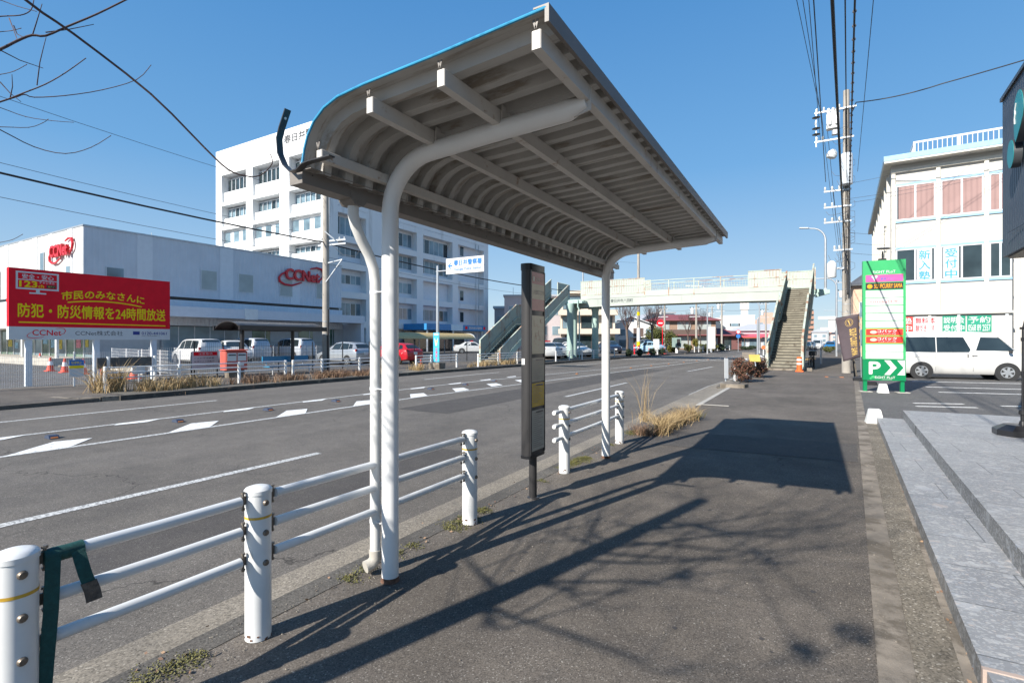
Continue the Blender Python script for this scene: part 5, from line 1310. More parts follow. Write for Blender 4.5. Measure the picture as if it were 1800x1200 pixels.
def lamp_post(loc, h, reach, label, rz=0.0, r=.075, base=0.0, group='street lamps along the road'):
    t = thing('street_lamp', label, 'street lamp', loc, rz, group)
    pts = [(0,0,base),(0,0,h*.5+base*.5),(0,0,h-.9)]
    for k in range(1, 7): a = R(15*k); pts.append((-.9*(1-math.cos(a)),0,h-.9+.9*math.sin(a)))
    pts.append((-reach,0,h+.06)); n = len(pts)
    MB().tube(pts, [r*(1-.5*i/(n-1)) for i in range(n)], 12).build('pole', 'steel', t, 40)
    MB().obox((-reach-.25,0,h+.08), (1,0,-.1), (0,1,0), (.1,0,1), .62,.22,.10).build('lamp_head', 'steel', t, 0, .03)
    MB().box(-.07,.07,-.07,.07,base,base+.4).build('base', 'steel', t, 0)
    return t
lamp_post((.85,43.5,0), 9.8, 1.1, 'street lamp rising beside the top of the near bridge stairs', 0, .08, 5.0)
lamp_post((2.15,61.0,0), 7.9, 3.6, 'tall street lamp just beyond the near bridge stairs over the pavement', 0, .09)
lamp_post((-17.9,43.3,0), 9.4, 1.6, 'street lamp rising from the far end of the footbridge', math.pi, .075, 5.2)
# ------------------------------------------------------------------ near pavement further along
def cone(name, label, loc, h, r, m, bands, group, sq=True):
    t = thing(name, label, 'traffic cone', loc, 0, group)
    mb = MB().cbox(-r*1.25,r*1.25,-r*1.25,r*1.25,0,.04,.02); mb.build('base', m, t, 0)
    MB().lathe((0,0,.04), [(r,0),(r*.25,h-.05),(r*.16,h-.04)], 18).build('body', m, t)
    for z0, z1 in bands:
        f = lambda z: r+(r*.25-r)*(z/(h-.05))+.004
        MB().lathe((0,0,.04+z0), [(f(z0),0),(f(z1),z1-z0)], 18).build('band', 'refl_white', t)
    return t
t = thing('traffic_post', 'orange cylindrical traffic post with white bands at the foot of the near stairs', 'traffic post', (-.55,30.2,0))
MB().cbox(-.19,.19,-.19,.19,0,.06,.03).build('base', 'orange', t, 0); MB().lathe((0,0,.06), [(.13,0),(.115,.68),(.09,.70)], 20).build('body', 'orange', t)
for z in (.36,.56): MB().lathe((0,0,z), [(.128,0),(.122,.09)], 20).build('band', 'refl_white', t)
o = MB().cbox(-.28,.02,30.9,31.15,0,.16,.02).build('concrete_block', 'concrete'); tag(o, 'small grey concrete footing block right of the near stairs', 'concrete block')
def bicycle(loc, rz, label, m):
    t = thing('bicycle', label, 'bicycle', loc, rz, 'bicycles behind the near stairs')
    for x in (-.53,.53):
        w = MB(); pts = [(x+.33*math.cos(a),0,.34+.33*math.sin(a)) for a in [2*math.pi*k/28 for k in range(29)]]
        w.tube(pts, .019, 7, False); w.build('wheel', 'tyre', t)
        s = MB()
        for k in range(10): a = math.pi*2*k/10; s.tube([(x,0,.34),(x+.32*math.cos(a),0,.34+.32*math.sin(a))], .003, 4)
        s.build('spokes', 'steel', t)
    f = MB()
    for a, b in (((-.53,0,.34),(-.1,0,.30)),((-.1,0,.30),(-.24,0,.80)),((-.53,0,.34),(-.22,0,.72)),((-.1,0,.30),(.38,0,.70)),((-.2,0,.62),(.36,0,.80)),((.53,0,.34),(.36,0,.95))): f.tube([a,b], .016, 7)
    f.build('frame', m, t); MB().tube([(.30,-.26,.98),(.36,-.15,1.02),(.36,.15,1.02),(.30,.26,.98)], .013, 6).build('handlebar', 'steel', t)
    MB().cbox(-.36,-.13,-.07,.07,.82,.88,.03).build('saddle', 'trim', t, 0); MB().box(.45,.75,-.16,.16,.72,.98).build('basket', 'dark_metal', t, 0)
bicycle((-.05,34.0,0), 1.45, 'black bicycle nearest the camera, parked behind the near stairs', 'black_metal')
bicycle((.10,34.9,0), 1.6, 'dark bicycle behind the nearest one by the near stairs', 'dark_metal')
rnd = random.Random(21)
for i, (x, y, rx, ry, rz_, lab) in enumerate(((-2.35,21.6,.52,.85,.52,'reddish-leaved bush in the planting bed nearest the camera'),(-2.05,24.6,.50,.95,.48,'reddish-leaved bush just behind the nearest one, before the stairs'))):
    b = thing('bush', lab, 'bush', (x,y,0), 0, 'reddish bushes by the near kerb'); mb = MB(); leaves(mb, (0,0,rz_*.95), (rx,ry,rz_), 3600, .035, rnd); mb.build('leaves', 'leaf_red', b, 0)
    st = MB()
    for k in range(12): a = rnd.uniform(0,6.28); st.tube([(0,0,0),(math.cos(a)*rx*.6,math.sin(a)*ry*.6,rz_*1.2)], .008, 4)
    st.build('stems', 'bark', b)
def road_sign_plate(name, lab, loc, w, h, top, m, cat='sign', rz=0.0, post_m='steel', tilt=0):
    t = thing(name, lab, cat, loc, rz); MB().cyl((0,.03,0),(0,.03,top-.02),.025,n=8).build('post', post_m, t)
    p = panel(t, 'plate', m, (0,0,top-h/2), (1,0,0), (0,0,1), w, h, .01); return t, p
t, p = road_sign_plate('notice_sign', 'small white sign leaning in front of the nearest reddish bush', (-2.72,20.3,0), .18, .75, .95, 'sign_white', rz=.5); t.rotation_euler = (R(-6),R(5),.9)
t, p = road_sign_plate('notice_board', 'brown weathered board standing among the bushes before the near stairs', (-2.55,26.2,0), .55, .62, 1.05, mat('weathered_board', (.20,.17,.14), .9, var=.2))
t, p = road_sign_plate('warning_plate', 'tilted yellow plate lying on the reddish bush', (-2.0,23.4,.55), .42, .35, .55, mat('dirty_yellow', (.48,.36,.08), .7)); t.rotation_euler = (R(-35),0,.3)
def far_rail(name, label, pts, h=.8, r=.055, rails=(.76,.60,.44), caps=True, group='white guard rails along the road', rr=.022, band=True):
    t = thing(name, label, 'guard rail', (pts[0][0],pts[0][1],0), world=True, group=group)
    for x, y in pts:
        p = MB().lathe((x,y,0), [(r,0),(r,h-.03),(r+.004,h-.028),(r*.8,h-.004),(.004,h)], 14).build('post', 'white', t, 40)
        if band: MB().lathe((x,y,h-.16), [(r+.001,0),(r+.001,.016)], 14).build('reflective_band', 'gold_band', p, 40)
    for z in rails:
        for a, b in zip(pts, pts[1:]): MB().cyl((a[0],a[1],z),(b[0],b[1],z),rr,n=8).build('rail', 'rail_pipe', t, 40)
    return t
far_rail('guard_rail', 'white guard rail on the near side between the reddish bushes and the stairs', [(-2.75+bend(y),y) for y in (22,24.5,26.8,29)])
far_rail('guard_rail', 'white guard rail beside the near bridge stairs', [(-2.75+bend(y)-.25,y) for y in (30.5,32.6,34.7,36.8,39)])
for i, y in enumerate((31.5,34.2,37.5)):
    t = thing('delineator', ('orange disc reflector on a white post nearest of three beside the stairs','orange disc reflector on a white post, middle of three beside the stairs','orange disc reflector on a white post, furthest of three beside the stairs')[i], 'delineator', (-3.0+bend(y),y,0), 0, 'orange disc reflectors by the stairs')
    MB().cyl((0,0,0),(0,0,1.15),.03,n=8).build('post', 'white', t); MB().lathe((0,-.03,1.22), [(.10,0),(.10,.03)], 16, (0,-1,0)).build('disc', 'orange', t)
t = thing('steel_post', 'plain grey steel post standing before the near stairs', 'post', (-2.5,30.3,0)); MB().cyl((0,0,0),(0,0,2.75),.05,n=10).build('shaft', 'steel', t); MB().lathe((0,0,2.75),[(.055,0),(.04,.03)],10).build('cap','steel',t)
t = thing('bollard', 'slim grey bollard on the pavement in the shadow behind the near stairs', 'bollard', (.55,41,0)); MB().cyl((0,0,0),(0,0,1.15),.07,n=10).build('shaft', 'steel', t); MB().lathe((0,0,.95),[(.073,0),(.073,.06)],12).build('band','dark_metal',t)
g = MB()
for k in range(9): blades(g, (-.9+.12*k, 47+.3*k, 0), (.4,.4), 60, .16, rnd, .9, .012)
tag(g.build('grass_tuft', 'dry', None, 0), 'patch of dry grass on the pavement beyond the bridge shadow', 'dry grass')
# ------------------------------------------------------------------ far side: the billboard
def build_billboard():
    X, Y0, Y1, Z0, Z1 = -23.8, 6.44, 11.56, 1.63, 4.12
    t = thing('billboard', 'large red billboard with yellow Japanese lettering on four white legs', 'billboard', (X,9,0), world=True)
    U, N = (0,1,0), (0,0,1); cy = (Y0+Y1)/2; H = Z1-Z0; W = Y1-Y0
    for y in (6.98, 8.97, 10.97):
        MB().box(X-.18,X-.03,y-.09,y+.09,-.1,Z0+.1).build('leg', mat('leg_white', (.62,.66,.70), .5) if y < 7 else bpy.data.materials['leg_white'], t, 0)
    b = MB(); b.box(X-.22,X-.004,Y0,Y1,Z0+.455,Z1); b.mi(1).box(X-.22,X-.004,Y0,Y1,Z0,Z0+.454)
    b = b.build('board', ['sign_red','sign_white'], t, 0)
    fx = X-.002
    P = lambda u, v: (fx, Y0+W*u, Z1-H*v)            # u to the right, v down, both 0..1
    lettering(b, '防犯・防災情報を24時間放送', P(.505,.585), U, N, W*.92, H*.20, 'sign_yellow', .022)
    lettering(b, '市民のみなさんに', P(.545,.305), U, N, W*.53, H*.135, 'sign_yellow', .022, arc=.13)
    mb = MB(); q = []
    for i in range(13):
        u = .315+.475*i/12; v = .445-.045*(1-((i-6)/6)**2)+.015*(i/12); q.append(P(u,v))
    for a, c in zip(q, q[1:]): mb.beam(a, c, .045, .006, (1,0,0))
    mb.beam(P(.05,.755), P(.965,.765), .006, .04); mb.pieces('underline', 'sign_yellow', b, 0)
    tv = MB()
    for (u0,v0,u1,v1) in ((.035,.04,.265,.062),(.035,.27,.265,.292),(.035,.062,.046,.27),(.254,.062,.265,.27),(.046,.15,.254,.162),(.14,.292,.16,.33),(.105,.33,.195,.35)): tv.box(fx,fx+.004,Y0+W*u0,Y0+W*u1,Z1-H*v1,Z1-H*v0)
    tv.build('screen_emblem', 'sign_white', b, 0)
    lettering(b, '安全・安心', P(.152,.108), U, N, W*.17, H*.07, 'sign_white', .02)
    lettering(b, '123', P(.10,.215), U, N, W*.095, H*.09, 'sign_yellow', .03); lettering(b, 'ch', P(.168,.235), U, N, W*.03, H*.05, 'sign_yellow', .01)
    lettering(b, 'チャンネル', P(.20,.183), U, N, W*.085, H*.035, 'sign_white', .02); panel(b, 'tag', 'sign_black', (fx, Y0+W*.222, Z1-H*.235), U, N, W*.05, H*.045); lettering(b, '地デジ', (fx+.006, Y0+W*.222, Z1-H*.235), U, N, W*.036, H*.026, 'sign_yellow')
    lo = lambda u: (fx, Y0+W*u, Z0+.25)
    def ccnet(par, c, u, n_, w, m, ext=.004, thick=.02):
        """red company mark: letters with a swoosh that loops round them"""
        c, u, n_ = Vector(c), Vector(u), Vector(n_); f = u.cross(n_); mk = MB()
        text(mk, 'CCNet', c+f*ext, u, n_, w*.72, w*.18, .012)
        pr = [(-.36,.02),(-.45,-.04),(-.49,-.10),(-.46,-.15),(-.36,-.175),(-.22,-.165),(-.08,-.13)]
        qr = [(.22,.13),(.34,.155),(.44,.13),(.47,.06),(.43,-.02),(.33,-.06)]
        for sw in (pr, qr): mk.tube([c+f*ext+u*(x*w)+n_*(y*w) for x, y in sw], [w*thick*(.35+.65*math.sin(math.pi*(i+.3)/(len(sw)))) for i in range(len(sw))], 6)
        return mk.build('company_mark', m, par, 0)
    ccnet(b, lo(.20), U, N, W*.22, 'sign_red', .001, .010)
    lettering(b, 'CCNet株式会社', lo(.51), U, N, W*.30, H*.075, 'sign_black')
    panel(b, 'freephone_emblem', mat('navy', (.015,.035,.22), .5), (fx, Y0+W*.752, Z0+.27), U, N, W*.047, H*.055)
    lettering(b, '0120-441061', (fx, Y0+W*.882, Z0+.265), U, N, W*.185, H*.048, bpy.data.materials['navy'], .012)
    lettering(b, '9:00～18:00(日祝除く)', (fx, Y0+W*.855, Z0+.16), U, N, W*.13, H*.02, 'sign_black')
    return ccnet
ccnet = build_billboard()

# ------------------------------------------------------------------ the low metal-clad office hall
def build_hall():
    X0, Y0, Y1 = -42.0, 15.06, 36.8
    t = thing('office_hall', 'long low grey metal-clad hall with red company letters behind the billboard', 'building', (-50,26,0), world=True)
    CL = ribbed('grey_cladding', (.60,.62,.65), 'Y', .33, .5, .8); CLw = mat('white_cladding', (.70,.71,.72), .5, var=.04)
    CLx = ribbed('white_cladding_ribs', (.56,.56,.54), 'X', .33, .5, .4)
    MB().box(-75,X0,Y0,Y1,4.95,9.25).build('upper_wall', CL, t, 0)
    MB().box(-75,X0+.12,Y0-.12,Y1,2.75,4.70).build('lower_band', CL, t, 0)
    MB().box(-75,X0-.2,Y0+.2,Y1-.2,4.70,4.95).build('shadow_gap', 'dark_metal', t, 0)
    MB().box(-75.1,X0+.06,Y0-.06,Y1+.05,9.251,9.36).build('parapet', 'steel', t, 0)
    MB().box(-75,X0-.05,Y0-.03,Y0-.003,4.96,9.24).build('front_cladding', CLx, t, 0)
    for y0, y1 in ((18.2,19.2),(24.2,25.3),(30.8,31.8)): MB().box(X0+.003,X0+.03,y0,y1,4.97,9.24).build('pale_panel', CLw, t, 0)
    for x0, x1 in ((-44.4,-43.6),(-47.6,-46.9),(-50.6,-49.7),(-53.3,-52.5),(-56.4,-55.6)): MB().box(x0,x1,Y0-.06,Y0-.032,4.97,9.24).build('pale_panel', CLw, t, 0)
    for y0, z0, z1, w in ((16.35,5.25,6.65,1.0),(22.7,5.7,7.2,1.2),(25.8,5.0+.75,7.25,1.25),(29.7,5.7,7.2,1.25),(33.7,5.75,7.2,1.2)):
        f = MB().box(X0+.001,X0+.05,y0-.06,y0+w+.06,z0-.06,z1+.06).build('window', 'alu', t, 0); MB().box(X0+.052,X0+.06,y0,y0+w,z0,z1).build('pane', 'win' if y0 < 20 else 'win_frost', f, 0)
    for x0, z0, z1 in ((-44.5,5.6,6.7),(-49.0,6.2,8.0),(-58.0,4.98,7.2)):
        f = MB().box(x0-.05,x0+.65,Y0-.09,Y0-.061,z0-.05,z1+.05).build('window', 'alu', t, 0); MB().box(x0,x0+.6,Y0-.1,Y0-.091,z0,z1).build('pane', 'win', f, 0)
    # ground floor: canopy band, glazing, plinth
    cn = mat('canopy_panel', (.60,.63,.68), .5, var=.04)
    mb = MB(); mb.box(X0+.13,X0+2.3,19.2,37.8,3.35,4.1); mb.build('canopy', cn, t, 0)
    MB().box(X0+.13,X0+2.36,24.9,26.0,3.30,4.16).build('canopy_end', 'white', t, 0)
    MB().box(-75,X0+.5,Y0-2.2,Y0-.13,2.45,3.0).build('front_canopy', mat('canopy_white', (.76,.75,.72), .5), t, 0)
    MB().box(-75,X0-.6,Y0+.6,Y1-.3,0,2.74).build('ground_wall', mat('ground_cladding', (.50,.50,.50), .6, var=.05), t, 0)
    MB().box(X0-.59,X0-.45,26.5,37.6,0,3.34).build('ground_cladding', bpy.data.materials['ground_cladding'], t, 0)
    MB().box(X0-.44,X0+2.2,37.4,37.8,0,3.34).build('canopy_wall', cn, t, 0)
    for y0, y1, m in ((27.3,29.0,'win_green'),(32.0,33.6,'win_green'),(34.8,36.2,'win_green'),(20.0,26.2,'win')):
        f = MB().box(X0-.44,X0-.40,y0,y1,.1,2.7).build('shop_window', m, t, 0)
        for k in range(1, int((y1-y0)/1.2)+1): MB().box(X0-.399,X0-.37,y0+k*1.2-.03,y0+k*1.2+.03,.1,2.7).build('mullion', 'alu', f, 0)
    rr = random.Random(4)
    for k in range(20):
        x0 = -43.4-1.45*k
        f = MB().box(x0,x0+1.36,Y0+.56,Y0+.59,.45,2.7).build('shop_window', 'win_green' if k % 3 else 'win', t, 0)
        MB().box(x0+1.36,x0+1.45,Y0+.5,Y0+.59,.3,2.7).build('mullion', 'alu', f, 0)
        if rr.random() < .5:
            w = rr.uniform(.4,1.0); z = rr.uniform(.9,1.5); nm = rr.choice(['pk','ye','bl','pu']); key = 'shop_poster_'+nm
            m = bpy.data.materials.get(key) or mat(key, {'pk':(.55,.2,.25),'ye':(.5,.4,.05),'bl':(.25,.45,.6),'pu':(.4,.15,.4)}[nm], .6, var=.6, vs=5)
            MB().box(x0+.15,x0+.15+w,Y0+.54,Y0+.558,z,z+rr.uniform(.5,1.1)).build('poster', m, f, 0)
    MB().box(-75,X0+.4,Y0-1.9,Y0+.5,-.05,.45).build('plinth', 'concrete_light', t, 0)
    for x in (-42.6,-48.5,-54.5): MB().cyl((x,Y0-1.2,.45),(x,Y0-1.2,2.5),.11,n=12).build('column', 'white', t)
    # raised company marks
    RM = mat('mark_red', (.62,.02,.03), .35)
    def big(c, u, w):
        c, u, n_ = Vector(c), Vector(u), Vector((0,0,1)); f = u.cross(n_)
        mk = MB(); mk2 = MB()
        vs, fs = text_mesh('CCNet', .028, .1); x0 = min(p.x for p in vs); x1 = max(p.x for p in vs); y0 = min(p.y for p in vs); y1 = max(p.y for p in vs)
        mk.add([c+f*(.2+p.z)+u*((p.x-(x0+x1)/2)/(x1-x0)*w*.74)+n_*((p.y-(y0+y1)/2)/(y1-y0)*w*.21) for p in vs], fs)
        mk.build('company_letters', RM, t, 0)
        pr = [(-.34,.04),(-.44,-.02),(-.485,-.08),(-.47,-.15),(-.37,-.195),(-.22,-.20),(-.02,-.13)]; qr = [(.18,.15),(.32,.185),(.44,.17),(.48,.08),(.45,0),(.33,-.09)]
        for sw in (pr, qr): mk2.tube([c+f*.12+u*(x*w)+n_*(y*w) for x, y in sw], [w*.022*(.35+.65*math.sin(math.pi*(i+.5)/len(sw))) for i in range(len(sw))], 8)
        mk2.pieces('company_swoosh', RM, t)
    big((X0+.01,32.0,7.75), (0,1,0), 5.1); big((-45.1,Y0-.06,7.85), (1,0,0), 4.0)
    MB().cyl((X0-3,20.5,9.3),(X0-3,20.5,10.1),.02,n=6).build('aerial','steel',t)
build_hall()

# ------------------------------------------------------------------ the seven-storey office block
def build_police():
    XR, YF, XL, YB, ZT = -52.1, 43.7, -76.9, 80.2, 29.7
    t = thing('office_block', 'tall white office block with rows of windows behind the metal-clad hall', 'building', (-64,60,0), world=True)
    WH_ = mat('white_render', (.76,.76,.75), .7, var=.03, vs=.3, stain=(.62,.61,.59), sth=.56, ss=.6, stretch=(1,1,.12)); RC = mat('recess_render', (.68,.70,.74), .8, var=.04)
    MB().box(XL+.3,XR-1.0,YF+1.4,YB,0,ZT-.6).build('core_wall', RC, t, 0)
    MB().box(XL,XR,YF,YF+1.39,25.95,ZT).build('parapet_wall', WH_, t, 0)
    MB().box(XR-.98,XR,YF+1.4,YB,18.9,ZT).build('upper_wall', WH_, t, 0)
    MB().box(XL,XR-.99,YB-.5,YB+.1,0,ZT).build('rear_wall', WH_, t, 0)
    MB().box(XL+.5,XR-1.0,YF+1.41,YB-.6,ZT-.58,ZT-.4).build('roof', 'concrete_light', t, 0)
    for x0, x1 in ((XL,-75.4),(-69.4,-67.9),(-61.9,-59.9),(-53.6,XR)): MB().box(x0,x1,YF,YF+1.39,0,25.94).build('pier', WH_, t, 0)
    for x in (-61.0,): MB().box(x,x+.14,YF-.05,YF-.002,0,29.5).build('pipe', RC, t, 0)
    bays = [(-75.4,-69.4),(-67.9,-61.9),(-59.9,-53.6)]
    wins = [(23.55,25.4),(19.65,21.05),(16.0,17.5),(13.15,13.95),(8.5,10.2),(4.8,6.5),(.6,3.0)]
    for b, (x0, x1) in enumerate(bays):
        z_hi = 25.94
        for k, (z0, z1) in enumerate(wins):
            nz = wins[k+1][1]+.35 if k+1 < len(wins) else 0
            MB().box(x0+.002,x1-.002,YF+.35,YF+1.2,nz+.42,z0-.06).build('spandrel', WH_, t, 0)
            if nz: MB().box(x0+.002,x1-.002,YF-.10,YF+1.25,nz-.02,nz+.41).build('ledge', WH_, t, 0)
            if k == 2:
                MB().box(x0+.002,x1-.002,YF+.55,YF+1.2,z0-.05,z1+.3).build('wall_strip', WH_, t, 0)
                for q in range(3):
                    a = x0+.15+q*2.15; f = MB().box(a-.06,a+1.26,YF+.50,YF+.545,z0-.04,z1+.06).build('window', 'alu', t, 0); MB().box(a,a+1.2,YF+.485,YF+.499,z0,z1).build('pane', 'win', f, 0)
            else:
                f = MB(); f.box(x0+.05,x1-.05,YF+.9,YF+1.0,z0-.05,z0+.03); f.box(x0+.05,x1-.05,YF+.9,YF+1.0,z1,z1+.10)
                n = 6
                for q in range(n+1): xx = x0+.05+(x1-x0-.1)*q/n; f.box(xx-.05,xx+.05,YF+.9,YF+1.0,z0+.03,z1)
                f = f.build('window', 'alu', t, 0)
                for q in range(n):
                    a = x0+.1+(x1-x0-.1)*q/n; MB().box(a,a+(x1-x0-.1)/n-.1,YF+1.02,YF+1.04,z0,z1).build('pane', 'win_dark' if (k == 0 or (q*7+b*3+k) % 5 == 0) else 'win', f, 0)
    # street face, in shade
    for y0, y1 in ((YF+1.4,44.3),(49.9,56.0),(60.2,61.7),(69.2,70.8),(78.7,YB)): MB().box(XR-.99,XR-.002,y0,y1,0,18.89).build('pier', WH_, t, 0)
    rows = {(44.3,49.9): [(15.3,17.7),(12.7,13.75),(9.1,10.2),(4.8,6.5)], (56.0,60.2): [(15.75,17.6),(12.4,14.2),(8.7,10.2),(4.8,6.4)], (61.7,69.2): [(15.4,17.6),(12.3,14.2),(4.8,6.45)], (70.8,78.7): [(16.4,18.0),(8.6,10.3),(4.85,6.55)]}
    for (y0, y1), zs in rows.items():
        for z in (18.0,14.35,10.9,7.1,3.3): MB().box(XR-.9,XR-.004,y0+.002,y1-.002,z-.0,z+.86).build('floor_band', WH_, t, 0)
        nb = 6 if y1-y0 > 5 else 4
        for (z0, z1) in zs:
            if y0 == 70.8: a, b, nb = 72.6, 73.7, 1
            else: a, b = y0+.15, y1-.15
            f = MB().box(XR-1.0+.001,XR-.955,a,b,z0-.05,z1+.05).build('window', 'alu', t, 0)
            for q in range(nb):
                w = (b-a)/nb; MB().box(XR-.954,XR-.94,a+q*w+.06,a+(q+1)*w-.06,z0,z1).build('pane', 'win_dark' if (q*5+int(z0)) % 4 == 0 else 'win', f, 0)
    for y in (76.0,76.9): MB().cyl((XR+.1,y,2),(XR+.1,y,18.8),.06,n=6).build('pipe', 'steel', t)
    lettering(t, '春日井警察署', (-56.6,YF-.012,28.35), (1,0,0), (0,0,1), 8.6, 1.15, 'sign_black', .02)
    BL = mat('canopy_blue', (.02,.22,.50), .5)
    c = MB().box(XR+.02,XR+4.4,57.2,72.6,3.15,4.05).build('entrance_canopy', BL, t, 0)
    MB().box(XR+4.401,XR+4.43,63.0,66.0,3.12,4.1).build('canopy_end', mat('pale_blue_panel', (.50,.68,.80), .5), t, 0)
    for y in (67.0,72.2): MB().box(XR+4.401,XR+4.42,y-.3,y+.3,3.4,3.85).build('red_emblem', 'sign_red', c, 0)
    lettering(c, '愛知県春日井警察署', (XR+4.405,69.6,3.62), (0,1,0), (0,0,1), 3.6, .42, 'sign_white', .01)
    for y in (57.8,64.0,72): MB().cyl((XR+4.0,y,0),(XR+4.0,y,3.14),.15,n=10).build('canopy_column', WH_, t)
    MB().box(XR+.02,XR+.1,57.3,72.4,.1,2.9).build('entrance_glass', 'win_dark', t, 0)
build_police()
def build_bike_roof():
    t = thing('cycle_shelter', 'long yellow-brown arched cycle shelter in front of the white office block', 'shelter', (-41,50,0), world=True)
    vs = []; fs = []; n = 10; ys = [43+.16*k for k in range(95)]
    for j, y in enumerate(ys):
        for i in range(n+1):
            a = R(-8+ (98+8)*i/n) if False else R(170*i/n+5); r = 1.0+(.02 if j % 2 else 0); vs.append((-41.2+1.35*r*math.cos(a), y, 1.72+.82*r*math.sin(a)))
    for j in range(len(ys)-1):
        for i in range(n): fs.append((j*(n+1)+i, j*(n+1)+i+1, (j+1)*(n+1)+i+1, (j+1)*(n+1)+i))
    MB().add(vs, fs).build('roof', mat('amber_sheet', (.55,.40,.17), .4), t, 60)
    for y in (43.2,48,53,58): 
        MB().cyl((-41.2,y,0),(-41.2,y,2.5),.06,n=8).build('post', 'steel', t)
    MB().tube([(-41.2+1.36*math.cos(R(a)),58.1,1.72+.83*math.sin(R(a))) for a in range(5,176,17)], .04, 6).build('end_hoop', 'steel', t)
build_bike_roof()

# ------------------------------------------------------------------ fences, bus shelter, box, bench on the far pavement
def mesh_fence(name, label, pts, h, pitch, post_m, wire_m, wr, every=None, rows=5, group=None, z0=0.06):
    t = thing(name, label, 'fence', (pts[0][0],pts[0][1],0), world=True, group=group)
    for (x, y) in pts: MB().cyl((x,y,0),(x,y,h+.03),.03,n=8).build('post', post_m, t)
    for a, b in zip(pts, pts[1:]):
        A, B = Vector((a[0],a[1],0)), Vector((b[0],b[1],0)); L = (B-A).length; d = (B-A)/L; mb = MB(); n = int(L/pitch)
        sd = Vector((-d.y,d.x,0))*.0
        for i in range(1, n):
            p = A+d*(L*i/n); mb.beam(p+Vector((0,0,z0)), p+Vector((0,0,h)), wr, wr, (d.y,-d.x,0) if True else (0,1,0))
        for k in range(rows): z = z0+(h-z0)*k/(rows-1); mb.beam(A+Vector((0,0,z)), B+Vector((0,0,z)), wr*1.2, wr*1.2)
        mb.build('mesh_panel', wire_m, t, 0)
    return t
mesh_fence('mesh_fence', 'low white wire mesh fence along the pavement below the billboard', [(-22.45,1.6),(-22.45,3.6),(-22.45,5.75),(-22.35,7.75),(-22.35,9.75)], 1.18, .055, 'white', 'white', .0042, rows=9)
mesh_fence('mesh_fence', 'white mesh fence running back from the pavement towards the metal-clad hall', [(-22.3,11.2),(-25,11.75),(-28,12.35),(-31,12.95),(-34,13.5)], 1.15, .07, 'white', 'white', .0055, rows=7, z0=.2)
mesh_fence('mesh_fence', 'black wire mesh fence on tall black posts along the far car park', [(-23.3,12.3+2.05*k) for k in range(17)], 1.5, .09, 'black_metal', 'black_metal', .006, rows=9)
mesh_fence('mesh_fence', 'grey mesh fence further back in front of the white vans', [(-30.5,13.8),(-31.2,18),(-31.8,22),(-32.4,26),(-33,30),(-33.5,34)], 1.2, .12, 'steel', 'steel', .008, rows=6)
t = thing('low_wall', 'low beige concrete wall under the white mesh fence beside the cones', 'wall', (-30,12.6,0), world=True)
MB().beam((-27,12.0,.2),(-36,13.8,.2),.15,.45).build('wall', 'concrete_light', t, 0); MB().beam((-27,12.0,.44),(-36,13.8,.44),.18,.035).build('coping', 'concrete', t, 0)
for i, (x, y, lab) in enumerate(((-46.5,14.2,'orange cone with white band furthest left, standing by the hall'),(-34.5,10.95,'leftmost of the orange cones in the row behind the white mesh fence'),(-32.4,10.85,'second orange cone from the left behind the white mesh fence'),(-30.0,10.75,'orange cone between the first two legs of the billboard'),(-28.3,10.8,'orange cone beside the middle leg of the billboard'),(-24.6,10.55,'orange cone behind the dark board and the guard rail end'))):
    cone('traffic_cone', lab, (x,y,-.01), .72, .17, 'red_cone', [(.28,.48)], 'orange cones in the far car park')
for k in range(7):
    o = MB().cbox(-.3,.3,-.07,.07,0,.11,.03).build('wheel_stop', 'concrete'); o.location = (-43+2.25*k+1.5, 13.3-.36*k, -.012); o.rotation_euler = (0,0,-.15)
    tag(o, 'grey concrete wheel stop in the row behind the white mesh fence', 'wheel stop', 'wheel stops in the far car park')
for i, (x, y, z, lab) in enumerate(((-22.32,7.8,.62,'blue and yellow notice on the white mesh fence left of the dark board'),(-22.25,9.7,.62,'blue and yellow notice above the dark board by the billboard'))):
    t = thing('notice_plate', lab, 'notice', (x,y,z)); 
    p = panel(t, 'plate', 'sign_white', (0,0,0), (0,1,0), (0,0,1), .42, .60, .01); panel(p, 'blue_field', 'sign_blue', (.011,0,.2), (0,1,0), (0,0,1), .42, .2, .003); panel(p, 'yellow_field', 'sign_yellow', (.011,0,.05), (0,1,0), (0,0,1), .42, .1, .003)
    lettering(p, '駐車禁止', (.016,0,.2), (0,1,0), (0,0,1), .3, .09, 'sign_yellow'); 
t = thing('notice_board', 'dark grey board on two white posts behind the start of the far guard rail', 'board', (-19.4,8.0,0), world=True)
for y in (7.6,8.95): MB().cyl((-19.4,y,0),(-19.4,y,1.08),.05,n=10).build('post', 'white', t)
MB().box(-19.44,-19.39,7.3,8.85,.70,1.05).build('board', mat('dark_board', (.10,.095,.09), .8, var=.25), t, 0)
t = thing('notice_board', 'white notice board with a red heading fixed to the black fence', 'board', (-22.9,12.5,0), world=True)
for y in (12.0,13.1): MB().cyl((-22.95,y,0),(-22.95,y,1.1),.03,n=8).build('post', 'black_metal', t)
p = panel(t, 'plate', 'sign_white', (-22.9,12.55,.75), (0,1,0), (0,0,1), 1.15, .75, .02); panel(p, 'heading', 'sign_red', (-22.879,12.55,1.02), (0,1,0), (0,0,1), 1.0, .16, .003)
lettering(p, '注意事項', (-22.874,12.55,1.02), (0,1,0), (0,0,1), .6, .1, 'sign_white')
for k in range(3): lettering(p, ('ごみの不法投棄','監視カメラ作動中','関係者以外立入禁止')[k], (-22.878,12.5,.83-.14*k), (0,1,0), (0,0,1), .85, .07, 'sign_black')
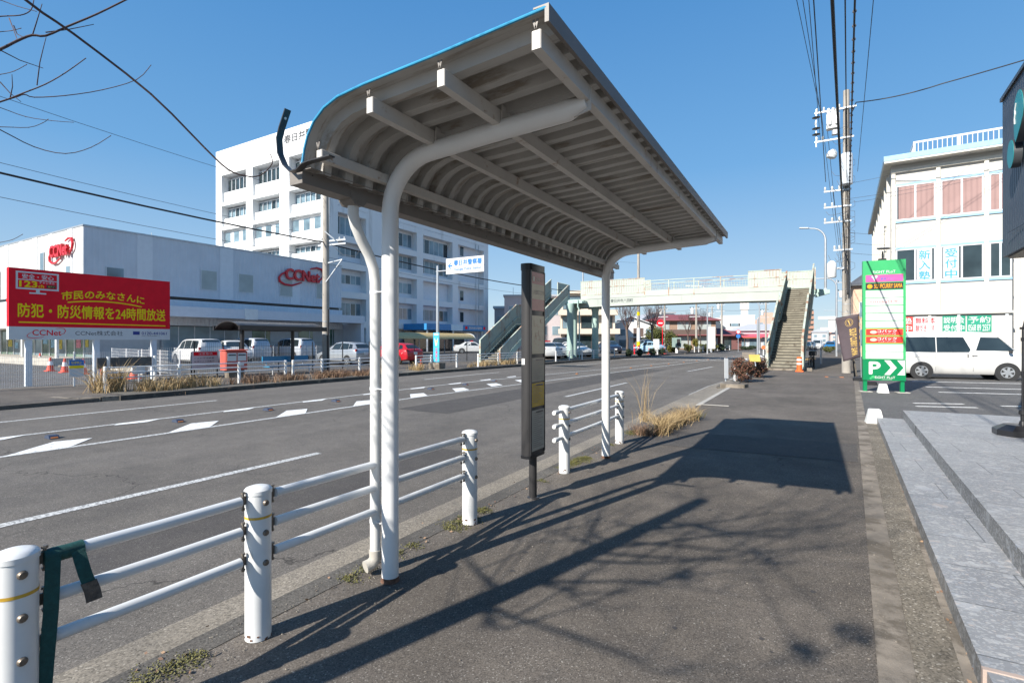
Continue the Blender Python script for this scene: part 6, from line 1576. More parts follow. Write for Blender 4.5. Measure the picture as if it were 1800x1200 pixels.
def build_box():
    t = thing('post_box', 'faded red street post box with two white slots on the far pavement', 'post box', (-21.6,13.05,0), -.12)
    RD = mat('faded_red', (.50,.10,.075), .55, var=.1)
    MB().box(-.2,.2,-.3,.3,0,.34).build('pedestal', 'concrete', t, 0)
    MB().cbox(-.27,.27,-.47,.47,.33,1.16,.05).build('body', RD, t, 0); MB().cbox(-.30,.30,-.50,.50,1.162,1.21,.03).build('lid', RD, t, 0)
    for y in (-.2,.21):
        p = MB().box(.271,.285,y-.18,y+.18,.72,1.06).build('front_plate', 'alu', t, 0); MB().box(.286,.30,y-.15,y+.15,.95,1.0).build('slot', 'black_metal', p, 0); MB().box(.286,.29,y-.14,y+.14,.75,.92).build('label', 'sign_white', p, 0)
    MB().box(.271,.28,.12,.30,.50,.66).build('plate', 'sign_white', t, 0)
build_box()
t = thing('bench', 'blue slatted bench under the black bus shelter across the road', 'bench', (-21.9,16.0,0), world=True)
MB().box(-22.12,-22.06,14.7,17.2,.55,.85).build('backrest', mat('bench_blue', (.02,.23,.42), .4), t, 0); MB().box(-22.0,-21.55,14.7,17.2,.36,.41).build('seat', bpy.data.materials['bench_blue'], t, 0)
for y in (14.9,16.9):
    MB().tube([(-21.6,y,0),(-21.6,y,.36),(-22.09,y,.37),(-22.09,y,.8)], .025, 6).build('leg', 'white', t)
def build_black_shelter():
    t = thing('bus_shelter', 'small black arched bus shelter on two posts across the road', 'bus shelter', (-21.8,14.9,0), world=True)
    for y in (13.55,16.1): MB().cyl((-21.8,y,0),(-21.8,y,2.2),.085,n=14).build('post', 'black_metal', t)
    y0, y1 = 12.75, 17.1; vs = []; fs = []
    n = 10
    for y in (y0, y1):
        for r in (1.0, .95):
            for i in range(n+1): a = R(25+130*i/n); vs.append((-21.6+1.05*math.cos(a)*r, y, 1.88+.55*math.sin(a)*r))
    m = n+1
    for i in range(n): fs += [(i,i+1,2*m+i+1,2*m+i),(m+i,m+i+1,3*m+i+1,3*m+i),(i,i+1,m+i+1,m+i),(2*m+i,2*m+i+1,3*m+i+1,3*m+i)]
    fs += [(0,m,3*m,2*m),(n,m+n,3*m+n,2*m+n)]
    MB().add(vs, fs).build('roof', 'dark_metal', t, 40); MB().box(-20.72,-20.6,y0-.05,y1+.05,2.04,2.24).build('fascia', 'black_metal', t, 0); MB().box(-22.6,-22.5,y0-.05,y1+.05,2.04,2.24).build('fascia', 'black_metal', t, 0)
    for y in (13.55,16.1): MB().beam((-22.5,y,2.12),(-20.7,y,2.12),.08,.1).build('cross_beam', 'black_metal', t, 0)
build_black_shelter()
XF = -18.45
far_rail('guard_rail', 'white far-side guard rail below the billboard, starting beside a clump of tall dry grass', [(-18.7,7.25),(XF,9.25),(XF,11.35),(XF,13.3)])
far_rail('guard_rail', 'white far-side guard rail in front of the grey utility pole', [(XF,13.65),(XF,15.1),(XF,17.25),(XF,19.2)])
far_rail('guard_rail', 'short white far-side guard rail in front of the blue arrow signpost', [(XF+.05,21.2),(XF+.1,22.4),(XF+.2,24.65)])
far_rail('guard_rail', 'white far-side guard rail at the foot of the far bridge stairs', [(XF+.9,25.9),(XF+.9,28.2),(XF+.95,30.6),(XF+1.0,33)])
far_rail('guard_rail', 'white far-side guard rail around the green bridge pillars', [(-16.9,35.5),(-16.8,37.8),(-16.7,40.2),(-16.6,42.6),(-16.5,45),(-16.4,47.5)])
far_rail('guard_rail', 'white far-side guard rail among dark hedges before the side road', [(-15.9+bend(y)-1.5,y) for y in (50,52.5,55,57.5,60)])
far_rail('guard_rail', 'white far-side guard rail of closely set posts beyond the side road', [(-16.9+bend(y),y) for y in (70,72,74,76,78,80,82,84.5,87,90)], band=False)

# ------------------------------------------------------------------ poles and signs on the far pavement
def build_left_pole():
    t = thing('utility_pole', 'grey concrete utility pole on the far pavement in front of the office block', 'utility pole', (-21.7,18.0,0))
    pole_body(t, 11.8, .19, .13, steps=True)
    for z, rz in ((6.75,.5),(6.55,.5)): MB().obox((.28,.15,z), (1,.45,.08), (-.45,1,0), (0,0,1), 1.5,.08,.08).build('crossarm', 'steel', t, 0)
    MB().beam((.1,-.15,7.2),(.5,.1,6.8),.05,.05).build('brace', 'steel', t, 0); MB().beam((-.1,-.05,5.55),(.95,.25,5.75),.07,.05).build('brace', 'steel', t, 0); MB().beam((.12,-.1,4.6),(.92,.22,5.72),.05,.04).build('brace', 'steel', t, 0)
    mb = MB()
    for x in (-.3,.1,.6,.85): insulator(mb, (x,.12+x*.4,6.8), .9)
    mb.pieces('insulator', 'ceramic', t)
    for z in (1.9,2.25,2.55): MB().lathe((0,0,z), [(.187,0),(.187,.05)], 16).build('band', 'steel', t)
    MB().tube([(.19,-.03,0),(.19,-.03,3.2)], .06, 8).build('cable_cover', 'dark_metal', t)
    MB().tube([(.3,0,6.6),(.9,.3,6.0),(1.5,.6,5.9),(1.9,.8,6.5)], .012, 5).build('jumper_wire', 'grey_wire', t)
build_left_pole()
G2 = 'wires over the far pavement'
cable('bundled_cable', 'black bundled cable with many clips crossing the sky at the left', [(-21.7,18.05,6.65),(-20.6,-12,8.0)], .035, sag=.55, group=G2)
cable('power_cable', 'thin wire just above the bundled cable at the left', [(-21.7,18.05,6.95),(-20.6,-12,8.2)], .008, 'grey_wire', .5, G2)
cable('power_cable', 'thin wire below the bundled cable at the left', [(-21.8,18.05,5.9),(-20.6,-12,7.2)], .009, 'grey_wire', .5, G2)
cable('power_cable', 'highest thin wire crossing the sky at the left, above the white office block', [(-21.7,18.05,8.9),(-20.8,-12,10.6)], .008, 'grey_wire', .6, G2)
cable('bundled_cable', 'black bundled cable sagging from the far utility pole behind the bus stop sign', [(-21.6,18.05,6.6),(-18.3,61.2,7.6)], .035, sag=1.0, group=G2)
cable('power_cable', 'thin wire sagging below the bundled cable behind the bus stop sign', [(-21.6,18.05,5.9),(-18.3,61.2,7.0)], .009, 'grey_wire', 1.0, G2)
cable('power_cable', 'thin wire above the bundled cable behind the direction sign', [(-21.6,18.05,9.4),(-18.3,61.2,11)], .009, 'grey_wire', .8, G2)
def build_dir_sign():
    t = thing('direction_sign', 'white direction sign with blue arrow to the police station on a grey pole', 'sign', (-18.05,22.6,0), world=True)
    MB().lathe((-18.05,22.6,0), [(.09,0),(.085,3),(.07,5.75),(.04,5.78)], 16).build('pole', 'steel', t, 40)
    MB().box(-18.45,-17.7,22.3,22.85,0,.36).build('footing', 'concrete', t, 0)
    MB().cyl((-18.15,22.6,5.45),(-17.2,22.6,5.45),.035,n=8).build('arm', 'steel', t); MB().cyl((-17.4,22.6,5.6),(-14.9,22.6,5.6),.03,n=8).build('arm', 'steel', t)
    p = panel(t, 'plate', 'sign_white', (-16.15,22.54,5.66), (1,0,0), (0,0,1), 2.5, .85, .02)
    y = 22.515
    lettering(p, '春日井警察署', (-15.95,y,5.82), (1,0,0), (0,0,1), 1.85, .32, 'sign_blue', .035)
    lettering(p, 'Kasugai Police Station', (-15.95,y,5.45), (1,0,0), (0,0,1), 1.75, .20, 'sign_blue', .02)
    MB().prism([(-.16,0),(.02,.17),(.09,.17),(-.02,.04),(.16,.04),(.16,-.04),(-.02,-.04),(.09,-.17),(.02,-.17)], (-17.12,y+.002,5.68), (1,0,0), (0,0,1), (0,-.003,0)).build('arrow', 'sign_blue', p, 0)
    b = panel(t, 'hanging_banner', mat('banner_blue', (.05,.40,.62), .5, var=.2, vs=4), (-18.05,22.49,1.22), (1,0,0), (0,0,1), .42, 1.62, .015)
    yb = 22.473
    MB().prism([(-.13,.2),(-.08,.2),(-.03,-.1),(0,.05),(.03,-.1),(.08,.2),(.13,.2),(.05,-.22),(-.05,-.22)], (-18.05,yb,1.52), (1,0,0), (0,0,1), (0,-.003,0)).build('white_mark', 'sign_white', b, 0)
    MB().prism([(0,.08),(.05,-.02),(0,-.09),(-.05,-.02)], (-18.05,yb-.004,1.55), (1,0,0), (0,0,1), (0,-.003,0)).build('yellow_mark', 'sign_yellow', b, 0)
    panel(b, 'white_band', 'sign_white', (-18.05,yb+.001,1.94), (1,0,0), (0,0,1), .3, .1)
    for j, ch in enumerate('交通安全'): lettering(b, ch, (-18.04,yb,1.12-.19*j), (1,0,0), (0,0,1), .15, .16, 'sign_red', .01)
build_dir_sign()
cone('traffic_cone', 'small dark red cone beside the footing of the direction sign', (-18.75,22.0,0), .6, .13, mat('dark_red_cone', (.4,.05,.04), .6), [], 'red cones at the direction sign')

# ------------------------------------------------------------------ parked cars across the road
WP = paint('car_white', (.62,.62,.61)); SV = paint('car_silver', (.46,.48,.50), .25, .6, .5); RD = paint('car_red', (.50,.012,.022)); PW = paint('van_pale_silver', (.47,.50,.55)); NV = paint('car_navy', (.015,.025,.05)); LB = paint('car_pale_blue', (.34,.52,.66)); DKC = paint('car_dark', (.02,.025,.028)); BLC = paint('car_blue', (.02,.16,.36)); GY = paint('car_grey', (.12,.13,.14))
PI = math.pi
car('parked_car', 'silver hatchback with red tail lamps behind the far guard rail', 'car', (-26.9,23.9,0), PI-.05, 4.1, 1.70, 1.52, 'hatch', SV, 'cars in the far car park')
car('parked_car', 'bright red estate car partly hidden by the front shelter post', 'car', (-25.4,26.8,0), PI-.03, 4.3, 1.70, 1.45, 'hatch', RD, 'cars in the far car park')
car('parked_car', 'white sport utility car facing the road beside the black shelter post', 'car', (-36.3,21.9,0), -.35, 4.4, 1.80, 1.62, 'suv', WP, 'cars in the far car park')
car('parked_car', 'white people carrier left of the white sport utility car', 'car', (-37.5,20.0,0), PI-.1, 4.5, 1.70, 1.72, 'minivan', WP, 'cars in the far car park')
car('parked_car', 'pale van with its tail lamp beside the black shelter post', 'van', (-40.0,25.2,0), PI, 4.4, 1.68, 1.8, 'minivan', PW, 'cars in the far car park')
car('parked_car', 'pale van seen through the black shelter, left of the grey utility pole', 'van', (-39.2,28.9,0), PI, 4.4, 1.68, 1.8, 'minivan', PW, 'cars in the far car park')
def police_extra(t, H, L):
    b = MB().cbox(-.22,.12,-.52,.52,H+.01,H+.13,.03).build('light_bar', 'lamp_red', t, 0)
pc = car('police_car', 'white and black patrol car with a red light bar behind the bus stop sign', 'police car', (-20.6,40.9,0), PI-.75, 4.6, 1.75, 1.46, 'sedan', WP, 'cars by the bridge'); police_extra(pc, 1.46, 4.6)
for s in (-1,1): MB().box(-2.05,2.0,s*.883-.006,s*.883+.006,.28,.62).build('black_panel', DKC, pc, 0)
lettering(pc, 'POLICE', (.3,.895,.55), (-1,0,0), (0,0,1), 1.1, .16, 'sign_white', .02)
pc2 = car('police_car', 'white patrol car parked under the cycle shelter end, left of the far stairs', 'police car', (-36.5,52.5,0), .7, 4.6, 1.75, 1.46, 'sedan', WP, 'cars by the bridge'); police_extra(pc2, 1.46, 4.6)
car('parked_car', 'white hatchback facing right between the two green bridge pillars', 'car', (-20.2,46.8,0), -.55, 4.0, 1.7, 1.5, 'hatch', WP, 'cars by the bridge')
car('parked_car', 'silver saloon tail just left of the white hatchback under the bridge', 'car', (-20.9,43.6,0), PI-.9, 4.4, 1.7, 1.42, 'sedan', SV, 'cars by the bridge')
car('parked_car', 'black people carrier behind the white hatchback under the bridge', 'car', (-22.4,50.2,0), -.6, 4.7, 1.8, 1.9, 'minivan', DKC, 'cars by the bridge')
car('parked_car', 'dark navy car facing the road beyond the second bridge pillar', 'car', (-21.4,60.2,0), -.9, 4.5, 1.8, 1.6, 'suv', NV, 'cars by the bridge')
car('parked_car', 'dark green car half hidden by the round bush', 'car', (-18.6,66.5,0), -.8, 4.3, 1.75, 1.75, 'suv', GY, 'cars by the bridge')
car('parked_car', 'pale blue small car behind the white board and cones', 'car', (-17.4,63.2,0), PI-.5, 3.9, 1.65, 1.5, 'hatch', LB, 'cars by the bridge')
# dry grass along the far kerb
rnd = random.Random(31)
def far_grass(lab, y0, y1, n, h, m='dry', x=-17.6, sp=.35):
    g = MB()
    for _ in range(n): blades(g, (x+rnd.gauss(0,.25), rnd.uniform(y0,y1), 0), (sp,sp), 55, h*rnd.uniform(.6,1.2), rnd, .5, .009)
    tag(g.build('grass_tuft', m, None, 0), lab, 'dry grass', 'dry grass along the far kerb')
far_grass('tall dry grass clump beside the first post of the far guard rail', 6.8, 7.7, 6, .95, x=-18.9)
far_grass('dry grass tufts below the legs of the billboard', 8.0, 10.5, 18, .5, x=-18.2)
far_grass('dense brown weeds in front of the red post box and the bench', 10.8, 16.2, 30, .36, 'dry_brown', -18.1)
far_grass('straw-coloured tuft in front of the silver hatchback', 17.9, 19.0, 7, .6, x=-18.0)
far_grass('dry weeds at the foot of the grey utility pole', 14.2, 17.6, 16, .32, 'dry_brown', -17.7)
far_grass('dry grass at the foot of the direction sign', 20.6, 22.3, 7, .5, x=-18.2)
far_grass('dry grass at the foot of the far bridge stairs', 25.2, 31.5, 20, .42, x=-17.9)
g = MB()
for _ in range(30): blades(g, (-17.0+rnd.gauss(0,.06), rnd.uniform(7.5,24), -.08), (.1,.25), 40, .14, rnd, .9, .006)
tag(g.build('gutter_weeds', 'dry_brown', None, 0), 'small withered weeds growing out of the far kerb face', 'weeds', None, 'stuff')
# ------------------------------------------------------------------ beyond the bridge
def house(name, label, cat, loc, rz, parts):
    t = thing(name, label, cat, loc, rz); parts(t); return t
def win(t, x, z, w, h, y=-.02, m='win', fr='alu'):
    f = MB().box(x-w/2-.06,x+w/2+.06,y-.04,y,z-.06,z+h+.06).build('window', fr, t, 0)
    MB().box(x-w/2,x+w/2,y-.055,y-.041,z,z+h).build('pane', m, f, 0)
def hip(mb, x0, x1, y0, y1, z, h, ov=.6, ridge=.5):
    x0, x1, y0, y1 = x0-ov, x1+ov, y0-ov, y1+ov; r = (y1-y0)/2*(1 if ridge else 1)
    a = [(x0,y0,z),(x1,y0,z),(x1,y1,z),(x0,y1,z)]; ym = (y0+y1)/2; k = min(r*ridge*2, (x1-x0)/2-.05)
    b = [(x0+k,ym,z+h),(x1-k,ym,z+h)]; c = [(p[0],p[1],z-.14) for p in a]
    return mb.add(a+b+c, [(0,1,5,4),(1,2,5),(2,3,4,5),(3,0,4),(9,8,7,6),(0,6,7,1),(1,7,8,2),(2,8,9,3),(3,9,6,0)])
RZB = .45
BEIGE = mat('beige_render', (.62,.54,.44), .8, var=.05); BRN = mat('brown_metal', (.12,.08,.065), .6); PINKW = mat('pinkish_wall', (.50,.40,.38), .8, var=.05); WHT = mat('white_wall', (.62,.61,.60), .8, var=.04); GRYW = mat('grey_wall', (.40,.41,.43), .8, var=.06)
TILE = mat('grey_roof_tile', (.085,.09,.10), .6, var=.25, vs=2); REDR = mat('dull_red_roof', (.22,.065,.07), .7, var=.12, vs=1.5); BRW = mat('brown_wall', (.30,.20,.14), .8, var=.1); DRK = mat('dark_slate', (.06,.07,.08), .6)
def p_beige(t):
    MB().box(-4.2,4.2,0,8,0,6.0).build('wall', BEIGE, t, 0); MB().box(-4.2,3.0,-.05,7.8,6.002,9.0).build('wall', BEIGE, t, 0)
    MB().box(-4.5,3.3,-.8,8.1,8.9,9.35).build('roof', BEIGE, t, 0); MB().box(-4.6,4.5,-1.4,0,5.5,6.3).build('balcony', BEIGE, t, 0); MB().box(-4.6,4.8,-1.4,-.002,2.6,3.4).build('balcony', BEIGE, t, 0)
    for x, z, w, h in ((-2.5,6.5,2.6,1.9),(1.2,6.5,2.2,1.9),(-3.0,3.5,1.8,1.8),(.3,3.5,2.6,1.8),(3.0,3.5,1.4,1.8),(-1.5,.3,4.0,2.0)): win(t, x, z, w, h, -.06, 'win_dark' if x > -2 else 'win', BRN)
house('apartment_building', 'beige stepped three-storey house with brown window frames behind the bridge pillar', 'building', (-30.2,75.0,0), RZB, p_beige)
def p_pinkleft(t):
    MB().box(-9,9,0,10,0,8.6).build('wall', PINKW, t, 0); MB().box(-9.3,9.3,-.3,10.3,8.6,9.1).build('roof', WHT, t, 0); MB().box(-6,-1,3,8,9.1,11.2).build('stair_tower', PINKW, t, 0)
    for k in range(7): win(t, -7.6+2.5*k, 5.4, 1.5, 1.4); win(t, -7.6+2.5*k, 1.8, 1.5, 1.4)
    MB().cyl((-5,4,11.2),(-5,4,13.6),.05,n=6).build('aerial', 'steel', t)
house('apartment_building', 'pinkish block behind the far stairs, right of the white office block', 'building', (-52,99,0), .5, p_pinkleft)
def p_mauve(t):
    MB().box(-7,7,0,9,0,9.5).build('wall', mat('mauve_wall', (.50,.44,.44), .8, var=.05), t, 0); MB().box(-7.2,7.2,-.2,9.2,9.5,9.8).build('roof', GRYW, t, 0)
    for k in range(5): win(t, -5.4+2.6*k, 6.2, 1.6, 1.5); win(t, -5.4+2.6*k, 2.6, 1.6, 1.5)
house('apartment_building', 'mauve-grey block with small windows behind the patrol car', 'building', (-41.5,82,0), .5, p_mauve)
def p_gable(t):
    MB().prism([(-3.4,0),(3.4,0),(3.4,4.1),(0,5.35),(-3.4,4.1)], (0,0,0), (1,0,0), (0,0,1), (0,7,0)).build('wall', WHT, t, 0)
    for s in (-1, 1): MB().beam((s*1.85,3.4,4.83),(s*1.85+s*.0,3.41,4.83),.1,.1) if False else None
    MB().prism([(-3.9,3.98),(0,5.42),(3.9,3.98),(3.9,4.1),(0,5.56),(-3.9,4.1)], (0,-.5,0), (1,0,0), (0,0,1), (0,8,0)).build('roof', mat('pale_roof', (.62,.62,.62), .6), t, 0)
    MB().box(.3,1.9,-.03,-.005,.1,3.6).build('stair_opening', BRN, t, 0); MB().beam((.3,-.2,.1),(1.9,-.2,1.9),.25,.2).build('outside_stair', WHT, t, 0)
    win(t, -1.6, 2.4, 1.1, 1.0); win(t, -1.4, .5, 1.2, 1.2); win(t, 2.7, 2.4, .8, 1.0)
    MB().box(-.2,2.4,-.9,-.04,2.05,2.2).build('landing', WHT, t, 0)
house('gabled_house', 'white two-storey house with a low gable behind the bare tree', 'house', (-25.4,82,0), .42, p_gable)
def p_tile(t):
    MB().box(-5,5,0,9,0,5.0).build('wall', BRW, t, 0); hip(MB(), -5, 5, 0, 9, 5.0, 1.3, 1.2, .35).build('lower_roof', TILE, t, 0)
    MB().box(-3.4,3.4,1.5,7.5,5.6,6.3).build('gable_wall', WHT, t, 0); hip(MB(), -3.4, 3.4, 1.5, 7.5, 6.25, 1.5, .9, .25).build('upper_roof', TILE, t, 0)
    MB().box(-3.2,3.2,4.3,4.7,7.65,7.95).build('ridge', mat('ridge_tile', (.3,.3,.31), .7), t, 0)
house('tiled_house', 'traditional house with a grey tiled roof and pale ridge above the brown house', 'house', (-27.5,112,0), .38, p_tile)
def p_brown(t):
    MB().box(-5.5,5.5,0,7,0,5.2).build('wall', BRW, t, 0); hip(MB(), -5.5, 5.5, 0, 7, 5.2, 1.1, .9, .45).build('roof', REDR, t, 0)
    MB().box(-6,6,-1.2,0,2.45,2.62).build('lower_roof', REDR, t, 0); MB().box(-5.4,5.4,-1.0,-.9,2.62,3.5).build('balcony_rail', BRN, t, 0)
    for x in (-3.4,.2,3.6): win(t, x, 3.0, 2.1, 1.8, -.02, 'win_frost'); win(t, x, .3, 2.1, 1.9, -.02, 'win_frost')
house('brown_house', 'brown two-storey house with a dull red roof behind the shrubs', 'house', (-19.6,93,0), .35, p_brown)
def p_redlow(t):
    MB().box(-3.4,3.4,0,6,0,2.6).build('wall', mat('wine_wall', (.16,.07,.065), .8), t, 0); hip(MB(), -3.4, 3.4, 0, 6, 2.55, 1.25, 1.0, .5).build('roof', REDR, t, 0)
    win(t, -1.6, .5, 1.8, 1.5, -.02, 'win_frost'); MB().box(.5,1.7,-.03,0,.05,2.2).build('door', 'win_dark', t, 0)
    MB().box(3.5,6.5,-1,3,2.0,2.12).build('porch_roof', mat('orange_roof', (.5,.13,.06), .6), t, 0)
    for x in (3.7,6.3): MB().cyl((x,-.8,0),(x,-.8,2.0),.05,n=6).build('porch_post', BRN, t)
house('police_box', 'low wine-red building with a dull red hipped roof behind the white post sign', 'building', (-14.0,98,0), .3, p_redlow)
def p_white3(t):
    MB().box(-4.0,4.0,0,10,0,7.8).build('wall', WHT, t, 0); MB().box(-9,-4.0,.5,10,0,6.6).build('glass_wing', 'win_dark', t, 0); MB().box(-9.1,-3.99,.3,10.1,6.6,7.4).build('wing_roof', WHT, t, 0)
    for z in (5.2,2.6): MB().box(-1.8,.6,-.03,0,z,z+.75).build('shop_sign', 'win_dark', t, 0); win(t, -.6, z+.0, 1.6, .7)
    MB().box(-4.1,4.1,-.1,10.1,7.8,8.0).build('parapet', WHT, t, 0)
house('shop_building', 'plain white block with two small dark windows under the footbridge', 'building', (-16.3,141,0), .15, p_white3)
def p_dark(t):
    MB().box(-5,5,0,9,0,4.8).build('wall', WHT, t, 0); hip(MB(), -5, 5, 0, 9, 4.8, 3.0, .7, .3).build('roof', DRK, t, 0)
    for x in (-3,0,3): win(t, x, 2.8, 1.6, 1.3)
house('shop_building', 'white building with a dark slate roof left of the plain white block', 'building', (-24.2,137,0), .25, p_dark)
def p_tower(t):
    MB().box(-1.2,1.2,-1.2,1.2,0,13).build('shaft', mat('pale_stone', (.66,.62,.58), .8), t, 0); MB().box(-1.5,1.5,-1.5,1.5,13,16.8).build('head', bpy.data.materials['pale_stone'], t, 0)
    for k in range(3):
        for x in (-.6,.6): MB().lathe((x,-1.52,13.6+1.0*k), [(.32,0),(.32,.03)], 10, (0,-1,0)).build('ring_opening', GRYW, t)
    MB().box(-1.0,1.0,-1.0,1.0,16.8,18.0).build('tank', WHT, t, 0)
house('stair_tower', 'slim white tower rising behind the plain white block', 'tower', (-21.5,207,0), .1, p_tower)
def p_pinkr(t):
    MB().prism([(-4,0),(4,0),(4,7.6),(1.2,10.4),(-1.2,10.4),(-4,7.6)], (0,0,0), (1,0,0), (0,0,1), (0,9,0)).build('wall', mat('salmon_wall', (.52,.33,.26), .8), t, 0); MB().box(-4.4,4.4,-.3,9.3,5.2,5.5).build('ledge', WHT, t, 0)
    for x in (-2,2): win(t, x, 6.0, 1.2, 1.2); win(t, x, 2.4, 1.2, 1.2)
house('apartment_building', 'salmon-coloured block with a stepped gable beside the near stairs', 'building', (-11.9,180,0), .05, p_pinkr)
def p_low(t):
    MB().box(-6,6,0,8,0,3.8).build('wall', GRYW, t, 0); hip(MB(), -6, 6, 0, 8, 3.8, 1.4, .6, .4).build('roof', GRYW, t, 0)
    MB().box(-6.4,6.4,-1.6,-.02,2.3,3.0).build('shop_sign', mat('sign_pinkred', (.6,.07,.12), .5), t, 0)
    for x in (-4,-1.3,1.4,4): win(t, x, .4, 2.0, 1.7)
house('shop_building', 'low grey shop with a long red fascia behind the near stairs', 'building', (-9.2,120,0), .0, p_low)
def p_apt(t):
    for k in range(7):
        MB().box(-4,4,0,14,1.35*k*2.0,1.35*k*2.0+1.7).build('floor_band', mat('brick_band', (.36,.20,.14), .8), t, 0) if k == 0 else MB().box(-4,4,0,14,2.7*k,2.7*k+1.7).build('floor_band', bpy.data.materials['brick_band'], t, 0)
        MB().box(-3.8,3.8,.3,13.8,2.7*k+1.7,2.7*k+2.7).build('window_band', 'win_dark', t, 0)
house('apartment_building', 'distant brown apartment tower with dark window bands right of the near stairs', 'building', (-3.0,330,0), 0, p_apt)
def p_apt2(t):
    MB().box(-5,5,0,14,0,12).build('wall', WHT, t, 0)
    for k in range(4): win(t, 0, 1+2.8*k, 6, 1.2)
    MB().box(-5.1,5.1,-.1,14.1,12,12.3).build('parapet', WHT, t, 0)
house('apartment_building', 'distant white block left of the brown apartment tower', 'building', (-13.0,300,0), 0, p_apt2)
def p_store(t):
    MB().box(-22,22,0,20,0,7).build('wall', mat('orange_brick', (.52,.22,.14), .8), t, 0); MB().box(-22.4,22.4,-.4,20.4,7,9.4).build('fascia', WHT, t, 0)
    MB().box(-10,10,-.05,0,.4,3.2).build('shop_window', 'win_dark', t, 0)
house('superstore', 'long distant store with an orange wall and white fascia at the end of the road', 'building', (32,390,0), 0, p_store)
for i, (x, y, w, h, m, lab) in enumerate(((3.5,310,7,6,GRYW,'small grey distant house beside the brown apartment tower'),(12,300,8,5,PINKW,'small pinkish distant house at the end of the road'),(20,290,9,4.6,WHT,'small white distant house right of the far blue car'),(-20,260,14,6,WHT,'distant white house behind the plain white block'),(27,240,8,5,BEIGE,'beige house half hidden by the dark flag'),(5.9,62,4.6,7.2,mat('peach_wall', (.62,.42,.30), .8),'peach-coloured building just behind the green sign'),(-36,130,16,7,GRYW,'grey block between the beige house and the gabled house'))):
    def pp(t, w=w, h=h, m=m):
        MB().box(-w/2,w/2,0,w,0,h).build('wall', m, t, 0); hip(MB(), -w/2, w/2, 0, w, h, h*.28, .5, .45).build('roof', TILE if i % 2 else GRYW, t, 0)
        for q in (-.28,.28): win(t, q*w, h*.55, w*.2, h*.2); win(t, q*w, h*.15, w*.2, h*.22)
    house('small_house', lab, 'house', (x,y,0), .05, pp)

# poles, lamps and signs beyond the bridge
def far_pole(label, x, y, h, arms=True, bands=False, r=.17):
    t = thing('utility_pole', label, 'utility pole', (x,y,0), 0, 'utility poles beyond the bridge')
    MB().lathe((0,0,0), [(r,0),(r*.7,h)], 12).build('shaft', 'pole_concrete', t, 40)
    if arms:
        for z in (h-.4,h-1.5,h-2.6): MB().box(-.9,.5,-.05,.05,z,z+.1).build('crossarm', 'steel', t, 0)
        MB().lathe((-.5,-.1,h-2.2), [(.2,0),(.24,.1),(.24,.7),(.1,.85)], 10).build('transformer', 'ceramic', t)
        mb = MB()
        for x_ in (-.8,-.4,.3):
            for z in (h-.3,h-1.4): insulator(mb, (x_,0,z), 1.2)
        mb.pieces('insulator', 'dark_metal', t)
    if bands:
        MB().lathe((0,0,.9), [(r+.004,0),(r+.002,.55)], 12).build('yellow_band', 'sign_yellow', t); MB().lathe((0,0,4.6), [(r*.9+.006,0),(r*.9+.006,.45)], 12).build('notice_band', 'sign_yellow', t); MB().lathe((0,0,1.5), [(r+.004,0),(r+.0,1.6)], 12).build('white_band', 'refl_white', t)
far_pole('tall utility pole with yellow bands rising through the footbridge line', -18.1, 61.2, 15.5, False, True, .2)
far_pole('utility pole with crossarms beside the round no-entry sign', -18.6, 76, 7.6)
far_pole('utility pole with crossarms behind the pruned bare trees', -13.6, 73, 7.4)
far_pole('utility pole with crossarms left of the plain white block', -12.9, 91, 9)
far_pole('far utility pole seen through the left rail of the near stairs', -6.6, 95, 8)
far_pole('short utility pole behind the low wine-red building', -18.7, 118, 9)
far_pole('far utility pole behind the dark flag on the near pavement', 3.6, 74, 9)
lamp_post((-10.9,65.4,0), 8.2, 2.0, 'street lamp in front of the white post sign beyond the bridge', 0, .08)
lamp_post((-5.6,70.2,0), 6.6, -2.0, 'street lamp seen through the left rail of the near stairs', 0, .07)
lamp_post((6.0,140,0), 8.5, 3.0, 'small far street lamp behind the dark flag', 0, .09)
t = thing('no_entry_sign', 'round red no-entry sign on a red post by the side road', 'sign', (-15.6,62.7,0), .35)
MB().cyl((0,0,0),(0,0,2.9),.04,n=8).build('post', 'sign_red', t); MB().lathe((-.25,-.04,3.7), [(.42,0),(.42,.02)], 24, (0,-1,0)).build('disc', 'sign_red', t); MB().box(-.5,0,-.075,-.062,3.62,3.78).build('white_bar', 'sign_white', t, 0); MB().cyl((0,0,2.9),(-.2,0,3.7),.035,n=6).build('post', 'sign_red', t)
t = thing('prohibition_sign', 'round blue and red parking signs on a post beyond the bridge', 'sign', (-8.9,78,0), .2)
MB().cyl((0,.04,0),(0,.04,3.0),.04,n=8).build('post', 'steel', t)
for z, m in ((2.8,'sign_red'),(2.2,'sign_blue')):
    d = MB().lathe((0,0,z), [(.28,0),(.28,.02)], 20, (0,-1,0)).build('disc', m, t); MB().lathe((0,-.021,z), [(.2,0),(.2,.004)], 20, (0,-1,0)).build('inner_disc', 'sign_white' if m == 'sign_red' else 'sign_blue', d)
t = thing('pillar_sign', 'white upright sign with vertical grey lettering before the low wine-red building', 'sign', (-11.6,72.5,0), .25)
b = MB().box(-.5,.5,-.08,.08,.5,3.4).build('board', 'sign_white', t, 0); MB().box(-.1,.1,-.05,.05,0,.5).build('foot', 'steel', t, 0)
for j, ch in enumerate('八田交番前広場'): lettering(b, ch, (0,-.084,3.1-.36*j), (1,0,0), (0,0,1), .26, .27, mat('grey_ink', (.4,.4,.42), .6) if j == 0 else bpy.data.materials['grey_ink'])
t = thing('pillar_sign', 'plain white upright board in front of the pale blue car', 'sign', (-15.2,58.3,0), .3)
